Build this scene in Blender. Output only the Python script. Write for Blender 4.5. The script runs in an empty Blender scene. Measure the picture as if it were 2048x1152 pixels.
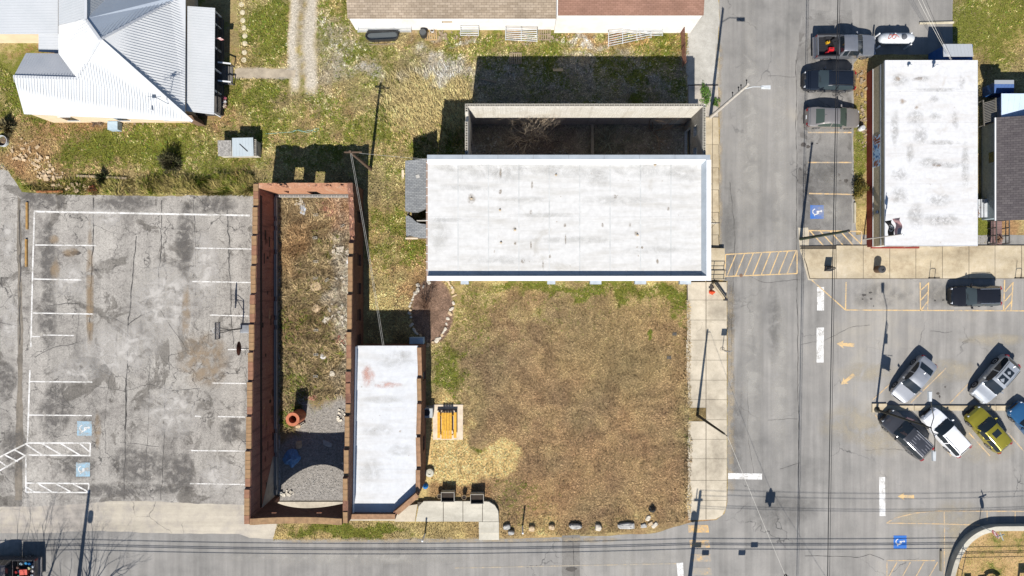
import bpy, bmesh, math, random
import numpy as np
from mathutils import Vector, Matrix
from mathutils.geometry import tessellate_polygon
random.seed(7)
RNG = np.random.default_rng(11)
SC = bpy.context.scene
COL = SC.collection
PI = math.pi

# ---------------------------------------------------------------- camera, sky, sun, exposure
CAMH, FPX = 63.6, 1400.0            # a drone 64 m up, looking straight down
cam_d = bpy.data.cameras.new('camera')
cam_d.sensor_width = 36.0
cam_d.lens = 36.0 * FPX / 2048.0
cam_d.clip_end = 3000
cam = bpy.data.objects.new('camera', cam_d)
COL.objects.link(cam)
cam.location = (0, 0, CAMH)
SC.camera = cam
SHX, SHY = 0.115, 0.96              # shadow shift per metre of height
EL = math.atan2(1.0, math.hypot(SHX, SHY))
AZ = math.atan2(-SHX, -SHY)         # clockwise from +Y (north)
w = bpy.data.worlds.new('World'); SC.world = w; w.use_nodes = True
nt = w.node_tree; nt.nodes.clear()
sky = nt.nodes.new('ShaderNodeTexSky'); sky.sky_type = 'NISHITA'; sky.sun_disc = False; sky.ozone_density = 4.0; sky.dust_density = 0.3
sky.sun_elevation = EL; sky.sun_rotation = AZ % (2 * PI)
bgn = nt.nodes.new('ShaderNodeBackground'); bgn.inputs[1].default_value = 0.07
wo = nt.nodes.new('ShaderNodeOutputWorld')
nt.links.new(sky.outputs[0], bgn.inputs[0]); nt.links.new(bgn.outputs[0], wo.inputs[0])
sun_d = bpy.data.lights.new('sun', 'SUN'); sun_d.energy = 5.0; sun_d.angle = math.radians(0.5)
sun_d.color = (1.0, 0.955, 0.89)
sun = bpy.data.objects.new('sun', sun_d); COL.objects.link(sun)
sun.rotation_euler = Vector((SHX, SHY, -1.0)).to_track_quat('-Z', 'Y').to_euler()
sun.location = (-10, -60, 80)
SC.view_settings.view_transform = 'Standard'
SC.view_settings.look = 'None'
SC.view_settings.exposure = 0.72
SC.view_settings.gamma = 1.0
SC.view_settings.use_curve_mapping = False
SC.cycles.max_bounces = 6
SC.cycles.diffuse_bounces = 3
SC.cycles.glossy_bounces = 2
SC.cycles.transmission_bounces = 3
GAIN = 1.5

def P(px, py, z=0.0):               # a point at height z that stands over photo pixel (px, py)
    k = (CAMH - z) / FPX
    return Vector(((px - 1024) * k, (576 - py) * k, z))
def G(px, py):
    k = CAMH / FPX
    return ((px - 1024) * k, (576 - py) * k)
MPX = CAMH / FPX                    # metres for one photo pixel on the ground

def C(r, g, b, s=1.0):              # albedo of a surface whose sunlit look is this sRGB
    f = lambda c: ((c / 255 + 0.055) / 1.055) ** 2.4 if c > 10 else c / 255 / 12.92
    return tuple(min(0.85, f(c) / GAIN * s) for c in (r, g, b)) + (1.0,)

# ---------------------------------------------------------------- noise for numpy
class VN:
    def __init__(s, seed): s.t = np.random.default_rng(seed).random((256, 256))
    def __call__(s, x, y):
        x = np.asarray(x, float); y = np.asarray(y, float)
        xi = np.floor(x).astype(int); yi = np.floor(y).astype(int)
        fx = x - xi; fy = y - yi
        fx = fx * fx * (3 - 2 * fx); fy = fy * fy * (3 - 2 * fy)
        a = s.t[xi & 255, yi & 255]; b = s.t[(xi + 1) & 255, yi & 255]
        c = s.t[xi & 255, (yi + 1) & 255]; d = s.t[(xi + 1) & 255, (yi + 1) & 255]
        return (a * (1 - fx) + b * fx) * (1 - fy) + (c * (1 - fx) + d * fx) * fy
    def f(s, x, y, o=4):
        r = 0; a = 0.5; k = 1.0; t = 0
        for i in range(o):
            r = r + a * s(x * k + 17 * i, y * k + 31 * i); t += a; a *= 0.5; k *= 2.03
        return r / t
vn1, vn2, vn3 = VN(1), VN(2), VN(3)

# ---------------------------------------------------------------- node materials
class NT:
    def __init__(s, name):
        s.m = bpy.data.materials.new(name); s.m.use_nodes = True
        s.t = s.m.node_tree; s.b = s.t.nodes['Principled BSDF']
        s.co = None
    def n(s, ty, **kw):
        o = s.t.nodes.new('ShaderNode' + ty)
        for k, v in kw.items(): setattr(o, k, v)
        return o
    def l(s, a, b): s.t.links.new(a, b)
    def coord(s):
        if s.co is None: s.co = s.n('TexCoord').outputs['Object']
        return s.co
    def mapped(s, sc=(1, 1, 1), rot=(0, 0, 0), loc=(0, 0, 0), src=None):
        m = s.n('Mapping'); m.inputs['Scale'].default_value = sc; m.inputs['Rotation'].default_value = rot
        m.inputs['Location'].default_value = loc
        s.l(src or s.coord(), m.inputs[0]); return m.outputs[0]
    def noise(s, scale, detail=4, rough=0.55, src=None, dist=0.0):
        o = s.n('TexNoise'); o.inputs['Scale'].default_value = scale; o.inputs['Detail'].default_value = detail
        o.inputs['Roughness'].default_value = rough; o.inputs['Distortion'].default_value = dist
        s.l(src or s.coord(), o.inputs['Vector']); return o.outputs['Fac']
    def ramp(s, fac, stops, interp='LINEAR'):
        o = s.n('ValToRGB'); cr = o.color_ramp; cr.interpolation = interp
        while len(cr.elements) < len(stops): cr.elements.new(0.5)
        for e, (p, c) in zip(cr.elements, stops):
            e.position = p; e.color = c if not isinstance(c, (int, float)) else (c, c, c, 1)
        s.l(fac, o.inputs[0]); return o.outputs[0]
    def mix(s, fac, a, b, mode='MIX'):
        o = s.n('Mix', data_type='RGBA', blend_type=mode)
        for v, i in ((fac, 0), (a, 6), (b, 7)):
            if isinstance(v, (int, float)): o.inputs[i].default_value = v
            elif isinstance(v, tuple): o.inputs[i].default_value = v
            else: s.l(v, o.inputs[i])
        return o.outputs[2]
    def math(s, op, a, b=0.0):
        o = s.n('Math', operation=op)
        for v, i in ((a, 0), (b, 1)):
            if isinstance(v, (int, float)): o.inputs[i].default_value = v
            else: s.l(v, o.inputs[i])
        return o.outputs[0]
    def bump(s, h, strength=0.3, dist=0.02):
        o = s.n('Bump'); o.inputs['Strength'].default_value = strength; o.inputs['Distance'].default_value = dist
        s.l(h, o.inputs['Height']); s.l(o.outputs[0], s.b.inputs['Normal']); return o
    def set(s, col=None, rough=0.8, metal=0.0, spec=0.3):
        if col is not None:
            if isinstance(col, tuple): s.b.inputs['Base Color'].default_value = col
            else: s.l(col, s.b.inputs['Base Color'])
        s.b.inputs['Roughness'].default_value = rough; s.b.inputs['Metallic'].default_value = metal
        s.b.inputs['Specular IOR Level'].default_value = spec
        return s.m

MATS = {}
def mat(name, col, rough=0.8, metal=0.0, var=0.25, scale=1.2, fine=25.0, bump=0.0, dirt=None, spec=0.3, coat=0.0):
    """a plain weathered surface: one colour, large and fine variation, optional dirt colour"""
    if name in MATS: return MATS[name]
    t = NT(name)
    a = t.noise(scale, 5, 0.6)
    lo = tuple(c * (1 - var) for c in col[:3]) + (1,); hi = tuple(min(0.9, c * (1 + var * 0.6)) for c in col[:3]) + (1,)
    c = t.ramp(a, [(0.3, lo), (0.7, hi)])
    f = t.noise(fine, 3, 0.6)
    c = t.mix(1.0, c, t.ramp(f, [(0.25, 1 - var * 0.6), (0.75, 1.0)]), 'MULTIPLY')
    if dirt:
        d = t.noise(scale * 0.7, 6, 0.7)
        c = t.mix(t.ramp(d, [(0.52, 0.0), (0.72, 0.75)]), c, dirt)
    if bump: t.bump(f, bump, 0.02)
    m = t.set(c, rough, metal, spec)
    if coat:
        t.b.inputs['Coat Weight'].default_value = coat; t.b.inputs['Coat Roughness'].default_value = 0.06
    MATS[name] = m
    return m

# ---------------------------------------------------------------- mesh building
class MB:
    def __init__(s): s.v = []; s.f = []
    def add(s, vs, fs):
        o = len(s.v); s.v.extend([tuple(p) for p in vs]); s.f.extend([tuple(i + o for i in f) for f in fs]); return s
    def hexa(s, p):                                  # 8 points: bottom 4 ccw, top 4 ccw
        return s.add(p, [(3, 2, 1, 0), (4, 5, 6, 7), (0, 1, 5, 4), (1, 2, 6, 5), (2, 3, 7, 6), (3, 0, 4, 7)])
    def box(s, x0, y0, z0, x1, y1, z1):
        return s.hexa([(x0, y0, z0), (x1, y0, z0), (x1, y1, z0), (x0, y1, z0), (x0, y0, z1), (x1, y0, z1), (x1, y1, z1), (x0, y1, z1)])
    def cbox(s, c, d, rz=0.0, M=None):
        R = M if M is not None else Matrix.Rotation(rz, 3, 'Z')
        hx, hy, hz = d[0] / 2, d[1] / 2, d[2] / 2
        pts = [(-hx, -hy, -hz), (hx, -hy, -hz), (hx, hy, -hz), (-hx, hy, -hz), (-hx, -hy, hz), (hx, -hy, hz), (hx, hy, hz), (-hx, hy, hz)]
        return s.hexa([tuple(R @ Vector(p) + Vector(c)) for p in pts])
    def bar(s, a, b, wd, ht, up=(0, 0, 1)):          # a beam from a to b
        a = Vector(a); b = Vector(b); d = (b - a).normalized(); u = Vector(up)
        if abs(d.dot(u)) > 0.98: u = Vector((0, 1, 0))
        r = d.cross(u).normalized() * wd / 2; u2 = r.cross(d).normalized() * ht / 2
        return s.hexa([a - r - u2, a + r - u2, b + r - u2, b - r - u2, a - r + u2, a + r + u2, b + r + u2, b - r + u2])
    def tube(s, path, r, n=8, cap=True):
        path = [Vector(p) for p in path]; rr = r if isinstance(r, (list, tuple)) else [r] * len(path)
        o = len(s.v); u = None
        for i, p in enumerate(path):
            d = (path[min(i + 1, len(path) - 1)] - path[max(i - 1, 0)])
            d = d.normalized() if d.length > 1e-9 else Vector((0, 0, 1))
            if u is None:
                u = d.orthogonal().normalized()
            u = (u - d * u.dot(d)); u = u.normalized() if u.length > 1e-6 else d.orthogonal().normalized()
            q = d.cross(u)
            for k in range(n):
                a = 2 * PI * k / n; s.v.append(tuple(p + (u * math.cos(a) + q * math.sin(a)) * rr[i]))
        for i in range(len(path) - 1):
            for k in range(n):
                a = o + i * n + k; b = o + i * n + (k + 1) % n
                s.f.append((a, b, b + n, a + n))
        if cap:
            s.f.append(tuple(o + k for k in reversed(range(n)))); e = o + (len(path) - 1) * n; s.f.append(tuple(e + k for k in range(n)))
        return s
    def lathe(s, c, prof, n=20, cap0=True, cap1=True):  # prof: (r, z)
        o = len(s.v)
        for r, z in prof:
            for k in range(n):
                a = 2 * PI * k / n; s.v.append((c[0] + r * math.cos(a), c[1] + r * math.sin(a), c[2] + z))
        for i in range(len(prof) - 1):
            for k in range(n):
                a = o + i * n + k; b = o + i * n + (k + 1) % n; s.f.append((a, b, b + n, a + n))
        if cap0: s.f.append(tuple(o + k for k in reversed(range(n))))
        if cap1: e = o + (len(prof) - 1) * n; s.f.append(tuple(e + k for k in range(n)))
        return s
    def prism(s, poly, z0, z1):                      # poly: world xy, ccw or cw, may be concave; z1 a number or a function
        n = len(poly)
        if sum(poly[i][0] * poly[(i + 1) % n][1] - poly[(i + 1) % n][0] * poly[i][1] for i in range(n)) < 0: poly = poly[::-1]
        zt = z1 if callable(z1) else (lambda x, y: z1)
        tr = tessellate_polygon([[Vector((p[0], p[1], 0)) for p in poly]])
        vs = [(p[0], p[1], z0) for p in poly] + [(p[0], p[1], zt(p[0], p[1])) for p in poly]
        fs = []
        for t in tr:
            a, b, c = [Vector(poly[i]) for i in t]
            if (b[0] - a[0]) * (c[1] - a[1]) - (b[1] - a[1]) * (c[0] - a[0]) < 0: t = t[::-1]
            fs.append(tuple(i + n for i in t)); fs.append(tuple(reversed(t)))
        fs += [(i, (i + 1) % n, (i + 1) % n + n, i + n) for i in range(n)]
        return s.add(vs, fs)
    def sheet(s, poly, z):
        n = len(poly)
        tr = tessellate_polygon([[Vector((p[0], p[1], 0)) for p in poly]]); fs = []
        for t in tr:
            a, b, c = [poly[i] for i in t]
            if (b[0] - a[0]) * (c[1] - a[1]) - (b[1] - a[1]) * (c[0] - a[0]) < 0: t = t[::-1]
            fs.append(tuple(t))
        return s.add([(p[0], p[1], z) for p in poly], fs)
    def mesh(s, name, origin=(0, 0, 0), smooth=False):
        me = bpy.data.meshes.new(name)
        ox, oy, oz = origin
        me.from_pydata([(x - ox, y - oy, z - oz) for x, y, z in s.v], [], s.f)
        if smooth:
            me.polygons.foreach_set('use_smooth', [True] * len(me.polygons)); me.set_sharp_from_angle(angle=math.radians(smooth if smooth > 1 else 40))
        me.update(); return me

def obj(name, me, m=None, parent=None):
    o = bpy.data.objects.new(name, me); COL.objects.link(o)
    if m is not None and me is not None and not len(me.materials): me.materials.append(m)
    if parent is not None: o.parent = parent
    return o
def tag(o, label=None, cat=None, group=None, kind=None):
    if label: o['label'] = label
    if cat: o['category'] = cat
    if group: o['group'] = group
    if kind: o['kind'] = kind
    return o
def thing(name, label, cat, loc=(0, 0, 0), rz=0.0, group=None):
    o = obj(name, None); o.location = loc; o.rotation_euler = (0, 0, rz)
    return tag(o, label, cat, group)
def part(name, mb, m, parent, smooth=False, world=True):
    og = parent.location if world else (0, 0, 0)
    if world and parent.parent is not None: og = Vector(parent.location) + Vector(parent.parent.location)
    return obj(name, mb.mesh(name, og, smooth), m, parent)
def single(name, mb, m, label, cat, loc=(0, 0, 0), group=None, smooth=False):
    o = obj(name, mb.mesh(name, loc, smooth), m); o.location = loc
    return tag(o, label, cat, group)
def struct(name, mb, m, kind='structure', label=None):
    o = obj(name, mb.mesh(name), m); tag(o, label, None, None, kind); return o
def copy_tree(o, parent=None):
    c = o.copy(); COL.objects.link(c); c.parent = parent
    for ch in list(o.children): copy_tree(ch, c)
    return c

def gp(pts): return [G(*p) for p in pts]
def ragged(pts, step=9, amp=2.2, seed=0, closed=True):   # photo-pixel outline with a broken edge
    out = []; n = len(pts)
    for i in range(n if closed else n - 1):
        a = np.array(pts[i], float); b = np.array(pts[(i + 1) % n], float); L = np.hypot(*(b - a)); k = max(1, int(L / step))
        if L > 4000: k = 1
        nr = np.array([-(b - a)[1], (b - a)[0]]) / max(L, 1e-6)
        for j in range(k):
            p = a + (b - a) * j / k
            d = (vn1.f(p[0] * 0.05 + seed, p[1] * 0.05, 4) - 0.5) * 4 * amp if j else 0
            out.append(tuple(p + nr * d))
    return out
# ---------------------------------------------------------------- the ground: colour fields over the lawns, yards and dirt
def lin3(r, g, b): return np.array(C(r, g, b)[:3])
DRY, GRN, BRN, STR, GRV, DRT, SOIL, MUL = (lin3(188, 169, 118), lin3(104, 120, 44), lin3(170, 141, 107), lin3(246, 212, 146),
    lin3(206, 198, 182), lin3(182, 144, 104), lin3(104, 84, 72), lin3(150, 124, 106))
def ell(px, py, cx, cy, rx, ry, soft=0.5):
    d = np.sqrt(((px - cx) / rx) ** 2 + ((py - cy) / ry) ** 2)
    return np.clip((1 + soft * 0.5 - d) / soft, 0, 1)
def rect(px, py, x0, y0, x1, y1, s=8):
    a = np.clip((px - x0) / s + .5, 0, 1) * np.clip((x1 - px) / s + .5, 0, 1)
    return a * np.clip((py - y0) / s + .5, 0, 1) * np.clip((y1 - py) / s + .5, 0, 1)
GREENS = [(60, 170, 80, 100, .95), (250, 295, 220, 55, .95), (420, 330, 130, 60, .75), (120, 330, 70, 30, .4), (540, 60, 45, 70, .95), (530, 205, 55, 45, .9), (690, 60, 60, 90, .6),
    (600, 310, 70, 50, .45), (500, 300, 60, 60, .5), (640, 240, 90, 60, .3), (720, 330, 60, 70, .5), (790, 300, 50, 60, .55), (785, 420, 50, 80, .45), (775, 560, 40, 60, .4), (750, 250, 50, 60, .3), (880, 105, 230, 30, .45),
    (1150, 578, 260, 22, .85), (950, 620, 70, 90, .55), (905, 740, 45, 70, .8), (1345, 590, 40, 30, .95), (1290, 649, 9, 8, 1.3), (1040, 1000, 60, 45, .5), (1120, 1050, 200, 22, .35), (960, 905, 26, 22, .9), (900, 940, 30, 25, .7),
    (690, 1062, 150, 18, 1.1), (900, 1060, 60, 14, .25), (1720, 300, 20, 130, .8), (1725, 130, 20, 30, .4), (1990, 50, 140, 90, .85), (1970, 465, 22, 20, 1.1), (1955, 330, 10, 140, .8), (1250, 95, 120, 14, .3), (840, 490, 16, 12, 1.1), (1390, 830, 14, 14, .4),
    (1380, 910, 10, 40, .5), (1375, 620, 10, 60, .5), (620, 700, 70, 260, .42), (590, 800, 30, 60, .7), (660, 480, 40, 30, .5), (580, 640, 20, 60, .6), (590, 460, 30, 40, .3), (450, 400, 60, 20, .6), (1150, 165, 210, 40, .35), (960, 190, 60, 60, .6)]
def field(px, py):
    px = np.asarray(px, float); py = np.asarray(py, float)
    wx = (vn1.f(px * .025, py * .025, 5) - .5) * 100; wy = (vn2.f(px * .025, py * .025, 5) - .5) * 100
    qx, qy = px + wx, py + wy
    n = vn3.f(px * .03, py * .03, 4); n2 = vn2.f(px * .11 + 9, py * .11, 3)
    big = vn2.f(px * .011 + 3, py * .011 + 8, 4); mid = vn1.f(px * .04 + 1, py * .04, 3)
    col = DRY[None] * (0.55 + 0.5 * n[:, None] + .5 * mid[:, None])
    def put(m, c, j=0.25):
        nonlocal col
        m = np.clip(m, 0, 1)[:, None]
        col = col * (1 - m) + m * c[None] * (1 - j / 2 + j * n2[:, None])
    # dormant brown lawn in the middle
    put(rect(qx, qy, 930, 600, 1390, 1065, 90) * 0.85, BRN)
    col = col * (.72 + .56 * big[:, None]) * (.8 + .4 * mid[:, None])
    col = col * (1 + (np.stack([big - .5, (mid - .5) * .6, .5 - big], 1)) * .18)
    put(ell(qx, qy, 1240, 700, 120, 90, .8) * .4, DRY * .8)
    put(ell(qx, qy, 880, 205, 90, 80, .8) * .7, DRY * 1.12)              # the tall pale grass
    # straw by the table
    sx, sy = px + wx * .5, py + wy * .5
    straw = np.maximum(ell(sx, sy, 895, 890, 48, 105, .25), np.maximum(ell(sx, sy, 1005, 920, 46, 42, .25), ell(sx, sy, 920, 935, 60, 38, .35)))
    put(straw * (0.8 + .5 * n2), STR)
    put(rect(sx, sy, 855, 965, 985, 1000, 8) * .8, DRT * .8)
    # bare dirt
    for cx, cy, rx, ry, k in ((70, 310, 80, 60, .8), (230, 335, 60, 20, .4), (130, 245, 120, 14, .9), (300, 245, 90, 7, .9), (420, 245, 60, 14, .8), (455, 200, 14, 40, .7), (470, 330, 30, 12, .7), (470, 110, 18, 60, .5), (535, 225, 10, 8, .8), (745, 480, 20, 60, .3),
                              (830, 510, 30, 60, .7), (840, 560, 60, 16, .6), (1120, 75, 330, 16, .6), (1215, 68, 22, 12, .9), (660, 225, 50, 40, .3), (1380, 1040, 30, 18, .9), (80, 90, 60, 8, .8), (0, 120, 8, 10, .8), (690, 255, 8, 60, .5), (1720, 180, 14, 60, .6), (1960, 430, 14, 40, .8), (2030, 460, 22, 30, .9)):
        put(ell(qx, qy, cx, cy, rx, ry, .8) * k * (.5 + n), DRT)
    # pale gravel tracks and patches
    rx_ = px + (vn1(px * .0 + 3, py * .012) - .5) * 8 + (vn2.f(px * .08, py * .08, 3) - .5) * 9
    tr = np.maximum(np.clip(1.5 - np.abs(rx_ - 588) / 8, 0, 1), np.clip(1.7 - np.abs(rx_ - 621) / 9, 0, 1)) * np.clip((195 - py + wy * .4) / 30, 0, 1)
    put(tr, GRV * 1.35)
    put(np.clip(1.2 - np.abs(rx_ - 604) / 24, 0, 1) * np.clip((190 - py) / 40, 0, 1) * .55 * (n2 > .45), GRV * .8)
    for cx, cy, rx, ry, k in ((640, 100, 40, 110, .35), (735, 130, 26, 18, 1), (700, 95, 50, 40, .5), (880, 125, 60, 20, .8), (920, 140, 50, 12, .9), (1130, 80, 80, 9, .9), (1180, 108, 60, 10, .6), (915, 72, 60, 8, .8), (1300, 160, 40, 30, .7), (1100, 150, 160, 20, .5)):
        put(ell(qx, qy, cx, cy, rx, ry, .7) * k * (.35 + 1.2 * n2), GRV)
    put(rect(px + wx * .1, py + wy * .12, 470, 137, 590, 157, 6), GRV * .85)           # path to the porch
    # inside the ruins
    inC = rect(px, py, 547, 382, 727, 1003, 3)
    put(inC * .85, lin3(158, 138, 106), .7)
    put(inC * ell(qx, qy, 575, 500, 30, 60, .8) * .7, lin3(184, 150, 108)); put(inC * ell(qx, qy, 590, 650, 40, 50, .8) * .6, lin3(120, 96, 66))
    put(inC * ell(qx, qy, 600, 460, 36, 36, .9) * .6, lin3(140, 108, 76)); put(inC * ell(qx, qy, 690, 420, 26, 30, .8) * .6, lin3(196, 150, 118))
    put(inC * ell(qx, qy, 690, 600, 26, 160, .8) * .5 * (.4 + n2), lin3(214, 206, 192))
    put(inC * np.clip((py + wy * .6 - 800) / 20, 0, 1) * np.clip((px + wx * .3 - 588 + np.clip(py - 860, 0, 60)) / 14, 0, 1), lin3(172, 168, 162), .3)
    inF = rect(px, py, 939, 243, 1374, 341, 3)
    put(inF, lin3(176, 166, 152), .6); put(inF * ell(qx, qy, 1090, 300, 60, 50, .8) * .5, lin3(136, 108, 96)); put(inF * ell(qx, qy, 1225, 285, 34, 34, .8) * .5, lin3(80, 88, 64))
    put(rect(px, py, 950, 110, 1375, 243, 20) * .55, lin3(170, 166, 158), .5)
    # mulch bed in its ring of stones
    put(ell(px, py, 865, 622, 42, 66, .06), MUL, .7)
    g = np.zeros_like(px)
    for cx, cy, rx, ry, k in GREENS: g = np.maximum(g, k * ell(qx, qy, cx, cy, rx, ry, 1.0))
    yardm = np.clip((570 - py) / 40, 0, 1) * np.clip((1380 - px) / 10, 0, 1) * (1 - inC) * (1 - inF * .6)
    g = np.maximum(g, yardm * (.42 + .9 * np.clip(big - .36, 0, 1) + .8 * (mid - .5)))
    lawnm = rect(px, py, 860, 560, 1380, 1060, 10); g = np.maximum(g, lawnm * (np.clip((760 - py) / 200, 0, 1) * .38 + .04 + .45 * np.clip(mid - .45, 0, 1)))
    g = g * (1 - .75 * np.clip(ell(qx, qy, 880, 205, 80, 70, .8) + ell(qx, qy, 70, 310, 60, 45, .8) * .8 + rect(px, py, 470, 137, 590, 157, 6), 0, 1))
    g *= 1 - np.clip(straw * .5 + ell(px, py, 865, 622, 42, 66, .06) + tr + inF * .8, 0, 1)
    return col, np.clip(g, 0, 1.2)
def green_mask(px, py, g):
    n = vn1.f(px * .16 + 5, py * .16, 3) * .6 + vn3(px * .5, py * .5) * .4
    return np.clip((n + g * .55 - 0.80) / .12, 0, 1) * np.clip(g * 2.5, 0, 1)

def big_mesh(name, v, f4=None, f3=None):
    me = bpy.data.meshes.new(name); v = np.asarray(v, np.float32)
    me.vertices.add(len(v)); me.vertices.foreach_set('co', v.ravel())
    loops = []; tot = []
    if f4 is not None: loops.append(np.asarray(f4, np.int32).ravel()); tot.append(np.full(len(f4), 4))
    if f3 is not None: loops.append(np.asarray(f3, np.int32).ravel()); tot.append(np.full(len(f3), 3))
    loops = np.concatenate(loops); tot = np.concatenate(tot)
    me.loops.add(len(loops)); me.loops.foreach_set('vertex_index', loops.astype(np.int32))
    me.polygons.add(len(tot)); st = np.concatenate([[0], np.cumsum(tot)[:-1]])
    me.polygons.foreach_set('loop_start', st.astype(np.int32))
    me.update(calc_edges=True); return me
def colour_attr(me, name, rgb):
    a = me.color_attributes.new(name, 'FLOAT_COLOR', 'POINT')
    a.data.foreach_set('color', np.concatenate([rgb, np.ones((len(rgb), 1))], 1).astype(np.float32).ravel())

gx = np.arange(-100, 2150, 4.0); gy = np.arange(-100, 1260, 4.0)
X, Y = np.meshgrid(gx, gy); px, py = X.ravel(), Y.ravel()
colr, grn = field(px, py)
gv = np.stack([(px - 1024) * MPX, (576 - py) * MPX, np.zeros_like(px)], 1)
nx, ny = len(gx), len(gy)
idx = np.arange(nx * ny).reshape(ny, nx)
fq = np.stack([idx[1:, :-1], idx[1:, 1:], idx[:-1, 1:], idx[:-1, :-1]], -1).reshape(-1, 4)
# outer ring to the horizon
R = 900.0; b0 = len(gv)
cor = [idx[0, 0], idx[0, -1], idx[-1, -1], idx[-1, 0]]
gv = np.concatenate([gv, [[-R, R, 0], [R, R, 0], [R, -R, 0], [-R, -R, 0]]])
ring = [[cor[0], cor[1], b0 + 1, b0], [cor[1], cor[2], b0 + 2, b0 + 1], [cor[2], cor[3], b0 + 3, b0 + 2], [cor[3], cor[0], b0, b0 + 3]]
colr = np.concatenate([colr, np.tile(DRY[None] * .8, (4, 1))]); grn = np.concatenate([grn, [.75] * 4])
me = big_mesh('ground', gv, np.concatenate([fq, np.array(ring)]))
colour_attr(me, 'Col', colr); colour_attr(me, 'Grn', np.stack([grn] * 3, 1))
t = NT('ground_earth')
ca = t.mix(1.0, t.n('Attribute', attribute_name='Col').outputs['Color'], (.84, .82, .80, 1), 'MULTIPLY'); ga = t.n('Attribute', attribute_name='Grn').outputs['Fac']
f1 = t.noise(5.0, 5, .7); f2 = t.noise(16.0, 3, .7); f3 = t.noise(2.2, 4, .6, dist=.4)
c = t.mix(1.0, ca, t.ramp(f1, [(.28, .55), (.5, 1.0), (.72, 1.45)]), 'MULTIPLY')
c = t.mix(1.0, c, t.ramp(f2, [(.3, .55), (.5, 1.0), (.7, 1.4)]), 'MULTIPLY')
gm = t.math('ADD', t.math('MULTIPLY', f1, .55), t.math('MULTIPLY', f3, .45))
gm = t.math('ADD', gm, t.math('MULTIPLY', ga, .5))
gm = t.ramp(gm, [(.73, 0.0), (.9, .9)])
gcol = t.ramp(f2, [(.3, C(44, 54, 16)), (.5, C(108, 116, 40)), (.72, C(176, 172, 80))])
gm2 = t.math('MULTIPLY', gm, t.ramp(ga, [(.05, 0.0), (.3, 1.0)]))
c = t.mix(gm2, c, gcol)
t.bump(t.math('ADD', f1, t.math('MULTIPLY', f2, .6)), 1.0, .09)
ground_mat = t.set(c, .95, 0, .1)
g_ob = obj('ground', me, ground_mat); tag(g_ob, None, None, None, 'structure')

# grass blades with the colour of the ground they grow from
t = NT('grass_blade'); t.set(t.n('Attribute', attribute_name='Col').outputs['Color'], .8, 0, .15)
grass_mat = t.m
def blades(name, label, px, py, h, wd, bright=(.55, 1.5), lean=0.9, tint=None, z0=0.0, swirl=None, gk=1.0):
    n = len(px); c, g = field(px, py); gm = green_mask(px, py, g * gk)
    rnd = RNG.uniform(*bright, n)
    c = c * rnd[:, None]
    gv_ = RNG.uniform(.25, 1.5, n); gc = np.stack([gv_ * RNG.uniform(.11, .19, n), gv_ * RNG.uniform(.145, .20, n), gv_ * RNG.uniform(.014, .04, n)], 1)
    c = c * (1 - gm[:, None]) + gc * gm[:, None]
    if tint is not None: c = c * np.array(tint)[None]
    x = (px - 1024) * MPX; y = (576 - py) * MPX
    a = vn1.f(px * .03 + 40, py * .03, 2) * 4 * PI + RNG.normal(0, .8, n) if swirl is None else swirl + RNG.normal(0, .7, n)
    hh = RNG.uniform(h[0], h[1], n); ln = hh * RNG.uniform(.2, 1.0, n) * lean * 1.6
    ww = RNG.uniform(wd[0], wd[1], n) * .5
    dx, dy = np.cos(a), np.sin(a)
    v = np.empty((n, 3, 3)); z = np.full(n, z0)
    v[:, 0] = np.stack([x - dy * ww, y + dx * ww, z], 1); v[:, 1] = np.stack([x + dy * ww, y - dx * ww, z], 1)
    v[:, 2] = np.stack([x + dx * ln, y + dy * ln, z + hh], 1)
    me = big_mesh(name, v.reshape(-1, 3), None, np.arange(3 * n).reshape(-1, 3))
    colour_attr(me, 'Col', np.repeat(np.clip(c, 0, .6), 3, 0))
    o = obj(name, me, grass_mat); return tag(o, label, 'grass', None, 'stuff')
def inpoly(px, py, poly):
    r = np.zeros(len(px), bool); n = len(poly); j = n - 1
    for i in range(n):
        xi, yi = poly[i]; xj, yj = poly[j]
        with np.errstate(divide='ignore', invalid='ignore'):
            m = ((yi > py) != (yj > py)) & (px < (xj - xi) * (py - yi) / (yj - yi + 1e-9) + xi)
        r ^= m; j = i
    return r
def scatter(poly, per_m2, holes=()):
    a = np.array(poly); x0, y0 = a.min(0); x1, y1 = a.max(0)
    n = int((x1 - x0) * (y1 - y0) * MPX * MPX * per_m2)
    px = RNG.uniform(x0, x1, n); py = RNG.uniform(y0, y1, n); k = inpoly(px, py, poly)
    for h in holes: k &= ~inpoly(px, py, h)
    return px[k], py[k]

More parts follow.
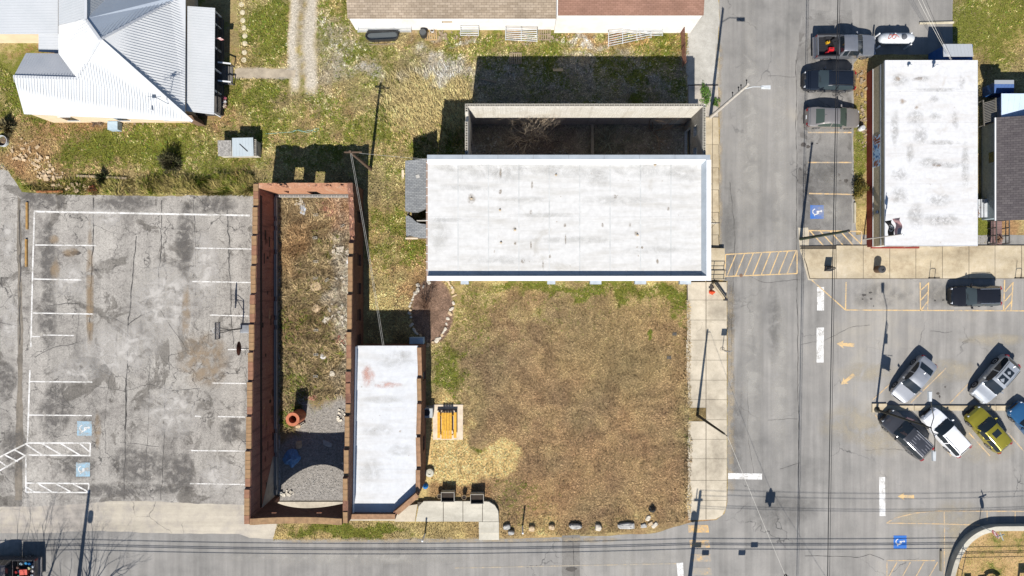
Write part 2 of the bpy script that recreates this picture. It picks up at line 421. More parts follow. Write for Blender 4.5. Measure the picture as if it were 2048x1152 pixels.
# ---------------------------------------------------------------- streets, lots, pavements
def asphalt(name, stops, big=.05, streak=None, crack=None, speck=.25, rough=.9, crackcol=(.03, .03, .032, 1), bump=.25, patches=None, crack2=None):
    t = NT(name)
    a = t.noise(big, 7, .62, dist=.6); b = t.noise(big * 9, 5, .65)
    fac = t.math('ADD', t.math('MULTIPLY', a, .62), t.math('MULTIPLY', b, .38))
    c = t.ramp(fac, stops)
    if streak:
        s_ = t.noise(1.0, 4, .6, src=t.mapped(streak))
        c = t.mix(1.0, c, t.ramp(s_, [(.35, .78), (.6, 1.0), (.75, 1.08)]), 'MULTIPLY')
    f = t.noise(22.0, 4, .8); f2 = t.noise(55.0, 2, .8)
    c = t.mix(1.0, c, t.ramp(f, [(.3, 1 - speck), (.55, 1.0), (.72, 1 + speck * .4)]), 'MULTIPLY')
    c = t.mix(1.0, c, t.ramp(f2, [(.3, 1 - speck), (.6, 1.04)]), 'MULTIPLY')
    if patches: 
        pn = t.noise(patches[0], 7, .68, dist=1.0)
        c = t.mix(t.ramp(pn, [(patches[1], 0.0), (patches[1] + .04, 1.0)]), c, patches[2], 'MULTIPLY')
        pn = t.noise(patches[0] * 2.1, 6, .7, src=t.mapped((1, .5, 1), loc=(31, 7, 0)), dist=.6)
        c = t.mix(t.ramp(pn, [(patches[1] + .02, 0.0), (patches[1] + .1, .8)]), c, patches[2], 'MULTIPLY')
    if crack:
        wn = t.n('TexNoise'); wn.inputs['Scale'].default_value = 1.1; wn.inputs['Detail'].default_value = 5; t.l(t.coord(), wn.inputs['Vector'])
        wv = t.n('VectorMath', operation='MULTIPLY_ADD'); t.l(wn.outputs['Color'], wv.inputs[0]); wv.inputs[1].default_value = (crack[2],) * 3; t.l(t.coord(), wv.inputs[2])
        vo = t.n('TexVoronoi', feature='DISTANCE_TO_EDGE'); vo.inputs['Scale'].default_value = crack[0]; t.l(wv.outputs[0], vo.inputs['Vector'])
        m1 = t.ramp(vo.outputs['Distance'], [(crack[1] * .35, 1.0), (crack[1], 0.0)])
        gate = t.ramp(t.noise(.16, 4, .6), [(crack[3], 0.0), (crack[3] + .12, .85)])
        c = t.mix(t.math('MULTIPLY', m1, gate), c, crackcol)
    if crack2:
        vo = t.n('TexVoronoi', feature='DISTANCE_TO_EDGE'); vo.inputs['Scale'].default_value = crack2; t.l(wv.outputs[0], vo.inputs['Vector'])
        m1 = t.ramp(vo.outputs['Distance'], [(.012, 1.0), (.05, 0.0)]); gate = t.ramp(t.noise(.35, 4, .65), [(.49, 0.0), (.62, .5)])
        c = t.mix(t.math('MULTIPLY', m1, gate), c, crackcol)
        gr = t.noise(6.0, 5, .8); c = t.mix(1.0, c, t.ramp(gr, [(.34, .62), (.5, 1.0), (.7, 1.08)]), 'MULTIPLY')
    t.bump(t.math('ADD', f, f2), bump, .012)
    return t.set(c, rough, 0, .25)

street_mat = asphalt('street_asphalt', [(.32, C(128, 126, 123)), (.46, C(158, 155, 150)), (.56, C(172, 168, 162)), (.7, C(188, 181, 168))], .045, (1.3, .06, 1), (.16, .006, 1.4, .52), .2)
street_poly = [(1437, -420), (1440, 560), (1455, 562), (1455, 1004), (1449, 1027), (1432, 1040), (1384, 1044), (1310, 1066), (1200, 1072), (1000, 1078), (560, 1079), (500, 1076), (478, 1068), (330, 1066), (180, 1062), (80, 1066), (-500, 1068),
               (-500, 1600), (2600, 1600), (2600, 470), (1712, 470), (1707, 300), (1707, 128), (1722, 110), (1906, 108), (1903, -420)]
struct('street', MB().sheet(gp(ragged(street_poly, 12, 1.0, 3)), .004), street_mat)
bay_mat = asphalt('bay_asphalt', [(.32, C(112, 110, 108)), (.46, C(146, 143, 139)), (.58, C(164, 161, 156)), (.7, C(190, 186, 176))], .09, (.8, .4, 1), (.3, .007, .8, .5), .28, patches=(.35, .56, (.72, .71, .7, 1)))
struct('parking_bays', MB().sheet(gp(ragged([(1604, 20), (1704, 20), (1704, 128), (1703, 300), (1704, 494), (1598, 494), (1596, 300), (1592, 120)], 10, 1.6, 9)), .008), bay_mat)
def soft_mat(name, col, strength=.9, nscale=.8):
    t = NT(name); a = t.n('Attribute', attribute_name='Col').outputs['Fac']; n = t.noise(nscale, 6, .65, dist=.5); f = t.noise(20, 3, .7)
    c = t.mix(1.0, col, t.ramp(f, [(.3, .75), (.6, 1.05)]), 'MULTIPLY')
    al = t.math('MULTIPLY', a, t.ramp(n, [(.36, 0.0), (.6, strength)])); t.l(al, t.b.inputs['Alpha']); return t.set(c, .9, 0, .2)
def stain(name, spots, m, z=.012):
    """soft edged discolourations lying on a surface: full in the middle, nothing at the rim"""
    vs, fs, al = [], [], []
    for i, (cx, cy, rx, ry) in enumerate(spots):
        n = 28; o = len(vs); zz = z + .0004 * (i % 5)
        for r, a_ in ((.02, 1.0), (.4, 1.0), (.75, .55), (1.0, 0.0)):
            for k in range(n):
                a = 2 * PI * k / n; q = r * (1 + .35 * (float(vn1(np.array([math.cos(a) * 1.5 + i * 3.7]), np.array([math.sin(a) * 1.5 + 9]))[0]) - .5))
                vs.append((*G(cx + rx * q * math.cos(a), cy - ry * q * math.sin(a)), zz)); al.append(a_)
        for j in range(3):
            for k in range(n): fs.append((o + j * n + k, o + (j + 1) * n + k, o + (j + 1) * n + (k + 1) % n, o + j * n + (k + 1) % n))
    me = big_mesh(name, vs, fs); colour_attr(me, 'Col', np.repeat(np.array(al)[:, None], 3, 1)); o = obj(name, me, m); tag(o, None, None, None, 'structure'); return o
stain('sandy_asphalt', [(1705, 845, 75, 45), (1760, 880, 50, 35), (1915, 1040, 60, 45), (1900, 1090, 26, 60), (1830, 1035, 50, 20), (1890, 740, 90, 26), (1990, 680, 80, 14), (1960, 880, 70, 50), (1740, 745, 60, 20)], soft_mat('sandy_film', C(204, 192, 168), .5))
stain('kerb_grit', [(1462, 600 + 50 * i, 9, 40) for i in range(8)] + [(1438, 120 + 60 * i, 8, 40) for i in range(7)] + [(600 + 60 * i, 1080, 45, 6) for i in range(11)], soft_mat('grit_film', C(196, 180, 154), .7, 1.5))
stain('dark_asphalt_wear', [(1460, 470, 22, 130), (1462, 620, 20, 60), (1600, 520, 22, 50), (1750, 590, 60, 30), (1870, 590, 70, 30), (1640, 380, 60, 60), (1650, 330, 40, 40), (1545, 640, 16, 90), (1475, 860, 14, 120), (60, 1100, 60, 30), (1560, 1020, 90, 40)], soft_mat('dark_film', C(124, 122, 119), .38))
stain('pale_asphalt_wear', [(1500, 250, 30, 280), (1560, 300, 20, 260), (1505, 700, 26, 240), (1560, 760, 22, 200), (1660, 420, 40, 30), (1665, 365, 30, 24), (700, 1115, 340, 16), (1250, 1115, 120, 20)], soft_mat('pale_film', C(196, 192, 184), .6), .0115)
lot_mat = asphalt('lot_surface', [(.28, C(112, 107, 101)), (.38, C(160, 154, 147)), (.48, C(200, 194, 185)), (.62, C(218, 212, 202)), (.78, C(228, 219, 204))], .16, (.9, .035, 1), (.32, .012, 1.6, .42), .55, patches=(.3, .56, (.55, .54, .53, 1)), crack2=1.0, crackcol=(.045, .042, .04, 1), bump=.5)
lot_poly = [(-400, 330), (0, 322), (22, 352), (44, 384), (130, 390), (300, 392), (420, 391), (560, 392), (560, 1012), (478, 1010), (330, 1004), (240, 1002), (100, 1012), (0, 1014), (-400, 1016)]
struct('parking_lot', MB().sheet(gp(ragged(lot_poly, 9, 1.6, 5)), .006), lot_mat)
apron_mat = asphalt('apron_concrete', [(.34, C(150, 145, 138)), (.47, C(188, 180, 170)), (.58, C(212, 202, 184)), (.72, C(228, 218, 198))], .12, (.05, .9, 1), (.3, .008, 1.0, .5), .25)
struct('lot_apron', MB().sheet(gp(ragged([(-400, 1000), (490, 998), (560, 1000), (560, 1040), (545, 1080), (490, 1078), (330, 1073), (180, 1070), (80, 1075), (-400, 1076)], 9, 1.6, 21)), .0025), apron_mat)
lotside_mat = asphalt('lot_gutter', [(.36, C(118, 112, 104)), (.55, C(160, 150, 136))], .3, (1.5, .1, 1), None, .4)
struct('lot_gutter', MB().sheet(gp(ragged([(34, 390), (42, 400), (46, 700), (44, 1000), (30, 1000), (36, 700), (34, 520)], 7, 2, 2)), .009), lotside_mat)
# long cracks and sealed joints drawn as thin recessed strips
crack_mat = mat('crack_fill', (.055, .052, .05, 1), .95)
def strip(mb, pts, wd, z, jit=1.2, step=7, seed=0):
    q = ragged(pts, step, jit, seed, closed=False) + [pts[-1]]
    q = [Vector(G(*p)) for p in q]
    L, Rr = [], []
    for i, p in enumerate(q):
        d = (q[min(i + 1, len(q) - 1)] - q[max(i - 1, 0)]).normalized(); nrm = Vector((-d[1], d[0])) * wd * .5 * random.uniform(.5, 1.4)
        L.append(p + nrm); Rr.append(p - nrm)
    n = len(q)
    mb.add([(a[0], a[1], z) for a in L] + [(a[0], a[1], z) for a in Rr], [(i + n, i + 1 + n, i + 1, i) for i in range(n - 1)])
cm = MB()
for k, (pts, wd) in enumerate([([(273, 472), (268, 520), (262, 600), (256, 655), (253, 755), (250, 860)], .10), ([(256, 650), (280, 632), (312, 622), (318, 560), (322, 480), (324, 400)], .07), ([(322, 622), (350, 665), (372, 700), (385, 702), (400, 680)], .05), ([(256, 652), (232, 638), (200, 632)], .04),
        ([(187, 395), (186, 480), (181, 600), (180, 680)], .09), ([(95, 612), (140, 607), (160, 608)], .05), ([(70, 715), (110, 694), (165, 684)], .04), ([(340, 740), (338, 712), (372, 702)], .04), ([(40, 420), (41, 560), (40, 690)], .10), ([(0, 645), (38, 652)], .05),
        ([(254, 768), (250, 880), (248, 1000)], .06), ([(330, 760), (328, 880), (322, 1000)], .05), ([(190, 770), (250, 783), (300, 768), (340, 782), (400, 778)], .04), ([(240, 885), (318, 893)], .04), ([(388, 400), (390, 470), (392, 590)], .05), ([(455, 420), (462, 600), (466, 690)], .07),
        ([(160, 600), (158, 640), (150, 700)], .03), ([(235, 660), (230, 700), (212, 800), (210, 900)], .03), ([(300, 700), (298, 820), (290, 960)], .03), ([(420, 640), (410, 720), (395, 740)], .03), ([(110, 760), (130, 800), (120, 850)], .03), ([(10, 560), (30, 600), (20, 640)], .03)]):
    strip(cm, pts, wd, .010, 1.6, 6, k)
for k, (pts, wd) in enumerate([([(1460, 365), (1470, 480), (1466, 560), (1462, 740)], .04), ([(1495, 760), (1497, 880), (1510, 960)], .03), ([(1592, 120), (1594, 560), (1596, 770), (1598, 1060)], .05), ([(1536, 840), (1595, 838)], .03), ([(1492, 550), (1530, 565), (1600, 560)], .03), ([(1600, 690), (1650, 680), (1700, 655), (1740, 650)], .025),
        ([(1610, 1112), (1720, 1114), (1740, 1108), (1768, 1120)], .04), ([(1860, 662), (1890, 666), (1904, 663)], .03), ([(1560, 938), (1580, 932), (1600, 925)], .03), ([(1730, 900), (1790, 898), (1840, 902)], .025), ([(1536, 152), (1590, 154)], .025), ([(1145, 1074), (1148, 1152)], .05)]):
    strip(cm, pts, wd, .011, 1.2, 6, k + 40)
struct('pavement_cracks', cm, crack_mat, 'stuff')
# darker repair across the cross street, oil drips
patch_mat = asphalt('repair_patch', [(.36, C(120, 116, 110)), (.6, C(150, 146, 140))], .3, None, None, .3)
struct('asphalt_repair', MB().sheet(gp(ragged([(1124, 1071), (1160, 1070), (1160, 1300), (1124, 1300)], 9, .8, 2)), .008), patch_mat)
oil_mat = mat('oil_stain', (.07, .062, .055, 1), .7, var=.4, fine=9)
stain('lot_dark_stain', [(96, 520, 18, 90), (95, 640, 20, 70), (90, 400, 60, 22), (250, 405, 70, 20), (370, 480, 20, 80), (30, 900, 30, 60), (10, 760, 26, 40), (150, 930, 40, 30), (280, 930, 60, 40), (360, 950, 40, 50), (110, 820, 40, 60), (460, 860, 24, 30), (420, 410, 60, 20), (240, 980, 120, 16)], soft_mat('lot_dark_film', C(116, 112, 108), .8, 1.6))
stain('lot_pale_stain', [(210, 430, 40, 30), (330, 600, 70, 90), (410, 540, 40, 80), (140, 560, 40, 40), (240, 700, 90, 60), (20, 640, 20, 60), (15, 480, 16, 50), (340, 820, 60, 60), (440, 950, 40, 40), (160, 740, 60, 30)], soft_mat('lot_pale_film', C(214, 209, 202), .8, 1.2), .0115)
stain('lot_rust_stain', [(180, 560, 9, 130), (180, 630, 8, 70), (410, 720, 60, 60), (372, 620, 10, 60), (142, 505, 18, 10), (108, 478, 12, 10), (195, 860, 8, 40), (110, 540, 10, 30)], soft_mat('lot_rust_film', C(176, 154, 126), .6, 1.0), .0135)
om = MB()
for cx, cy, rx, ry in ((1607, 290, 6, 5), (1616, 293, 5, 4), (1624, 288, 3, 2), (1634, 287, 2, 1.4), (1678, 350, 3, 3), (1680, 361, 3, 2), (1692, 362, 4, 5), (1890, 774, 2, 2), (1876, 787, 4, 3), (1879, 793, 2, 3), (150, 506, 12, 5), (134, 510, 7, 4), (1142, 1138, 12, 5), (1728, 590, 5, 3), (1742, 598, 3, 2), (1740, 585, 4, 2), (1894, 588, 3, 4), (1886, 600, 3, 2), (1870, 601, 2, 2), (1725, 598, 2, 1.5), (1747, 612, 1.6, 1.2)):
    om.sheet(gp([(cx + rx * math.cos(a) * random.uniform(.6, 1.2), cy + ry * math.sin(a) * random.uniform(.6, 1.2)) for a in np.linspace(0, 2 * PI, 14)[:-1]]), .0105)
struct('oil_stains', om, oil_mat, 'stuff')

# painted markings
def paint(name, col, worn=.5):
    t = NT(name)
    f = t.noise(11, 6, .85); f2 = t.noise(1.6, 4, .6)
    fac = t.math('ADD', t.math('MULTIPLY', f, .62), t.math('MULTIPLY', f2, .38))
    c = t.mix(t.ramp(fac, [(worn - .06, 1.0), (worn + .06, 0.0)]), col, C(160, 155, 146))
    return t.set(c, .8, 0, .3)
white_p = paint('white_paint', C(240, 238, 234), .47); yel_p = paint('yellow_paint', C(232, 196, 138), .47); fad_p = paint('faded_yellow_paint', C(226, 190, 138), .50)
blue_p = paint('blue_paint', C(52, 116, 200), .38); pale_blue_p = paint('worn_blue_paint', C(156, 194, 216), .49)
def mark(name, lines, m, label=None, z=.014, wd=.11):
    mb = MB()
    for k, pts in enumerate(lines):
        w_ = wd
        if isinstance(pts[-1], (int, float)): w_ = pts[-1]; pts = pts[:-1]
        zz = z + k * .0003
        q = [Vector(G(*p)) for p in pts]
        for a, b in zip(q[:-1], q[1:]):
            d = (b - a).normalized(); nn = Vector((-d[1], d[0])) * w_ / 2
            a2, b2 = a - d * w_ * .0, b + d * w_ * .0
            mb.add([(*(a2 - nn), zz), (*(b2 - nn), zz), (*(b2 + nn), zz), (*(a2 + nn), zz)], [(0, 1, 2, 3)])
    return struct(name, mb, m, 'structure', label)
mark('lot_marking', [[(68, 423), (500, 431), .16], [(69, 424), (66, 520), (64, 600), (62, 694), .14], [(60, 740), (57, 830), (55, 885), .14]], white_p, 'white border line round the left parking lot')
for pts in ([(70, 490), (194, 491)], [(67, 558), (165, 560)], [(66, 626), (186, 628)], [(64, 673), (80, 673)], [(86, 670), (148, 671)], [(58, 763), (185, 764)], [(58, 830), (184, 831)], [(390, 496), (503, 498)], [(385, 563), (503, 565)], [(420, 630), (497, 632)], [(456, 699), (492, 699)], [(425, 766), (492, 767)], [(390, 832), (402, 833)], [(436, 833), (490, 834)], [(382, 901), (490, 902)], [(380, 967), (490, 969)]):
    mark('stall_line', [pts], white_p, wd=.105)
hat = [[(55, 886), (181, 886)], [(53, 910), (181, 911)], [(181, 886), (180, 911)], [(55, 886), (0, 914), (-60, 945)], [(53, 910), (0, 941), (-60, 972)], [(53, 889), (83, 909)], [(84, 887), (124, 910)], [(122, 887), (160, 910)], [(160, 887), (181, 905)], [(30, 900), (52, 912)], [(10, 910), (36, 923)], [(-4, 920), (16, 934)],
       [(52, 911), (52, 984)], [(53, 966), (178, 967)], [(52, 984), (178, 985)], [(178, 967), (177, 985)], [(53, 974), (70, 984)], [(78, 968), (103, 983)], [(113, 968), (141, 983)], [(147, 968), (176, 983)]]
mark('access_aisle_hatching', hat, white_p, wd=.13)
def wheelchair(cx, cy, s, back, fg, lab):
    o = MB().sheet(gp([(cx - s, cy - s), (cx + s, cy - s), (cx + s, cy + s), (cx - s, cy + s)]), .013)
    r = struct('disabled_bay_symbol', o, back, 'structure', lab)
    mb = MB(); z = .017; k = s / 14
    def arc(c, rad, a0, a1, wd):
        n = 14; vs = []; fs = []
        for i in range(n + 1):
            a = a0 + (a1 - a0) * i / n
            for q in (rad - wd / 2, rad + wd / 2): vs.append((*G(cx + (c[0] + q * math.cos(a)) * k, cy + (c[1] + q * math.sin(a)) * k), z))
        fs = [(2 * i, 2 * i + 1, 2 * i + 3, 2 * i + 2) for i in range(n)]
        mb.add(vs, fs)
    q_ = lambda x, y: (y, x)                                                            # the figure's head points right
    def seg(a, b, wd, dz=0):
        a = Vector(q_(*a)); b = Vector(q_(*b)); d = (b - a).normalized(); nn = Vector((-d[1], d[0])) * wd / 2; a = a - d * wd * .4; b = b + d * wd * .4
        mb.add([(*G(cx + p[0] * k, cy + p[1] * k), z + .0006 + dz) for p in (a - nn, b - nn, b + nn, a + nn)], [(3, 2, 1, 0)])
    arc((-3.4, -.6), 5.6, math.radians(20), math.radians(262), 1.8)
    seg((-1.5, 5.6), (-1.5, .2), 2.0); seg((-1.5, 3.2), (3.0, 3.2), 1.6, .0004); seg((-1.5, .2), (4.2, .2), 2.0, .0008); seg((4.2, .2), (6.4, -5.6), 1.9, .0012); seg((6.4, -5.6), (8.2, -5.0), 1.6, .0016)
    arc((8.6, -1.7), 1.0, 0, 2 * PI, 2.0)
    part('symbol', mb, fg, r)
wheelchair(1634, 424, 13.5, blue_p, white_p, 'blue square with white wheelchair in the bay below the cars')
wheelchair(1800, 1084, 13, blue_p, white_p, 'blue square with white wheelchair beside the curved wall')
wheelchair(169, 857, 14.5, pale_blue_p, white_p, 'worn pale blue wheelchair square, upper one in left lot')
wheelchair(166, 939, 14, pale_blue_p, white_p, 'worn pale blue wheelchair square, lower one in left lot')
mark('crossing_hatching', [[(1451, 509), (1594, 501)], [(1450, 553), (1594, 547)], [(1451, 509), (1450, 553)], [(1594, 501), (1594, 547)]] + [[(1472 + 17.2 * i, 508 - i * .9), (1454 + 17.2 * i, 552 - i * .8)] for i in range(8)], yel_p, wd=.10)
mark('corner_hatching', [[(1616, 461), (1723, 463)], [(1616, 497), (1723, 498)], [(1617, 461), (1616, 497)], [(1723, 463), (1723, 498)]] + [[(1620 + 20 * i, 462), (1652 + 20 * i, 497)] for i in range(4)] + [[(1696, 463), (1722, 488)]], yel_p, wd=.11)
mark('bay_line', [[(1692, 564), (1691, 620), (2120, 622)], [(1622, 559), (1691, 620)]], yel_p, wd=.10)
mark('bay_hatching', [[(1840, 565), (1841, 621)], [(1857, 565), (1855, 621)], [(1842, 580), (1856, 567)], [(1842, 600), (1856, 584)], [(1842, 620), (1856, 602)]], yel_p, wd=.10)
mark('bay_hatching', [[(2009, 560), (2007, 621)], [(2026, 564), (2022, 621)], [(2010, 584), (2025, 566)], [(2010, 602), (2025, 584)], [(2009, 620), (2024, 602)]], yel_p, wd=.10)
for pts in ([(1616, 265), (1703, 265)], [(1616, 325), (1704, 325)], [(1618, 387), (1707, 389)]): mark('stall_line', [pts], fad_p, wd=.12)
for pts in ([(1745, 800), (1782, 766)], [(1821, 806), (1892, 736)], [(1900, 806), (1936, 768)], [(1750, 830), (1766, 848)], [(1778, 838), (1800, 868)], [(1866, 868), (1902, 912)], [(1938, 866), (1980, 912)], [(2016, 866), (2050, 905)]): mark('stall_line', [pts], fad_p, wd=.10)
mark('island_line', [[(1773, 1046), (1790, 1036), (1830, 1026), (1870, 1022), (1900, 1022), (2120, 1023)], [(1773, 1046), (1850, 1047), (1960, 1050)], [(1888, 1022), (1889, 1060), (1888, 1152), (1888, 1240)], [(1974, 1022), (1974, 1042)], [(2030, 1022), (2030, 1044)]], fad_p, wd=.09)
mark('island_hatching', [[(1773, 1121), (1870, 1121)], [(1774, 1121), (1773, 1200)]] + [[(1794 + 27 * i, 1124), (1776 + 27 * i, 1156)] for i in range(4)], fad_p, wd=.09)
for r_ in ([(1634, 574), (1648, 574), (1648, 621), (1634, 621)], [(1633, 655), (1648, 655), (1647, 725), (1633, 725)], [(1456, 946), (1524, 947), (1524, 959), (1456, 958)], [(1758, 954), (1770, 954), (1771, 1032), (1759, 1032)], [(1353, 1126), (1366, 1125), (1370, 1200), (1360, 1200)]):
    struct('stop_bar', MB().sheet(gp(r_), .014), paint('stop_bar_paint', C(244, 243, 240), .47))
for i, (y0, a) in enumerate(((1050, 0), (1080, 3), (1108, 6), (1135, 9), (1163, 11))):
    struct('zebra_bar', MB().sheet(gp([(1376 + a, y0), (1416 + a * .7, y0), (1418 + a * .7, y0 + 15), (1377 + a, y0 + 15)]), .013), paint('worn_zebra_paint', C(236, 188, 112), .50 + .03 * i))
mark('centre_line', [[(910, 1136), (1352, 1127), .09]], paint('nearly_gone_paint', C(214, 190, 150), .55), 'faded yellow centre line of the cross street')
def arrow(cx, cy, ang, L=1.0):
    pts = [(-18, 0), (-4, -8), (-6, -3), (17, -4), (18, 4), (-6, 3), (-3, 8)]
    ca, sa = math.cos(ang), math.sin(ang)
    struct('lane_arrow', MB().sheet(gp([(cx + (x * ca - y * sa) * L, cy + (x * sa + y * ca) * L) for x, y in pts]), .013), yel_p)
arrow(1691, 689, 0.08); arrow(1695, 759, -.65, .95); arrow(1812, 993, .02, .92)
# ---------------------------------------------------------------- pavements of slabs
slab_mat = asphalt('pavement_concrete', [(.34, C(186, 174, 154)), (.48, C(212, 200, 178)), (.6, C(224, 212, 190)), (.74, C(236, 226, 206))], .25, (.5, .5, 1), (.22, .006, 1.0, .60), .16)
walk_mat = asphalt('new_concrete', [(.36, C(196, 190, 174)), (.6, C(220, 214, 198)), (.74, C(228, 222, 206))], .35, (.12, .9, 1), None, .12)
tan_mat = asphalt('tan_concrete', [(.34, C(178, 160, 132)), (.48, C(206, 190, 160)), (.6, C(217, 202, 175)), (.74, C(228, 216, 194))], .28, (.3, .8, 1), (.2, .006, 1.0, .6), .16)
def slab(parent, poly, m, z=.12, gap=.02, name='slab'):
    q = [Vector(p) for p in gp(poly)]; c = sum(q, Vector((0, 0))) / len(q)
    q = [p + (c - p).normalized() * gap for p in q]
    zz = z + random.uniform(-.006, .006)
    return part(name, MB().prism([tuple(p) for p in q], -.02, zz), m, parent)
def pavement(name, base_poly, m_base, z=.09):
    return struct(name, MB().prism(gp(base_poly), -.03, z), m_base)
joint_mat = mat('joint_dirt', (.075, .062, .046, 1), .95)
# west pavement, two columns
pv = pavement('west_pavement', [(1373, 566), (1453, 566), (1453, 1004), (1446, 1026), (1430, 1037), (1376, 1039)], joint_mat)
ys = [564, 600, 640, 680, 720, 760, 799]
for a, b in zip(ys[:-1], ys[1:]):
    j = random.uniform(-2, 2)
    slab(pv, [(1373 + j, a), (1411, a), (1411, b), (1374 + j, b)], slab_mat); slab(pv, [(1411.6, a), (1453, a), (1453, b), (1411.6, b)], slab_mat)
slab(pv, [(1373, 799), (1411, 799), (1411, 815), (1378, 815)], slab_mat); slab(pv, [(1411.6, 799), (1453, 799), (1453, 839), (1411.6, 839)], slab_mat)
ys = [842, 878, 917, 960]
for a, b in zip(ys[:-1], ys[1:]):
    slab(pv, [(1374, a), (1411, a), (1411, b), (1376, b)], slab_mat); slab(pv, [(1411.6, a - (3 if a == 842 else 0)), (1453, a - (3 if a == 842 else 0)), (1453, b), (1411.6, b)], slab_mat)
slab(pv, [(1376, 960), (1411, 960), (1411, 1000), (1372, 1000)], slab_mat); slab(pv, [(1411.6, 960), (1453, 960), (1453, 1000), (1411.6, 1000)], slab_mat)
slab(pv, [(1372, 1000), (1411, 1000), (1411, 1039), (1376, 1040)], slab_mat)
slab(pv, [(1411.6, 1000), (1453, 1000), (1451, 1016), (1444, 1030), (1430, 1038), (1411.6, 1039)], slab_mat)
struct('tree_pit', MB().prism(gp([(1377, 815.5), (1411, 815.5), (1411, 841.5), (1377, 841.5)]), -.02, .10), mat('pit_soil', C(150, 128, 84), .95, var=.5, fine=12))
# pavement beside the white roofed hall
pv2 = pavement('hall_pavement', [(1376, 170), (1436, 170), (1438, 562), (1379, 562)], joint_mat, .10)
ys = [235, 290, 336, 380, 425, 470, 495]
for a, b in zip(ys[:-1], ys[1:]):
    slab(pv2, [(1380, a), (1424, a), (1424, b), (1380, b)], tan_mat, .13); slab(pv2, [(1424.6, a), (1436, a), (1437, b), (1424.6, b)], tan_mat, .13)
slab(pv2, [(1376, 172), (1436, 172), (1436, 234), (1376, 234)], apron_mat, .12)
slab(pv2, [(1380, 495), (1447, 497), (1447, 560), (1380, 560)], tan_mat, .42, name='ramp_landing')
drive_mat = asphalt('drive_concrete', [(.34, C(160, 156, 148)), (.5, C(192, 188, 178)), (.66, C(216, 212, 202))], .2, None, (.5, .01, 1.0, .5), .25)
struct('side_drive', MB().sheet(gp(ragged([(1378, -300), (1437, -300), (1438, 200), (1376, 200), (1372, 120), (1376, 60)], 8, 1.6, 31)), .012), drive_mat)
# east pavement
pv3 = pavement('east_pavement', [(1600, 492), (2140, 490), (2140, 557), (1619, 558), (1612, 530)], joint_mat)
xs = [1617, 1671, 1725, 1778, 1830, 1883, 1936, 1988, 2041, 2094, 2140]
slab(pv3, [(1600, 498), (1671, 498), (1671, 557), (1619, 557), (1612, 528)], tan_mat)
for a, b in zip(xs[1:-1], xs[2:]): slab(pv3, [(a + .4, 491), (b, 491), (b, 557), (a + .4, 557)], tan_mat)
struct('pavement_ramp', MB().sheet(gp(ragged([(1596, 455), (1616, 455), (1622, 558), (1640, 560), (1616, 560), (1600, 500)], 6, 1, 6)), .016), slab_mat)
# front walk of the small building with its steps
pv4 = pavement('front_walk', [(836, 1002), (975, 1002), (992, 1010), (998, 1026), (998, 1041), (838, 1041)], joint_mat, .30)
for q in ([(848, 1000), (887, 1000), (887, 1041), (832, 1041), (838, 1010)], [(887.6, 1000), (926, 1000), (926, 1041), (887.6, 1041)], [(926.6, 1000), (965, 1000), (965, 1041), (926.6, 1041)], [(965.6, 1000), (978, 1001), (990, 1008), (997, 1020), (998, 1041), (965.6, 1041)]): slab(pv4, q, walk_mat, .34)
slab(pv4, [(800, 1012), (836, 1006), (831, 1041), (790, 1041)], slab_mat, .33)
st = tag(obj('front_steps', None), 'concrete steps from the front walk to the cross street', 'steps'); st.location = (*G(978, 1060), 0)
for k, (a, b, zz) in enumerate(((1041.5, 1053, .34), (1053.4, 1064, .23), (1064.4, 1079, .12))): part('step', MB().prism(gp([(958, a), (998, a), (998, b), (958, b)]), -.02, zz), walk_mat, st)
struct('building_slab', MB().prism(gp([(700, 1003), (800, 1003), (790, 1041), (556, 1041), (552, 1003)]), -.02, .08), slab_mat)
struct('table_pad', MB().prism(gp([(866, 809), (926, 809), (926, 879), (866, 879)]), -.02, .09), mat('pale_pad', C(232, 214, 190), .9, var=.2, scale=2))
struct('side_porch_path', MB().sheet(gp(ragged([(470, 138), (530, 136), (592, 139), (590, 155), (520, 156), (468, 156)], 6, 2, 8)), .005), mat('porch_path', C(192, 178, 156), .95, var=.35, fine=14, bump=.3))
# kerb between the parked rows
kb = tag(obj('parking_kerb', None), 'long concrete kerb between the two rows of slanted cars', 'kerb'); kb.location = (*G(1900, 815), 0)
x = 1772
part('post_base', MB().prism(gp([(1743, 807), (1772, 807), (1772, 824), (1743, 824)]), -.02, .16), tan_mat, kb)
while x < 2140:
    part('kerb_stone', MB().prism(gp([(x + .4, 811), (x + 54, 811), (x + 54, 820.5), (x + .4, 820.5)]), -.02, .15), tan_mat, kb); x += 54.5

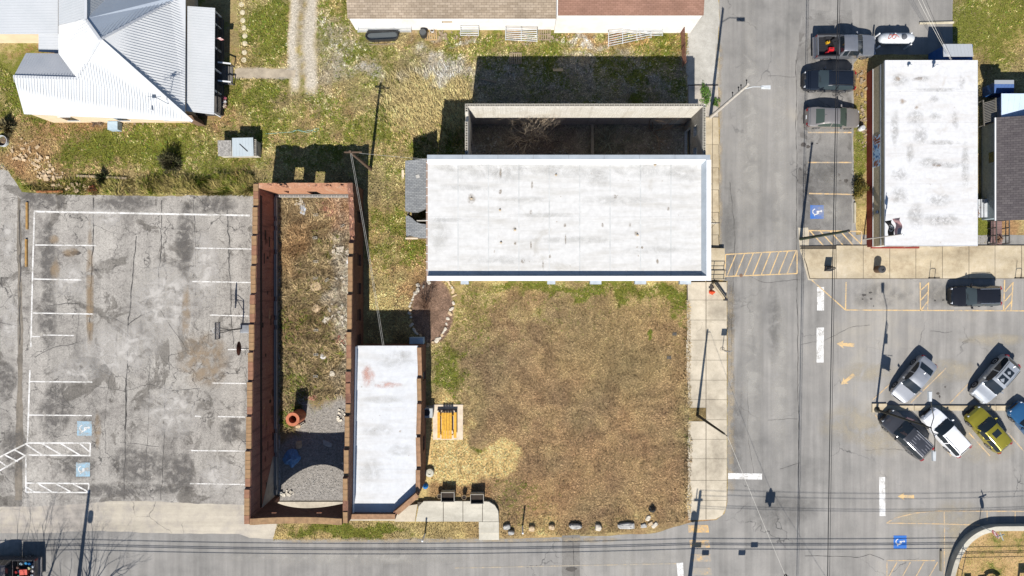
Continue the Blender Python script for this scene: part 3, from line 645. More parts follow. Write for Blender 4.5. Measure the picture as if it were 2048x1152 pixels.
# wheel stops
def bevel_bar(c, L, wd, ht, rz):
    mb = MB(); R_ = Matrix.Rotation(rz, 3, 'Z'); prof = [(-wd / 2, 0), (wd / 2, 0), (wd / 2, ht * .6), (wd * .28, ht), (-wd * .28, ht), (-wd / 2, ht * .6)]
    vs = [tuple(R_ @ Vector((sx * L / 2, y, z)) + Vector(c)) for sx in (-1, 1) for y, z in prof]
    mb.add(vs, [(0, 1, 2, 3, 4, 5)[::1], (11, 10, 9, 8, 7, 6)] + [(i, i + 6, (i + 1) % 6 + 6, (i + 1) % 6) for i in range(6)]); return mb
yel_stop = mat('yellow_timber', C(190, 148, 86), .8, var=.35, scale=4, dirt=C(150, 132, 104)); con_stop = mat('stop_concrete', C(206, 196, 172), .9, var=.3); gry_stop = mat('grey_stop', C(150, 140, 120), .9, var=.3)
for (x, y, L, rz, m, lab) in ((55, 432, 2.45, PI / 2, yel_stop, 'worn yellow wheel stop, upper one at left lot edge'), (53.5, 506, 2.5, PI / 2, yel_stop, 'worn yellow wheel stop, lower one at left lot edge'), (101, 383, 2.4, .01, mat('brown_timber', C(176, 116, 74), .85, var=.3), 'brown timber wheel stop along the weedy top edge of lot'),
        (1709, 426, 1.85, PI / 2, con_stop, 'pale concrete wheel stop facing the blue wheelchair bay'), (1881, 1121, 1.85, PI / 2, gry_stop, 'grey wheel stop beside the curved wall'), (1872, 46, 3.1, .02, con_stop, 'long pale concrete stop on asphalt behind white roofed shop')):
    g_ = G(x, y); single('wheel_stop', bevel_bar((*g_, .005), L, .22 if x < 60 else .2, .16, rz), m, lab, 'wheel stop', (*g_, 0))
# ---------------------------------------------------------------- buildings
def boxmap(t):
    gn = t.n('NewGeometry').outputs['True Normal']; sn = t.n('SeparateXYZ'); t.l(gn, sn.inputs[0])
    sp = t.n('SeparateXYZ'); t.l(t.coord(), sp.inputs[0])
    ax = t.math('GREATER_THAN', t.math('ABSOLUTE', sn.outputs[0]), .7); az = t.math('GREATER_THAN', t.math('ABSOLUTE', sn.outputs[2]), .7)
    def sel(f, a, b):
        o = t.n('Mix', data_type='FLOAT'); t.l(f, o.inputs[0]); t.l(a, o.inputs[2]); t.l(b, o.inputs[3]); return o.outputs[0]
    u = sel(ax, sp.outputs[0], sp.outputs[1]); v = sel(az, sp.outputs[2], sp.outputs[1])
    cb = t.n('CombineXYZ'); t.l(u, cb.inputs[0]); t.l(v, cb.inputs[1]); return cb.outputs[0]
def brickmat(name, c1, c2, mortar, bw=.24, bh=.08, dirt=None, rough=.9, bias=0.0, msize=.012, streak=None):
    t = NT(name); v = boxmap(t)
    b = t.n('TexBrick'); t.l(v, b.inputs['Vector'])
    b.inputs['Color1'].default_value = c1; b.inputs['Color2'].default_value = c2; b.inputs['Mortar'].default_value = mortar
    b.inputs['Scale'].default_value = 1.0; b.inputs['Brick Width'].default_value = bw; b.inputs['Row Height'].default_value = bh; b.inputs['Mortar Size'].default_value = msize; b.inputs['Bias'].default_value = bias
    c = b.outputs['Color']
    n1 = t.noise(.9, 6, .68); n2 = t.noise(7, 4, .7)
    c = t.mix(1.0, c, t.ramp(n2, [(.25, .6), (.5, .95), (.75, 1.25)]), 'MULTIPLY')
    if dirt: c = t.mix(t.ramp(n1, [(.46, 0.0), (.66, .8)]), c, dirt)
    if streak:
        s_ = t.noise(1.0, 5, .65, src=t.mapped((2.2, 2.2, .18))); c = t.mix(t.ramp(s_, [(.52, 0.0), (.7, .7)]), c, streak)
    t.bump(t.math('ADD', b.outputs['Fac'], n2), .35, -.012)
    return t.set(c, rough, 0, .2)
brick_m = brickmat('old_red_brick', C(188, 122, 98), C(166, 102, 82), C(190, 160, 144), dirt=C(170, 116, 98), streak=C(96, 72, 64))
orange_brick = brickmat('orange_brick', C(206, 148, 114), C(182, 122, 94), C(204, 160, 128), dirt=C(190, 142, 112), streak=C(214, 186, 160))
brown_brick = brickmat('brown_brick', C(150, 96, 74), C(126, 80, 62), C(140, 120, 104), dirt=C(110, 78, 64))
block_m = brickmat('painted_block', C(234, 230, 220), C(226, 222, 210), C(176, 172, 162), .41, .2, dirt=C(208, 202, 188), streak=C(176, 168, 154))
grey_block = brickmat('grey_block', C(178, 174, 166), C(164, 160, 152), C(140, 136, 130), .41, .2, dirt=C(140, 136, 128))
cmu_m = mat('concrete_block', C(204, 202, 196), .95, var=.25, fine=18, bump=.3)
old_cmu = mat('weathered_block', C(214, 208, 194), .95, var=.35, fine=12, dirt=C(168, 156, 136))
coping_m = mat('clay_coping', C(172, 138, 100), .8, var=.35, scale=2.6, fine=14, dirt=C(146, 104, 74)); coping_r = mat('red_clay_coping', C(160, 116, 90), .8, var=.3, scale=2.4, dirt=C(150, 110, 80))
tar_m = mat('tarred_brick', C(70, 56, 50), .9, var=.5, scale=3)

def wall(mb, A, B, t_, tops, openings=(), arches=(), zb=0.0, extra=()):
    """upright wall from A to B (world xy), thickness t_ to the left; tops = [(u, z)...]; openings cut right through"""
    A = Vector(A); B = Vector(B); L = (B - A).length; d = (B - A) / L; nn = Vector((-d[1], d[0])) * t_
    us = {0.0, L}
    for u, z in tops: us.add(min(max(u, 0), L))
    for o in openings: us.update((o[0], o[1]))
    for o in arches: us.update(np.linspace(o[0], o[1], 17).tolist())
    us.update(extra)
    us = sorted(u for u in us if -1e-6 <= u <= L + 1e-6)
    def top(u, side):
        for (a, za), (b, zb_) in zip(tops[:-1], tops[1:]):
            if b - a < 1e-6: continue
            if a - 1e-6 <= u <= b + 1e-6 and ((side > 0 and u < b - 1e-6) or (side < 0 and u > a + 1e-6)): return za + (zb_ - za) * (u - a) / (b - a)
        return tops[-1][1] if u > L / 2 else tops[0][1]
    for u0, u1 in zip(us[:-1], us[1:]):
        if u1 - u0 < 1e-4: continue
        m = (u0 + u1) / 2; iv = [(zb, zb, top(u0, 1), top(u1, -1))]
        cuts = [(o[2], o[2], o[3], o[3]) for o in openings if o[0] < m < o[1]]
        for o in arches:
            if o[0] < m < o[1]:
                f = lambda u: o[3] + o[4] * (1 - ((u - (o[0] + o[1]) / 2) / ((o[1] - o[0]) / 2)) ** 2)
                cuts.append((o[2], o[2], f(u0), f(u1)))
        for c in cuts:
            nv = []
            for i in iv:
                if c[0] > i[0] + 1e-4: nv.append((i[0], i[1], min(c[0], i[2]), min(c[1], i[3])))
                if c[2] < i[2] - 1e-4 or c[3] < i[3] - 1e-4: nv.append((max(c[2], i[0]), max(c[3], i[1]), i[2], i[3]))
            iv = nv
        for z0a, z0b, z1a, z1b in iv:
            a = A + d * u0; b = A + d * u1
            mb.hexa([(a[0], a[1], z0a), (b[0], b[1], z0b), (b[0] + nn[0], b[1] + nn[1], z0b), (a[0] + nn[0], a[1] + nn[1], z0a),
                     (a[0], a[1], z1a), (b[0], b[1], z1b), (b[0] + nn[0], b[1] + nn[1], z1b), (a[0] + nn[0], a[1] + nn[1], z1a)])
    return mb
def cmu_mesh(L=.40, W_=.2, H_=.19, cells=2):
    """a hollow concrete block with open cells, lying with the cells upright"""
    mb = MB(); tw = .032; cw = (L - tw * (cells + 1)) / cells
    mb.box(-L / 2, -W_ / 2, 0, L / 2, -W_ / 2 + tw, H_); mb.box(-L / 2, W_ / 2 - tw, 0, L / 2, W_ / 2, H_)
    for i in range(cells + 1):
        x0 = -L / 2 + i * (cw + tw); mb.box(x0, -W_ / 2 + tw, 0, x0 + tw, W_ / 2 - tw, H_ - .002)
    mb.box(-L / 2 + .004, -W_ / 2 + .004, .002, L / 2 - .004, W_ / 2 - .004, .02)
    return mb
ME_CMU = cmu_mesh().mesh('hollow_block'); ME_CMU.materials.append(old_cmu)
ME_CMU3 = cmu_mesh(.42, .2, .19, 3).mesh('hollow_block_three'); ME_CMU3.materials.append(cmu_m)
def place(me, name, parent, x, y, z, rz=0.0):
    o = bpy.data.objects.new(name, me); COL.objects.link(o); o.parent = parent
    o.location = Vector((x, y, z)) - Vector(parent.location); o.rotation_euler = (0, 0, rz); return o

# ===== roofless brick ruin
ru = thing('brick_ruin', 'roofless brick shell with weeds and rubble inside, beside the cracked parking lot', 'ruin', (*G(634, 690), 0))
xw, xe, yn, ys_ = G(542, 0)[0], G(727, 0)[0], G(0, 380)[1], G(0, 1002)[1]
T = .44
# west wall: stepped coping, low at the north end
steps_w = [366, 413, 470, 530, 588, 647, 703, 762, 831, 900, 976, 1050]
zs_w = [4.35 + .2 * i for i in range(11)]
def yof(py, z): return (576 - py) * (CAMH - z) / FPX
tops = []; L = yn - ys_
for i, z in enumerate(zs_w):
    u0 = 0 if i == 0 else yn - yof(steps_w[i], z); u1 = L if i == 10 else yn - yof(steps_w[i + 1], z)
    if tops: u0 = tops[-1][0]
    tops += [(u0, z - .12), (u1, z - .12)]
mbw = MB(); wall(mbw, (xw, yn), (xw, ys_), T, tops); part('wall', mbw, brick_m, ru)
part('tar_band', MB().box(xw + T, ys_ + .6, 3.55, xw + T + .03, yn - 1.0, 3.95), tar_m, ru)
for k_ in range(60):
    yy_ = random.uniform(ys_ + .6, yn - .6); part('spalled_patch', MB().cbox((xw + T + .004, yy_, random.uniform(.6, 3.9)), (.02, random.uniform(.15, .9), random.uniform(.1, .5))), random.choice((tar_m, brown_brick, brick_m, orange_brick)), ru)
def coping(tops, at, rot, wd, n_every=.72, parent=ru, mats_=(coping_m, coping_r)):
    """clay tiles along a stepped wall head"""
    for (u0, z), (u1, _) in zip(tops[::2], tops[1::2]):
        n = max(1, round((u1 - u0 - .1) / n_every)); l = (u1 - u0 - .1) / n
        for k in range(n):
            if n > 2 and random.random() < .05: continue
            u = u0 + .08 + (k + .5) * l; m = mats_[0 if random.random() < .75 else 1]
            x, y = at(u); hw = wd / 2; hl = l / 2 - .012; z0 = z + .002 + random.uniform(0, .012)
            mb = MB(); mb.hexa([(-hw, -hl, 0), (hw, -hl, 0), (hw, hl, 0), (-hw, hl, 0), (-hw * .86, -hl, .09), (hw * .86, -hl, .09), (hw * .86, hl, .09), (-hw * .86, hl, .09)])
            o = obj('coping_tile', mb.mesh('coping_tile'), m, parent)
            o.location = Vector((x, y, z0)) - Vector(parent.location); o.rotation_euler = (random.uniform(-.02, .02), random.uniform(-.03, .03), rot + random.uniform(-.03, .03))
coping(tops, lambda u: (xw + T / 2 - .03, yn - u), 0, .48)
# east wall: broken at the north, coping further south
brk = [(0, 4.35), (.7, 4.3), (.9, 4.0), (1.6, 4.05), (2.0, 3.75), (2.9, 3.8), (3.3, 3.6), (4.0, 3.7), (4.4, 3.45), (5.0, 3.75)]
steps_e = [485, 512, 588, 662, 743, 830, 897, 953, 1050]; zs_e = [4.0, 4.3, 4.6, 4.85, 5.15, 5.45, 5.75, 6.1]
tope = list(brk); tc = []
for i, z in enumerate(zs_e):
    u0 = tope[-1][0]; u1 = L if i == 7 else yn - yof(steps_e[i + 1], z)
    tope += [(u0 + 1e-4, z - .12), (u1, z - .12)]; tc += [(u0, z - .12), (u1, z - .12)]
mbe = MB(); wins = [(yn - yof(py, 1.8) - .5, yn - yof(py, 1.8) + .5, 1.0, 2.6) for py in (434, 520, 577, 630, 680)]
wall(mbe, (xe - T, yn), (xe - T, ys_), T, tope, wins); part('wall', mbe, brown_brick, ru)
coping(tc, lambda u: (xe - T / 2, yn - u), 0, .42, .95)
for u0, u1, z0, z1 in wins: part('window_board', MB().box(xe - .2, yn - u1 + .03, z0 + .03, xe - .16, yn - u0 - .03, z1 - .03), mat('dark_board', C(96, 74, 66), .9), ru)
# north wall, ragged head
nt_ = [(0, 4.3)]; u = 0; W_ = xe - T - xw - T
while u < W_ - .3:
    u += random.uniform(.18, .5); nt_.append((min(u, W_), 4.35 + random.uniform(-.16, .1) - .25 * math.exp(-((u - 2.0) / .6) ** 2)))
nt_.append((W_, 4.3))
mbn = MB(); wall(mbn, (xw + T, yn - .44), (xe - T, yn - .44), .44, nt_, [(1.5, 2.35, 1.0, 2.6), (3.4, 4.3, .0, 2.2)]); part('wall', mbn, orange_brick, ru)
for k in range(46):                                                     # loose bricks on the broken heads
    u = random.uniform(.2, W_ - .3); me = MB().cbox((0, 0, .04), (.22, .1, .08)).mesh('brick')
    o = obj('brick', me, random.choice((brick_m, orange_brick, brown_brick)), ru); o.location = Vector((xw + T + u, yn - random.uniform(.08, .36), 4.18)) - Vector(ru.location); o.rotation_euler = (0, 0, random.uniform(-.4, .4))
for k in range(30):
    v = random.uniform(.3, 4.9); z = np.interp(v, [p[0] for p in brk], [p[1] for p in brk])
    me = MB().cbox((0, 0, .04), (.1, .22, .08)).mesh('brick')
    o = obj('brick', me, random.choice((brick_m, orange_brick, coping_r)), ru); o.location = Vector((xe - random.uniform(.08, .36), yn - v, z - .03)) - Vector(ru.location); o.rotation_euler = (0, 0, random.uniform(-.4, .4))
# south front: wide arched opening, two small vents, dipped head
ft = [(u, 6.25 - .38 * math.sin(PI * min(1, max(0, (u - .4) / (W_ - .8)))) ** .7) for u in np.linspace(0, W_, 19)]
mbs = MB(); wall(mbs, (xw + T, ys_), (xe - T, ys_), T, ft, [(1.1, 1.65, 4.45, 4.85), (4.9, 5.45, 4.45, 4.85)], [(.35, W_ - .25, 0, 1.5, 1.95)]); part('wall', mbs, brown_brick, ru)
fcap = MB()
for (a, za), (b, zb_) in zip(ft[:-1], ft[1:]):
    fcap.hexa([(xw + T + a, ys_ - .04, za + .002), (xw + T + b, ys_ - .04, zb_ + .002), (xw + T + b, ys_ + T + .04, zb_ + .002), (xw + T + a, ys_ + T + .04, za + .002), (xw + T + a, ys_ - .04, za + .09), (xw + T + b, ys_ - .04, zb_ + .09), (xw + T + b, ys_ + T + .04, zb_ + .09), (xw + T + a, ys_ + T + .04, za + .09)])
part('front_coping', fcap, coping_m, ru)
part('plaster_patch', MB().prism([(xw + T + .004, ys_ + .5), (xw + T + .02, ys_ + .5), (xw + T + .02, ys_ + 4.2), (xw + T + .004, ys_ + 4.2)], .3, lambda x, y: 3.6 - .75 * (y - ys_ - .5)), mat('old_plaster', C(206, 198, 186), .9, var=.4), ru)
# low block foundation inside
y0 = yn - T - .17; x = xw + T + .35
while x < xe - T - .5: place(ME_CMU3, 'foundation_block', ru, x, y0, .45); x += .425
part('foundation', MB().box(xw + T + .14, y0 - .1, 0, xe - T - .02, y0 + .1, .449).box(xw + T + .06, ys_ + .7, 0, xw + T + .26, y0 - .12, .449), grey_block, ru)
y = y0 - .35
while y > ys_ + .9:
    if random.random() < .9: place(ME_CMU3, 'foundation_block', ru, xw + T + .16, y, .45, PI / 2)
    y -= .425

# ===== small brick building with white roof, chamfered corner
sb = thing('small_brick_building', 'small white roofed brick building with chamfered corner beside the ruin', 'building', (*G(790, 850), 0))
sx0 = xe + .004; sx1 = G(852, 0)[0]; sy1 = G(0, 687)[1]; sy0 = ys_
cx_, cy_ = G(808, 996); c2x, c2y = G(852, 959)
roofz = lambda x, y: 3.15 + (sy1 - y) / (sy1 - sy0) * 1.05
tops = []; ed = [sy1 - yof(p, 3.5) for p in (693, 755, 805, 870, 933)]; ed[0] = 0; Le = sy1 - c2y
for i in range(5): tops += [(ed[i], 3.2 + .27 * i), (ed[i + 1] if i < 4 else Le, 3.2 + .27 * i)]
mbx = MB(); wall(mbx, (sx1 - .3, sy1), (sx1 - .3, c2y), .3, tops, [(2.4, 3.2, 0.05, 2.1), (8, 9.4, .9, 2.2)]); part('wall', mbx, brown_brick, sb)
coping([(a + .0, z + 0) for a, z in tops], lambda u: (sx1 - .15, sy1 - u), 0, .4, 2.4, sb, (mat('brown_coping', C(172, 134, 102), .85, var=.35, scale=3), coping_m))
dg = Vector((cx_ - c2x, cy_ - c2y)); dl = dg.length
mbd = MB(); wall(mbd, (cx_, cy_), (c2x, c2y), .3, [(0, 4.75), (dl, 4.75)], [(.5, dl - .5, 0.05, 2.3)]); part('wall', mbd, brown_brick, sb); mbd = MB()
wall(mbd, (sx0, sy0), (cx_, sy0), .3, [(0, 4.75), (cx_ - sx0, 4.75)], [(.6, 2.9, .6, 2.3)]); part('wall', mbd, brown_brick, sb)
part('wall', MB().box(sx0 + .31, sy1 - .3, 0, sx1 - .31, sy1, 3.13), brown_brick, sb)
capm = MATS['brown_coping']
dgn = Vector((dg[1], -dg[0])).normalized() 
part('front_coping', MB().box(sx0, sy0 - .06, 4.755, cx_ + .0, sy0 + .36, 4.85), capm, sb)
part('front_coping', MB().bar((cx_ + .14, cy_ + .19, 4.8), (c2x - .12, c2y + .02, 4.8), .42, .1), capm, sb)
gl = mat('dark_window', (.03, .04, .05, 1), .08, var=.1, spec=.6)
part('window_pane', MB().box(sx0 + .62, sy0 + .1, .62, sx0 + 2.88, sy0 + .13, 2.28), gl, sb)
part('door', MB().box(sx1 - .2, sy1 - 3.17, .06, sx1 - .15, sy1 - 2.43, 2.08), mat('grey_door', C(140, 140, 138), .6), sb)
dv = (Vector((c2x, c2y)) - Vector((cx_, cy_))).normalized(); p0 = Vector((cx_, cy_)) + dv * .52 + Vector((-dv[1], dv[0])) * .15; p1 = Vector((cx_, cy_)) + dv * (dl - .52) + Vector((-dv[1], dv[0])) * .15
part('entrance_door', MB().bar((*p0, 1.17), (*p1, 1.17), .04, 2.22), gl, sb)
def membrane(name, white=C(224, 223, 220), dirt=C(176, 170, 158), amount=.58, scale=.3):
    t = NT(name); a = t.noise(scale, 7, .68, dist=.8); b = t.noise(scale * 7, 5, .7); s_ = t.noise(1.0, 5, .65, src=t.mapped((.25, 1.6, 1)))
    c = t.ramp(b, [(.3, tuple(x * .86 for x in white[:3]) + (1,)), (.62, white)])
    c = t.mix(t.ramp(s_, [(.46, 0.0), (.75, .5)]), c, dirt)
    c = t.mix(t.ramp(a, [(amount, 0.0), (amount + .16, .7)]), c, dirt)
    sp = t.noise(2.4, 2, .5); c = t.mix(t.ramp(sp, [(.72, 0.0), (.78, .7)]), c, C(150, 132, 108))
    t.bump(b, .15, .02); return t.set(c, .6, 0, .3)
mem_m = membrane('roof_membrane'); mem_clean = membrane('white_membrane', C(228, 230, 232), C(196, 190, 182), .64)
flash_m = mat('metal_flashing', C(198, 206, 212), .45, .3, var=.12); white_metal = mat('white_metal', C(242, 244, 246), .4, .0, var=.06)
yy = [sy1 + .06] + [sy1 - yof(0, 0) * 0 - k for k in np.linspace(2.6, sy1 - sy0 - 1.7, 5)] + [sy0 + .3]
ylist = [sy1 + .06, sy1 - 2.6, sy1 - 5.2, sy1 - 7.8, sy1 - 10.4, sy0 + .31]
for a, b in zip(ylist[:-1], ylist[1:]):
    poly = [(sx0 + .02, a - .004), (sx1 - .31, a - .004), (sx1 - .31, b), (sx0 + .02, b)]
    if b == ylist[-1]: poly = [(sx0 + .02, a - .004), (sx1 - .31, a - .004), (sx1 - .31, c2y - .12), (cx_ - .1, sy0 + .31), (sx0 + .02, sy0 + .31)]
    part('roof_sheet', MB().prism(poly, 2.9, lambda x, y, k=random.uniform(0, .008): roofz(x, y) + k), mem_clean, sb)
part('side_flashing', MB().hexa([(sx0 + .02, ylist[-1], 4.2), (sx0 + .12, ylist[-1], 4.2), (sx0 + .12, sy1, 3.16), (sx0 + .02, sy1, 3.16), (sx0 + .02, ylist[-1], 4.5), (sx0 + .06, ylist[-1], 4.5), (sx0 + .06, sy1, 3.5), (sx0 + .02, sy1, 3.5)]), white_metal, sb)
def roof_stain(parent, spots, zf, m, name='roof_stain'):
    vs, fs, al = [], [], []
    for i, (cx, cy, rx, ry) in enumerate(spots):
        n = 22; o = len(vs)
        for r, a_ in ((.02, 1.0), (.45, .9), (1.0, 0.0)):
            for k in range(n):
                a = 2 * PI * k / n; q = r * (1 + .5 * (float(vn1(np.array([math.cos(a) * 1.5 + i * 3.7]), np.array([math.sin(a) * 1.5 + 5]))[0]) - .5)); x_, y_ = cx + rx * q * math.cos(a), cy - ry * q * math.sin(a)
                z = 4.0
                for _ in range(3): p = P(x_, y_, z); z = zf(p[0], p[1])
                p = P(x_, y_, z) - Vector(parent.location); vs.append((p[0], p[1], z + .012 + .0006 * (i % 6))); al.append(a_)
        for j in range(2):
            for k in range(n): fs.append((o + j * n + k, o + (j + 1) * n + k, o + (j + 1) * n + (k + 1) % n, o + j * n + (k + 1) % n))
    me = big_mesh(name, vs, fs); colour_attr(me, 'Col', np.repeat(np.array(al)[:, None], 3, 1)); o = obj(name, me, m, parent); o['kind'] = 'stuff'; return o
roof_stain(sb, [(737, 752, 14, 24), (732, 745, 10, 14), (775, 770, 34, 8)], roofz, soft_mat('rust_wash_film', C(236, 190, 176), .6, 2.0)); roof_stain(sb, [(790, 720, 44, 20), (760, 860, 40, 14), (810, 708, 20, 10), (740, 940, 30, 30), (770, 800, 50, 10), (800, 900, 30, 14)], roofz, soft_mat('roof_grime', C(208, 206, 200), .3, 1.1))
red_m = mat('rust_wash', C(236, 176, 160), .7, var=.4, scale=3)

# ===== long white roofed hall
hl = thing('white_roofed_hall', 'long two storey hall with a flat white membrane roof and parapet', 'building', (*G(1126, 450), 0))
hx0, hx1, hy0, hy1 = G(872, 0)[0], G(1379, 0)[0], G(0, 561.7)[1], G(0, 339)[1]
RZ = 6.25; PZ = 6.7
ws = [(u, u + 1.1, 1.2, 2.7) for u in (2.2, 6.2, 10.0, 13.6, 17.6, 21.0)]
mb = MB(); wall(mb, (hx0, hy0), (hx1, hy0), .3, [(0, PZ - .06), (hx1 - hx0, PZ - .06)], ws + [(u, u + 1.0, 4.2, 5.5) for u in (2.2, 6.2, 10, 13.6, 17.6, 21)]); part('wall', mb, block_m, hl)
mb = MB(); wall(mb, (hx1 - .3, hy0 + .301), (hx1 - .3, hy1 - .301), -.3, [(0, PZ - .06), (hy1 - hy0 - .602, PZ - .06)], [(1, 3, 0.1, 2.5), (4, 7, .6, 2.5)]); part('wall', mb, block_m, hl)
mb = MB(); wall(mb, (hx0, hy1 - .3), (hx1, hy1 - .3), .3, [(0, PZ - .06), (hx1 - hx0, PZ - .06)], [(u, u + .9, 3.6, 4.6) for u in (3.6, 7.8, 12, 16)]); part('wall', mb, brown_brick, hl)
mb = MB(); wall(mb, (hx0, hy0 + .301), (hx0, hy1 - .301), -.3, [(0, RZ - .1), (hy1 - hy0 - .602, RZ - .1)], [(6.5, 7.5, 0.1, 2.2)]); part('wall', mb, brown_brick, hl)
for u0, u1, z0, z1 in ws: 
    f = part('window', MB().box(hx0 + u0 + .02, hy0 + .1, z0 + .02, hx0 + u1 - .02, hy0 + .14, z1 - .02), gl, hl)
    part('frame', MB().box(hx0 + u0 + .5, hy0 + .09, z0 + .02, hx0 + u0 + .56, hy0 + .098, z1 - .02), white_metal, f)
for u in (2.2, 6.2, 10, 13.6, 17.6, 21):
    part('window', MB().box(hx0 + u + .02, hy0 + .1, 4.22, hx0 + u + .98, hy0 + .14, 5.48), gl, hl)
part('shop_window', MB().box(hx1 - .18, hy0 + 4.32, .62, hx1 - .14, hy0 + 7.28, 2.48), gl, hl)
part('entrance_door', MB().box(hx1 - .18, hy0 + 1.32, .12, hx1 - .14, hy0 + 3.28, 2.48), gl, hl)
n = 9; dx = (hx1 - .62 - hx0) / n; rows = [(hy0 + .32, hy0 + 5.2), (hy0 + 5.204, hy1 - .62)]
for i in range(n):
    for a, b in rows:
        zz = random.uniform(0, .007); part('roof_sheet', MB().hexa([(hx0 + i * dx + .003, a, RZ - .2), (hx0 + (i + 1) * dx - .003, a, RZ - .2), (hx0 + (i + 1) * dx - .003, b, RZ - .2), (hx0 + i * dx + .003, b, RZ - .2), (hx0 + i * dx + .003, a, RZ + zz), (hx0 + (i + 1) * dx - .003, a, RZ + zz), (hx0 + (i + 1) * dx - .003, b, RZ + zz), (hx0 + i * dx + .003, b, RZ + zz)]), mem_m, hl)
seam_m = mat('seam_tape', C(214, 215, 213), .7, var=.2, fine=6)
for i in range(1, n): part('roof_seam', MB().box(hx0 + i * dx - .05, hy0 + .34, RZ, hx0 + i * dx + .05, hy1 - .63, RZ + .0095), seam_m, hl)
for i in range(0): part('roof_seam', MB().box(hx0 + (i + .5) * dx - .02, hy0 + .34, RZ, hx0 + (i + .5) * dx + .02, hy1 - .63, RZ + .0085), seam_m, hl)
part('cant_strip', MB().hexa([(hx0, hy1 - .618, RZ - .1), (hx1 - .62, hy1 - .618, RZ - .1), (hx1 - .31, hy1 - .301, RZ - .1), (hx0, hy1 - .301, RZ - .1), (hx0, hy1 - .618, RZ + .01), (hx1 - .62, hy1 - .618, RZ + .01), (hx1 - .31, hy1 - .305, PZ - .08), (hx0, hy1 - .305, PZ - .08)]), white_metal, hl)
part('cant_strip', MB().hexa([(hx1 - .618, hy0 + .32, RZ - .1), (hx1 - .305, hy0 + .302, RZ - .1), (hx1 - .305, hy1 - .31, RZ - .1), (hx1 - .618, hy1 - .622, RZ - .1), (hx1 - .618, hy0 + .32, RZ + .01), (hx1 - .305, hy0 + .302, PZ - .08), (hx1 - .305, hy1 - .31, PZ - .08), (hx1 - .618, hy1 - .622, RZ + .01)]), flash_m, hl)
for (x0, y0, x1, y1, nseg, m) in ((hx0, hy1 - .32, hx1, hy1 + .06, 8, flash_m), (hx0, hy0 - .06, hx1 - .33, hy0 + .33, 7, white_metal)):
    d = (x1 - x0) / nseg
    for i in range(nseg): part('parapet_cap', MB().box(x0 + i * d + .006, y0, PZ - .055, x0 + (i + 1) * d - .006, y1, PZ), m, hl)
for i in range(4):
    d = (hy1 - .33 - hy0 + .06) / 4; part('parapet_cap', MB().box(hx1 - .32, hy0 - .06 + i * d + .006, PZ - .053, hx1 + .06, hy0 - .06 + (i + 1) * d - .006, PZ + .002), white_metal, hl)
part('gutter', MB().box(hx0 - .14, hy0 - .02, RZ - .16, hx0 - .005, hy1 - .33, RZ - .06), mat('gutter_rust', C(176, 150, 132), .7, var=.3), hl)
for py_ in np.linspace(325, 540, 14):
    p = P(851, py_, RZ); part('gutter_bracket', MB().box(hx0 - .16, p[1] - .02, RZ - .18, hx0 + .02, p[1] + .02, RZ - .05), white_metal, hl)
for x_, y_ in ((943, 397), (1030, 460), (1000, 420), (1002, 485), (1112, 350), (1275, 470), (1310, 330)):
    p = P(x_, y_, RZ); part('roof_drain', MB().lathe((p[0], p[1], RZ + .008), [(.10, 0), (.10, .03), (.05, .05), (.05, .12), (.02, .13)], 10), mat('drain_metal', C(196, 178, 152), .7), hl)

hz_ = lambda x, y: RZ
roof_stain(hl, [(960, 340, 80, 22), (1020, 345, 50, 24), (1080, 335, 60, 18), (900, 335, 40, 10), (1160, 345, 90, 16), (1290, 340, 80, 18), (1370, 345, 40, 20), (930, 375, 60, 8), (900, 440, 60, 5), (1100, 430, 70, 6), (1240, 400, 90, 10), (1150, 480, 120, 8), (1000, 520, 90, 10), (1300, 500, 70, 10), (880, 470, 26, 40), (1200, 360, 30, 20), (1050, 400, 60, 8)], hz_, soft_mat('hall_grime', C(206, 204, 198), .32, 1.1))
roof_stain(hl, [(943, 397, 9, 11), (1001, 383, 4, 6), (1029, 458, 5, 5), (1064, 370, 3, 10), (1062, 425, 3, 6), (1030, 487, 3, 5), (1001, 345, 3, 12), (1230, 393, 4, 5), (1272, 467, 4, 6), (1130, 450, 3, 5), (1046, 522, 6, 5), (1205, 450, 3, 5), (1260, 450, 3, 6), (1336, 418, 3, 5), (1315, 523, 3, 6), (1100, 513, 3, 5), (1310, 328, 5, 4), (1284, 495, 3, 4), (1086, 530, 2, 10), (1131, 478, 2, 12), (1062, 490, 2, 10)], hz_, soft_mat('hall_rust', C(168, 154, 134), .75, 3.0))
# ===== roofless block ruin north of the hall
bk = thing('block_ruin', 'roofless concrete block shell with bare trees inside, behind the hall', 'ruin', (*G(1156, 290), 0))
bx0, bx1, by1 = G(939, 0)[0], G(1374, 0)[0], G(0, 243)[1]; by0 = hy1 + .004; ZW = 6.06; TB = .26
mb = MB(); wall(mb, (bx0, by1 - TB), (bx1, by1 - TB), TB, [(0, ZW), (bx1 - bx0, ZW)]); part('wall', mb, block_m, bk)
mb = MB(); dl = by1 - TB - by0; wall(mb, (bx0 + TB, by0), (bx0 + TB, by0 + dl - .002), TB, [(0, ZW), (dl * .72, ZW), (dl * .75, ZW - .5), (dl * .84, ZW - .6), (dl * .86, ZW), (dl, ZW)], [(1.4, 2.3, .0, 2.1)]); part('wall', mb, block_m, bk)
mb = MB(); wall(mb, (bx1 - TB, by0), (bx1 - TB, by0 + dl - .002), -TB, [(0, ZW), (dl, ZW)], [(.4, 1.3, 3.2, 4.5), (2.2, 3.1, 3.2, 4.5), (.5, 3.4, .1, 2.4)]); part('wall', mb, grey_block, bk)
x = bx0 + .22; k = 0
while x < bx1 - .1: place(ME_CMU, 'top_block', bk, x, by1 - TB / 2, ZW + .002, random.uniform(-.02, .02)); x += .408
y = by1 - TB - .22
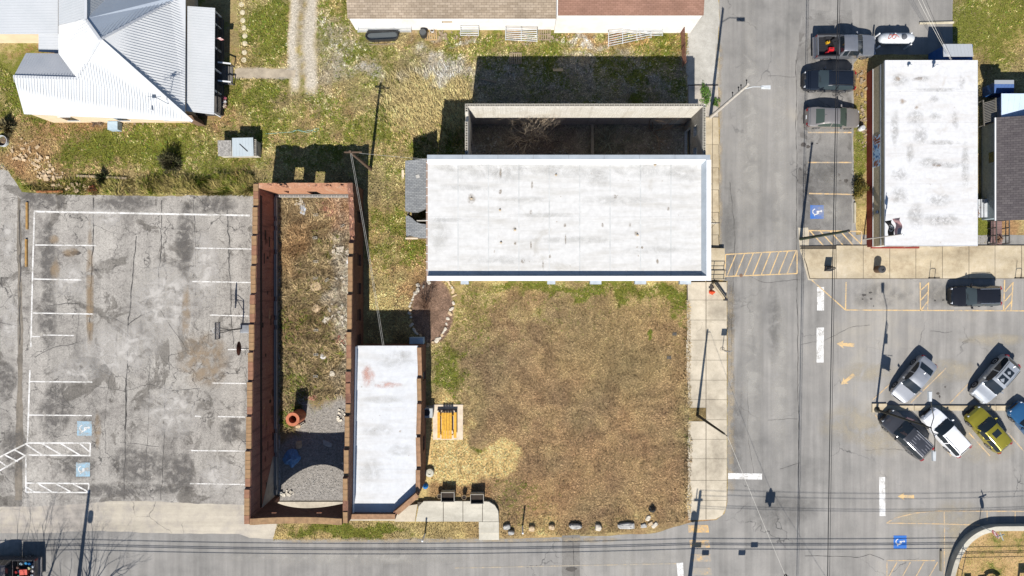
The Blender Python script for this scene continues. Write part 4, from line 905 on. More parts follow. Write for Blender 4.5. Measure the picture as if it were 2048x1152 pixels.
while y > by0 + .2:
    place(ME_CMU, 'top_block', bk, bx1 - TB / 2, y, ZW + .002, PI / 2)
    if not (dl * .74 < y - by0 < dl * .87): place(ME_CMU, 'top_block', bk, bx0 + TB / 2, y, ZW + .002, PI / 2)
    y -= .408
part('fallen_beam', MB().bar((*G(1183, 251), .5), (*G(1184, 336), .3), .26, .26), mat('old_beam', C(170, 158, 140), .9, var=.4), bk)
for x_, z_ in ((1395, 0), ): pass
# buttress stubs outside the east wall
for y_ in (222, 232, 242): part('buttress', MB().box(bx1 + .002, G(0, y_)[1] - .1, 0, bx1 + .7, G(0, y_)[1] + .1, .5 + .1 * (y_ == 242)), grey_block, bk)

# ===== lean-to with broken shingle roof on the hall's west end
ln = thing('shingled_lean_to', 'lean-to with torn grey shingle roof against west end of hall', 'lean-to', (*G(846, 405), 0))
def shingle(name, c1, c2, c3, bw=.32, bh=.14):
    t = NT(name); v = boxmap(t)
    b = t.n('TexBrick'); t.l(v, b.inputs['Vector']); b.inputs['Color1'].default_value = c1; b.inputs['Color2'].default_value = c2; b.inputs['Mortar'].default_value = c3
    b.inputs['Scale'].default_value = 1.0; b.inputs['Brick Width'].default_value = bw; b.inputs['Row Height'].default_value = bh; b.inputs['Mortar Size'].default_value = .012; b.inputs['Bias'].default_value = -.1
    n1 = t.noise(.5, 5, .6); n2 = t.noise(30, 3, .7)
    c = t.mix(1.0, b.outputs['Color'], t.ramp(n1, [(.3, .82), (.7, 1.12)]), 'MULTIPLY'); c = t.mix(1.0, c, t.ramp(n2, [(.25, .75), (.75, 1.1)]), 'MULTIPLY')
    t.bump(t.math('ADD', b.outputs['Fac'], n2), .4, -.015); return t.set(c, .92, 0, .2)
grey_sh = shingle('grey_shingle', C(166, 168, 168), C(142, 145, 147), C(96, 98, 100)); brown_sh = shingle('brown_shingle', C(182, 166, 146), C(158, 142, 122), C(120, 106, 92), .45, .2); red_sh = shingle('red_shingle', C(166, 128, 110), C(152, 116, 98), C(130, 98, 84), .4, .16); char_sh = shingle('charcoal_shingle', C(108, 102, 102), C(90, 84, 86), C(66, 62, 64), .4, .2)
lz = lambda x, y: 2.85 + (x - G(821, 0)[0]) / (hx0 - G(821, 0)[0]) * .75
def rp(pts): return [tuple(P(a, b, 3.2))[:2] for a, b in pts]
xe_ = hx0 - .16
def lpoly(pts):
    q = []
    for a, b in pts:
        x, y, _ = P(a, b, 3.2); q.append((min(x, xe_), y))
    return q
part('roof', MB().prism(lpoly([(809, 320), (858, 318), (858, 414), (849, 418), (842, 421), (835, 424), (822, 424), (809, 421)]), 2.7, lambda x, y: lz(x, y)), grey_sh, ln)
part('roof', MB().prism(lpoly([(810, 432), (815, 430), (824, 436), (832, 444), (840, 447), (858, 450), (858, 476), (836, 475), (830, 474), (818, 470), (811, 474)]), 2.7, lambda x, y: lz(x, y)), grey_sh, ln)
for y_ in (441.5, ): part('rafter', MB().bar(P(834, y_, 3.05), (xe_, P(0, y_, 3.3)[1], 3.3), .08, .14), mat('bare_rafter', C(206, 200, 188), .8), ln)
lx0, ly1, ly0 = G(823, 0)[0], G(0, 336)[1], G(0, 478)[1]
mb = MB(); wall(mb, (lx0, ly0), (lx0, ly1), -.15, [(0, 2.69), (ly1 - ly0, 2.69)], [(2, 3, 0.02, 2.1)]); part('wall', mb, mat('lean_wood', C(140, 126, 108), .9, var=.4), ln)
part('wall', MB().box(lx0 + .151, ly1 - .15, 0, hx0 - .01, ly1, 2.69), MATS['lean_wood'], ln); part('wall', MB().box(lx0 + .151, ly0, 0, hx0 - .01, ly0 + .15, 2.69), MATS['lean_wood'], ln)
part('edge_board', MB().bar(P(811, 477, 3.0), P(836, 477, 3.1), .14, .1), mat('pale_board', C(226, 206, 178), .8), ln)
part('roof_patch', MB().prism(lpoly([(831, 350), (838, 349), (840, 355), (833, 357)]), 3.2, lambda x, y: lz(x, y) + .02), mat('patch_felt', C(216, 212, 204), .8), ln)
# ===== long barn with white walls along the top
ba = thing('long_white_barn', 'long white walled barn under brown and reddish shingle roofs', 'barn', (*G(1045, 40), 0))
wx0, wx1, wx2 = G(712, 0)[0], G(1108, 0)[0], G(1380, 0)[0]; wyA = G(0, 60)[1]; wyB = G(0, 66)[1]; wyN = wyA + 13
white_wall = mat('white_wall', C(246, 243, 238), .85, var=.10, scale=.8, dirt=C(230, 220, 204))
mb = MB(); wall(mb, (wx0, wyA), (wx1, wyA), .2, [(0, 2.5), (wx1 - wx0, 2.5)], [(8.0, 8.9, 1.5, 2.1)]); part('wall', mb, white_wall, ba)
mb = MB(); wall(mb, (wx1, wyB), (wx2, wyB), .2, [(0, 4.1), (wx2 - wx1, 4.1)]); part('wall', mb, white_wall, ba)
for b_ in ((wx0, wyA + .201, 0, wx0 + .2, wyN, 2.5), (wx2 - .2, wyB + .201, 0, wx2, wyN, 4.1), (wx1, wyB + .201, 0, wx1 + .2, wyN, 4.1)): part('wall', MB().box(*b_), white_wall, ba)
part('window', MB().box(wx0 + 8.02, wyA + .08, 1.52, wx0 + 8.88, wyA + .11, 2.08), mat('tan_shutter', C(196, 178, 150), .8), ba)
def slope_roof(x0, x1, ys0, z0, ridge, zr, yn_, th=.12):
    mb = MB()
    mb.hexa([(x0, ys0, z0 - th), (x1, ys0, z0 - th), (x1, ridge, zr - th), (x0, ridge, zr - th), (x0, ys0, z0), (x1, ys0, z0), (x1, ridge, zr), (x0, ridge, zr)])
    mb.hexa([(x0, ridge, zr - th), (x1, ridge, zr - th), (x1, yn_, z0 - th), (x0, yn_, z0 - th), (x0, ridge, zr), (x1, ridge, zr), (x1, yn_, z0), (x0, yn_, z0)])
    return mb
yA = P(0, 36.5, 2.62)[1]; yB = P(0, 30, 4.25)[1]
part('roof', slope_roof(P(695, 0, 2.6)[0], P(1113, 0, 2.6)[0], yA, 2.62, yA + 6.5, 4.3, yA + 13), brown_sh, ba)
part('roof', slope_roof(P(1116, 0, 4.2)[0], P(1407, 0, 4.2)[0], yB, 4.25, yB + 6.5, 5.6, yB + 13), red_sh, ba)
part('verge_board', MB().box(P(1113.4, 0, 4.2)[0], yB, 4.0, P(1115.6, 0, 4.2)[0], yB + 6.4, 4.3), white_wall, ba)
part('gable_wall', MB().prism([(wx0 + .01, wyA + .3), (wx0 + .19, wyA + .3), (wx0 + .19, wyN), (wx0 + .01, wyN)], 2.5, lambda x, y: max(2.505, 2.5 + .258 * min(y - yA, yA + 13 - y) - .06)), white_wall, ba)

# ===== farmhouse with metal roofs
fh = thing('metal_roofed_house', 'rambling house with pale ribbed metal roofs and side porch', 'house', (*G(260, 150), 0))
def ribbed(name, base, dark):
    t = NT(name); a = t.noise(.4, 5, .6); c = t.ramp(a, [(.35, dark), (.65, base)]); f = t.noise(20, 2, .5)
    c = t.mix(1.0, c, t.ramp(f, [(.3, .93), (.7, 1.0)]), 'MULTIPLY'); return t.set(c, .55, .0, .4)
metal_w = ribbed('white_ribbed_metal', C(208, 211, 214), C(200, 204, 207)); metal_lightened = ribbed('slope_lightened_metal', C(236, 237, 237), C(226, 228, 229)); rib_m = mat('rib_shadow_line', C(190, 194, 198), .5, var=.1)  # same white metal twice; side slopes lightened in colour for their weaker sun
def roof_face(pts, m, ribdir=None, gap=.23, th=.06, name='roof', parent=fh):
    """one roof plane from photo pixels with heights, with its raised ribs"""
    q = [P(*p) for p in pts]
    nrm = (q[1] - q[0]).cross(q[2] - q[0]).normalized()
    if nrm.z < 0: q = q[::-1]; nrm = -nrm
    c0 = q[0]
    q = [p - nrm * (p - c0).dot(nrm) for p in q] if len(q) == 3 else q
    n = len(q); mb = MB()
    tri = tessellate_polygon([[Vector((p[0], p[1], 0)) for p in q]])
    fs = []
    for t_ in tri:
        a, b, c = [q[i] for i in t_]
        if (b - a).cross(c - a).z < 0: t_ = t_[::-1]
        fs.append(tuple(t_)); fs.append(tuple(i + n for i in reversed(t_)))
    fs += [(i + n, (i + 1) % n + n, (i + 1) % n, i) for i in range(n)]
    mb.add([tuple(p) for p in q] + [tuple(p - Vector((0, 0, th))) for p in q], fs)
    r = part(name, mb, m, parent)
    if ribdir is not None:
        A = np.array([[p[0], p[1], 1] for p in q]); sol = np.linalg.lstsq(A, np.array([p[2] for p in q]), rcond=None)[0]
        d = Vector(ribdir).normalized(); e = Vector((-d[1], d[0]))
        es = [e.dot(Vector(p[:2])) for p in q]; rb = MB(); v = min(es) + gap / 2
        while v < max(es):
            xs_ = []
            for i in range(n):
                a, b = q[i], q[(i + 1) % n]; ea, eb = e.dot(Vector(a[:2])), e.dot(Vector(b[:2]))
                if (ea - v) * (eb - v) < 0:
                    k = (v - ea) / (eb - ea); p = a[:2][0] + (b[0] - a[0]) * k, a[1] + (b[1] - a[1]) * k; xs_.append((d.dot(Vector(p)), p))
            xs_.sort()
            for s0, s1 in zip(xs_[::2], xs_[1::2]):
                if s1[0] - s0[0] < .15: continue
                z = lambda p: float(sol[0] * p[0] + sol[1] * p[1] + sol[2])
                rb.bar((*s0[1], z(s0[1]) + .006), (*s1[1], z(s1[1]) + .006), .03, .014)
            v += gap
        rb_o = part('roof_ribs', rb, m, r); rb_o['kind'] = 'stuff'
    return r
ez = 3.2; az_ = 7.0; rz_ = 4.6
AP = (201, 79, az_)
def gdir(a, b): a = P(*a); b = P(*b); return (b - a)[:2]
roof_face([AP, (154, 157, rz_), (27, 153, rz_), (48, 228, ez), (385, 243, ez)], metal_w, gdir((201, 79, az_), (215, 236, ez)))
roof_face([AP, (385, 243, ez), (370, 225, ez), (371, -12, ez), (340, 5, 3.75)], metal_lightened, (1, -.13))
roof_face([AP, (340, 5, 3.75), (371, -12, ez), (240, -30, 3.3), (172, 37, 6.2)], ribbed('north_shade_metal', C(206, 216, 226), C(196, 206, 218)), (.28, 1))  # same roof metal, the north slope's bluish shade put into the colour
roof_face([AP, (172, 38, 6.2), (117, 51, 4.6), (117, 107, 4.0), (154, 157, rz_)], metal_lightened, (1, .12))
roof_face([(27, 153, rz_), (154, 157, rz_), (117, 107, ez + .4), (52, 106, ez + .4)], ribbed('wing_shade_metal', C(206, 208, 212), C(192, 196, 202)), (.22, 1))  # wing's north slope: its duller shade painted into the metal tone
roof_face([(172, 38, 6.2), (172, -40, 6.2), (117, -40, 4.6), (117, 50, 4.6)], metal_w, (1, .05))
roof_face([(172.5, 37, 6.2), (240, -30, 3.3), (240, -60, 3.3), (172.5, -60, 6.2)], metal_w, (1, -.1))
roof_face([(-60, -20, 3.3), (116, -20, 3.5), (116, 68, 3.3), (-60, 68, 3.1)], metal_w, (1, 0))
roof_face([(77, 68, 3.2), (117, 68, 3.2), (117, 106, 3.05), (77, 103, 3.05)], metal_w, (1, 0))
roof_face([(374, 12, 2.9), (430, 16, 2.6), (428, 229, 2.6), (372, 222, 2.9)], ribbed('porch_metal', C(214, 216, 217), C(206, 209, 210)), (1, -.05), name='porch_roof')
for a, b in ((AP, (385, 243, ez)), (AP, (340, 5, 3.75)), (AP, (172, 38, 6.2)), (AP, (154, 157, rz_)), ((154, 157, rz_), (27, 153, rz_)), ((172, 38, 6.2), (172, -40, 6.2))):
    part('ridge_cap', MB().bar(P(*a) + Vector((0, 0, .03)), P(*b) + Vector((0, 0, .03)), .22, .05), ribbed('ridge_metal', C(220, 222, 224), C(196, 199, 204)) if 'rc' not in MATS else MATS['rc'], fh)
peach = mat('peach_wall', C(238, 214, 180), .85, var=.12); 
def gq(pts): return [tuple(P(*p))[:2] for p in pts]
body = gq([(70, 222, ez), (378, 236, ez), (364, 222, ez), (364, 0, ez), (364, -60, ez), (-60, -60, ez), (-60, 62, 3.1), (74, 62, 3.1), (82, 112, ez), (60, 112, ez), (34, 154, 4.0)])
sx_w, sy_w = P(52, 222, ez)[0] + .3, P(0, 236, ez)[1] + .35
ex_w = P(371, 0, ez)[0] - .35
for b_ in ((sx_w, sy_w, 0, ex_w, sy_w + 5.2, 3.05), (P(120, 0, 3)[0], sy_w + 5.202, 0, ex_w - .002, P(0, -40, 3)[1], 3.03), (P(-60, 0, 3)[0], P(0, 62, 3)[1], 0, P(119.5, 0, 3)[0], P(0, -40, 3)[1], 3.0)): part('wall', MB().box(*b_), peach, fh)
for x_ in (130, 230, 320):
    g = G(x_ + 30, 0)[0]; w_ = part('window', MB().box(g - .5, sy_w - .04, .9, g + .5, sy_w - .002, 2.2), gl, fh); part('frame', MB().box(g - .58, sy_w - .06, 2.21, g + .58, sy_w - .003, 2.3).box(g - .58, sy_w - .06, .8, g + .58, sy_w - .003, .89), white_metal, w_)
part('meter_box', MB().box(G(236, 0)[0] - .5, sy_w - .8, .0, G(236, 0)[0] + .4, sy_w - .05, .8), mat('unit_metal', C(186, 206, 220), .5), fh)
part('gable_board', MB().prism(gq([(366, 226, 2.4), (382, 228, 2.4), (389, 240, 2.4), (372, 240, 2.4)]), .1, 2.4), mat('brown_board', C(130, 104, 84), .8), fh)
# porch deck, rail, steps
dk = mat('dark_deck', C(92, 88, 84), .8, var=.3); px0, px1 = G(405, 0)[0], G(462, 0)[0] - .4; 
part('porch_deck', MB().box(ex_w + .01, G(0, 232)[1], 0, G(448, 0)[0], G(0, 40)[1], .5), dk, fh)
for y_ in (236, 192, 150, 108, 62, 38): part('porch_post', MB().box(G(446, 0)[0] - .06, G(0, y_)[1] - .06, .5, G(446, 0)[0] + .06, G(0, y_)[1] + .06, 2.5), white_metal, fh)
part('porch_rail', MB().box(G(447, 0)[0] - .05, G(0, 232)[1], 1.3, G(447, 0)[0] + .05, G(0, 174)[1], 1.38).box(G(447, 0)[0] - .05, G(0, 128)[1], 1.3, G(447, 0)[0] + .05, G(0, 40)[1], 1.38), dk, fh)
bal = MB()
for y_ in list(np.linspace(178, 230, 18)) + list(np.linspace(44, 124, 26)): bal.box(G(447, 0)[0] - .02, G(0, y_)[1] - .02, .5, G(447, 0)[0] + .02, G(0, y_)[1] + .02, 1.3)
part('balusters', bal, dk, fh)
for k in range(3): part('porch_step', MB().box(G(448, 0)[0] + .28 * k + .004, G(0, 170)[1], 0, G(448, 0)[0] + .28 * (k + 1), G(0, 134)[1], .40 - .13 * k), mat('step_wood', C(120, 116, 110), .8), fh)
for y_ in (134, 170):
    part('stair_rail', MB().bar((G(448, 0)[0], G(0, y_)[1], 1.35), (G(448, 0)[0] + 1.0, G(0, y_)[1], .95), .12, .06), white_metal, fh)
    for u in (.1, .95): part('stair_post', MB().box(G(448, 0)[0] + u - .04, G(0, y_)[1] - .04, 0, G(448, 0)[0] + u + .04, G(0, y_)[1] + .04, 1.35 - .4 * u), dk, fh)
an = MB(); b = P(337, 208, 4.0); tp = P(341, 178, 6.6)
mbase = Vector((b[0], b[1], 3.6)); mt = Vector((b[0], b[1], 6.4))
an.tube([mbase, mt], .025, 6)
for k in range(7): an.tube([mt + Vector((-.5 + k * .16, -.35 + .03 * k, -.05)), mt + Vector((-.5 + k * .16, .35 - .03 * k, -.05))], .012, 4)
an.tube([mt + Vector((-.55, 0, -.05)), mt + Vector((.55, 0, -.05))], .015, 4); an.cbox(mt + Vector((0, 0, .03)), (.28, .28, .06))
part('antenna', an, mat('antenna_dark', C(84, 96, 112), .5), fh)
part('vent_pipe', MB().tube([P(310, 223, 3.2), P(310, 223, 3.2) + Vector((0, 0, .95))], .06, 8), white_metal, fh)
# flag on the porch, pots
def flag_mat(name='stars_and_stripes'):
    t = NT(name); uv = t.n('TexCoord').outputs['UV']; sp = t.n('SeparateXYZ'); t.l(uv, sp.inputs[0])
    st_ = t.math('MODULO', t.math('FLOOR', t.math('MULTIPLY', sp.outputs[1], 13.0)), 2.0)
    c = t.mix(st_, C(200, 40, 56), C(244, 242, 240))
    can = t.math('MULTIPLY', t.math('LESS_THAN', sp.outputs[0], .4), t.math('GREATER_THAN', sp.outputs[1], .46))
    vo = t.n('TexVoronoi'); vo.inputs['Scale'].default_value = 1; vo.inputs['Randomness'].default_value = 0.0; t.l(t.mapped((15, 10, 1), src=uv), vo.inputs['Vector'])
    sc_ = t.mix(t.math('LESS_THAN', vo.outputs['Distance'], .3), C(38, 56, 110), C(240, 240, 244)); c = t.mix(can, c, sc_); return t.set(c, .8, 0, .2)
us_flag = flag_mat()
def flag(name, org, hoist, fly_dir, fly, m, parent, wave=.08, n=10):
    """cloth with ripples: hoist is a vertical height, fly_dir a horizontal unit vector"""
    me = bpy.data.meshes.new(name); vs = []; fs = []; uv = []; fd = Vector((*fly_dir, 0)).normalized(); side = Vector((-fd[1], fd[0], 0)); hr = 6
    for sgn in (1, -1):
        o_ = len(vs)
        for i in range(n + 1):
            u = i / n
            for j in range(hr + 1):
                v = j / hr; p = Vector(org) + fd * fly * u * .93 + Vector((0, 0, -hoist * (1 - v) - .25 * u * u * hoist)) + side * (wave * math.sin(u * 8 + v * 1.2) * (.2 + u)) + side * sgn * .004
                vs.append(tuple(p - Vector(parent.location))); uv.append((u, v))
        for i in range(n):
            for j in range(hr):
                a = o_ + i * (hr + 1) + j; q = (a, a + hr + 1, a + hr + 2, a + 1); fs.append(q if sgn > 0 else q[::-1])
    me.from_pydata(vs, [], fs); ul = me.uv_layers.new(name='UVMap')
    for l in me.loops: ul.data[l.index].uv = uv[l.vertex_index]
    me.polygons.foreach_set('use_smooth', [True] * len(me.polygons)); me.update(); return obj(name, me, m, parent)
pf = thing('porch_flag', 'small striped flag hanging from the porch of metal roofed house', 'flag', (*G(440, 92), 0))
part('staff', MB().tube([(*G(446, 92), 1.9), Vector((*G(446, 92), 2.3)) + Vector((.75, -.05, .0))], .02, 6), white_metal, pf)
flag('cloth', Vector((*G(446, 92), 2.25)) + Vector((.1, 0, 0)), .55, (1, -.1), .7, us_flag, pf, .05)
cl_pot = mat('plant_pot', C(180, 110, 84), .8)
for k, y_ in enumerate((198, 206, 214)):
    g = G(452, y_); p = thing('potted_plant', ['pot of pink flowers on the porch, nearest the steps', 'pot of white flowers on the porch, middle one', 'pot of pale flowers on the porch, farthest from the steps'][k], 'plant', (*g, .0))
    part('pot', MB().lathe((0, 0, .0), [(.11, 0), (.16, .28), (.14, .28), (.12, .24)], 12), cl_pot, p, world=False)
    mb = MB()
    for i in range(40):
        a = random.uniform(0, 2 * PI); r = random.uniform(0, .2); c = Vector((r * math.cos(a), r * math.sin(a), .3 + random.uniform(0, .15))); mb.cbox(c, (.07, .05, .01), M=Matrix.Rotation(a, 3, 'X') @ Matrix.Rotation(a * 3, 3, 'Z'))
    part('flowers', mb, mat(['pink_petal', 'white_petal', 'cream_petal'][k], [C(230, 130, 150), C(236, 236, 236), C(236, 220, 200)][k], .7), p, world=False)

# ===== shop with the white roof on the right
sh = thing('white_roofed_shop', 'flat white roofed shop with red and tan west wall on the main street', 'shop', (*G(1820, 320), 0))
qx0, qx1, qy1, qy0 = G(1733, 0)[0], G(1905, 0)[0], G(0, 146)[1], G(0, 494.5)[1]; QZ = 3.3
red_w = mat('red_wainscot', C(150, 62, 50), .7, var=.2, scale=1.5); tan_w = brickmat('tan_siding', C(206, 190, 158), C(200, 184, 150), C(178, 160, 128), 3.0, .15, msize=.01); shop_w = mat('shop_white', C(226, 222, 214), .8, var=.15)
part('wall', MB().box(qx0, qy0, 0, qx0 + .25, qy1, 1.1), red_w, sh); part('wall', MB().box(qx0 + .02, qy0 + .002, 1.102, qx0 + .25, qy1 - .002, QZ - .1), tan_w, sh)
for b_ in ((qx0 + .252, qy0, 0, qx1, qy0 + .25, QZ - .1), (qx0 + .252, qy1 - .25, 0, qx1, qy1, QZ - .1), (qx1 - .25, qy0 + .252, 0, qx1, qy1 - .252, QZ - .1)): part('wall', MB().box(*b_), shop_w, sh)
part('trim_rail', MB().box(qx0 - .02, qy0 + .0, 1.09, qx0 + .018, qy1, 1.15), white_metal, sh); part('trim_rail', MB().box(qx0 - .01, qy0, 2.35, qx0 + .018, qy1, 2.5), mat('grey_trim', C(206, 210, 212), .6), sh)
part('front_sill', MB().box(qx0 + .3, qy0 - .12, .0, qx0 + 4.6, qy0 - .004, .35), red_w, sh)
for u in (1, 3.2, 5.4): part('shop_window', MB().box(qx0 + u, qy0 - .03, .6, qx0 + u + 1.8, qy0 - .004, 2.4), gl, sh)
nn_ = 6; d = (qy1 - qy0 + .1) / nn_
for i in range(nn_):
    part('roof_sheet', MB().box(qx0 - .05, qy0 - .05 + i * d + .003, QZ - .09, qx1 + .05, qy0 - .05 + (i + 1) * d - .003, QZ + random.uniform(0, .008)), membrane('shop_membrane', C(228, 228, 228), C(198, 190, 180), .58, .5) if i == 0 else bpy.data.materials['shop_membrane'], sh)
part('roof_edge', MB().box(qx0 - .08, qy0 - .08, QZ - .16, qx0 - .052, qy1 + .08, QZ + .03).box(qx0 - .05, qy1 + .052, QZ - .16, qx1 + .08, qy1 + .08, QZ + .03).box(qx1 + .052, qy0 - .08, QZ - .16, qx1 + .08, qy1 + .05, QZ + .03).box(qx0 - .05, qy0 - .08, QZ - .16, qx1 + .05, qy0 - .052, QZ + .03), white_metal, sh)
for x_, y_, h in ((1817, 134, .25), (1866, 136, .5)):
    p = P(x_, y_, QZ); part('vent_pipe', MB().tube([p, p + Vector((0, 0, h))], .09, 10).lathe((p[0], p[1], QZ + h), [(.16, 0), (.16, .1), (.05, .16)], 10), white_metal, sh)
qz_ = lambda x, y: QZ
roof_stain(sh, [(1800, 160, 20, 14), (1845, 157, 26, 7), (1924, 165, 8, 16), (1868, 198, 12, 9), (1875, 180, 50, 5), (1870, 232, 14, 8), (1830, 235, 20, 18), (1910, 240, 8, 20), (1840, 270, 18, 20), (1890, 285, 40, 6), (1860, 325, 30, 12), (1820, 305, 10, 24), (1900, 330, 30, 8), (1875, 400, 30, 16), (1900, 440, 24, 14), (1800, 350, 20, 16), (1790, 260, 10, 40), (1930, 330, 10, 60), (1870, 440, 30, 14), (1830, 430, 20, 30), (1800, 390, 20, 20)], qz_, soft_mat('shop_grime', C(190, 188, 184), .42, 2.8))
roof_stain(sh, [(1805, 203, 8, 6), (1838, 157, 12, 4), (1795, 158, 8, 6), (1832, 215, 5, 5), (1875, 330, 12, 6)], qz_, soft_mat('shop_rust', C(190, 170, 150), .7, 3.0))
t = NT('mural_paint'); a = t.noise(.8, 5, .6, dist=1.2); c = t.ramp(a, [(.3, C(70, 110, 160)), (.42, C(170, 200, 226)), (.5, C(150, 96, 74)), (.56, C(110, 66, 52)), (.62, C(206, 214, 222)), (.75, C(110, 150, 190))], 'CONSTANT'); t.set(c, .7)
part('mural_panel', MB().box(qx0 - .02, yof(333, 1.8), 1.2, qx0 + .016, yof(271, 1.8), 2.34), t.m, sh)
part('wall_box', MB().box(qx0 - .1, yof(424, 1.9) - .12, 1.75, qx0 + .015, yof(424, 1.9) + .12, 2.05), mat('box_blue', C(80, 100, 130), .5), sh)

# ===== metal shed behind the shop
sd = thing('metal_shed', 'small white metal roofed shed against the back of the shop', 'shed', (*G(1905, 120), 0))
ax0, ax1 = P(1887, 0, 2.4)[0], P(1946, 0, 2.4)[0]; ay0, ay1 = qy1 + .1, P(0, 87, 2.5)[1]
roof_face([(1886, 88, 2.6), (1944, 88, 2.6), (1947, 113, 2.9), (1887, 113, 2.9)], metal_w, (0, 1), .3, parent=sd)
part('wall', MB().box(ax0 + .1, ay0, 0, ax1 - .1, ay1 - .1, 2.5), mat('blue_metal', C(58, 108, 178), .5), sd)

# ===== grey shingled house at the right edge, with its sheds
gh = thing('grey_shingled_house', 'house with charcoal shingle roof and pale blue siding at right edge', 'house', (*G(2040, 350), 0))
ux0 = G(1963, 0)[0]; uy1, uy0 = G(0, 252)[1], G(0, 440)[1]
siding = brickmat('blue_grey_siding', C(180, 194, 200), C(176, 190, 196), C(146, 160, 168), 4.0, .16, msize=.012)
part('wall', MB().box(ux0, uy0, 0, ux0 + 7, uy1, 2.55), siding, gh)
e0 = P(1993, 0, 2.65)[0]; yN_, yS_ = P(0, 235, 2.65)[1], P(0, 441, 2.65)[1]
part('roof', MB().hexa([(e0, yS_, 2.55), (e0 + 4.5, yS_, 4.0), (e0 + 4.5, yN_, 4.0), (e0, yN_, 2.55), (e0, yS_, 2.67), (e0 + 4.5, yS_, 4.12), (e0 + 4.5, yN_, 4.12), (e0, yN_, 2.67)]).hexa([(e0 + 4.5, yS_, 4.0), (e0 + 9, yS_, 2.55), (e0 + 9, yN_, 2.55), (e0 + 4.5, yN_, 4.0), (e0 + 4.5, yS_, 4.12), (e0 + 9, yS_, 2.67), (e0 + 9, yN_, 2.67), (e0 + 4.5, yN_, 4.12)]), char_sh, gh)
part('gutter', MB().box(e0 - .12, yS_, 2.52, e0 - .004, yN_, 2.62), white_metal, gh)
part('side_steps', MB().box(ux0 + .05 - .0, G(0, 442)[1], 0, ux0 + .06, G(0, 441)[1], .01), white_metal, gh)
for k in range(5): part('step', MB().box(ux0 - .05 - .0 + .0 + k * .0 - .9 + .17 * k, G(0, 436)[1] + 0, 0, ux0 - .004, G(0, 400)[1], .16 * (k + 1) - .002 * k), mat('white_step', C(214, 218, 222), .7), gh)
part('window', MB().box(ux0 - .03, G(0, 330)[1], 1.0, ux0 - .003, G(0, 310)[1], 2.0), gl, gh)
rp_ = thing('wooden_ramp', 'wooden walkway with dark railings in front of the grey shingled house', 'ramp', (*G(1990, 465), 0))
rx0, rx1 = G(1976, 0)[0], G(1999, 0)[0]; ry0, ry1 = G(0, 489)[1], G(0, 441)[1]
k = ry0
while k < ry1 - .1: part('plank', MB().box(rx0, k, .25, rx1, k + .135, .32), mat('ramp_wood', C(140, 112, 108), .85, var=.3), rp_); k += .15
for x_ in (rx0 - .05, rx1 + .05):
    part('rail', MB().box(x_ - .04, ry0, 1.15, x_ + .04, ry1, 1.22), dk, rp_); part('rail', MB().box(x_ - .03, ry0, .7, x_ + .03, ry1, .76), dk, rp_)
    for y_ in np.linspace(ry0 + .05, ry1 - .05, 4): part('post', MB().box(x_ - .045, y_ - .045, 0, x_ + .045, y_ + .045, 1.15), dk, rp_)
s2 = thing('blue_roofed_shed', 'shed with pale blue metal roof just north of the grey house', 'shed', (*G(2030, 220), 0))
roof_face([(2003, 187, 2.9), (2110, 187, 2.9), (2110, 240, 2.5), (2003, 240, 2.5)], ribbed('pale_blue_metal', C(206, 222, 240), C(192, 210, 232)), (0, 1), .5, parent=s2)
part('wall', MB().box(P(2006, 0, 2.4)[0], P(0, 236, 2.4)[1], 0, P(2106, 0, 2.4)[0], P(0, 191, 2.5)[1], 2.44), MATS['blue_metal'], s2)
s3 = thing('ridge_roofed_shed', 'little navy shed with a pale metal ridge, behind the blue roofed shed', 'shed', (*G(1985, 185), 0))
roof_face([(1989, 160, 2.2), (2028, 160, 2.2), (2028, 168, 2.35), (1989, 168, 2.35)], metal_w, None, parent=s3); roof_face([(1989, 168.2, 2.35), (2028, 168.2, 2.35), (2028, 186, 1.9), (1989, 186, 1.9)], ribbed('navy_metal', C(56, 92, 150), C(48, 82, 136)), (0, 1), .3, parent=s3)
part('wall', MB().box(P(1992, 0, 1.8)[0], P(0, 184, 1.8)[1], 0, P(2025, 0, 1.8)[0], P(0, 163, 1.9)[1], 1.85), MATS['blue_metal'], s3)
pg = thing('slatted_lean_to', 'dark slatted pergola between white shop and blue roofed shed', 'pergola', (*G(1955, 235), 0))
for k in range(13): part('slat', MB().bar(P(1966 + .2 * k, 207 + 3.2 * k, 1.9), P(1992, 200 + 3.2 * k, 2.1), .07, .04), mat('grey_slat', C(120, 116, 108), .85, var=.3), pg)
part('beam', MB().bar(P(1966, 200, 1.85), P(1968, 252, 1.85), .1, .1).bar(P(1991, 196, 2.05), P(1992, 245, 2.05), .1, .1), MATS['grey_slat'], pg)
for a in ((1966, 201), (1968, 250), (1991, 197), (1992, 243)): part('post', MB().tube([(*P(*a, 1.9)[:2], 0), P(*a, 1.85)], .05, 6), MATS['grey_slat'], pg)

# ===== small well house in the yard
wh = thing('well_house', 'low shed with tin sheet and weathered board roof in the yard', 'shed', (*G(490, 302), 0))
tin = ribbed('dull_tin', C(192, 202, 206), C(178, 190, 196))
vx = lambda px, z: P(px, 0, z)[0]; vy = lambda py, z: P(0, py, z)[1]
part('board_roof', MB().hexa([(vx(436, 1.1), vy(312, 1.1), 1.05), (vx(463, 1.1), vy(312, 1.1), 1.05), (vx(463, 1.1), vy(281, 1.1), 1.15), (vx(436, 1.1), vy(281, 1.1), 1.15), (vx(436, 1.1), vy(312, 1.1), 1.09), (vx(463, 1.1), vy(312, 1.1), 1.09), (vx(463, 1.1), vy(281, 1.1), 1.19), (vx(436, 1.1), vy(281, 1.1), 1.19)]), mat('grey_boards', C(176, 172, 166), .9, var=.5, scale=5, fine=10), wh)
roof_face([(464, 276, 1.45), (506, 275, 1.45), (507, 312, 1.3), (465, 313, 1.3)], tin, (0, 1), .28, parent=wh)
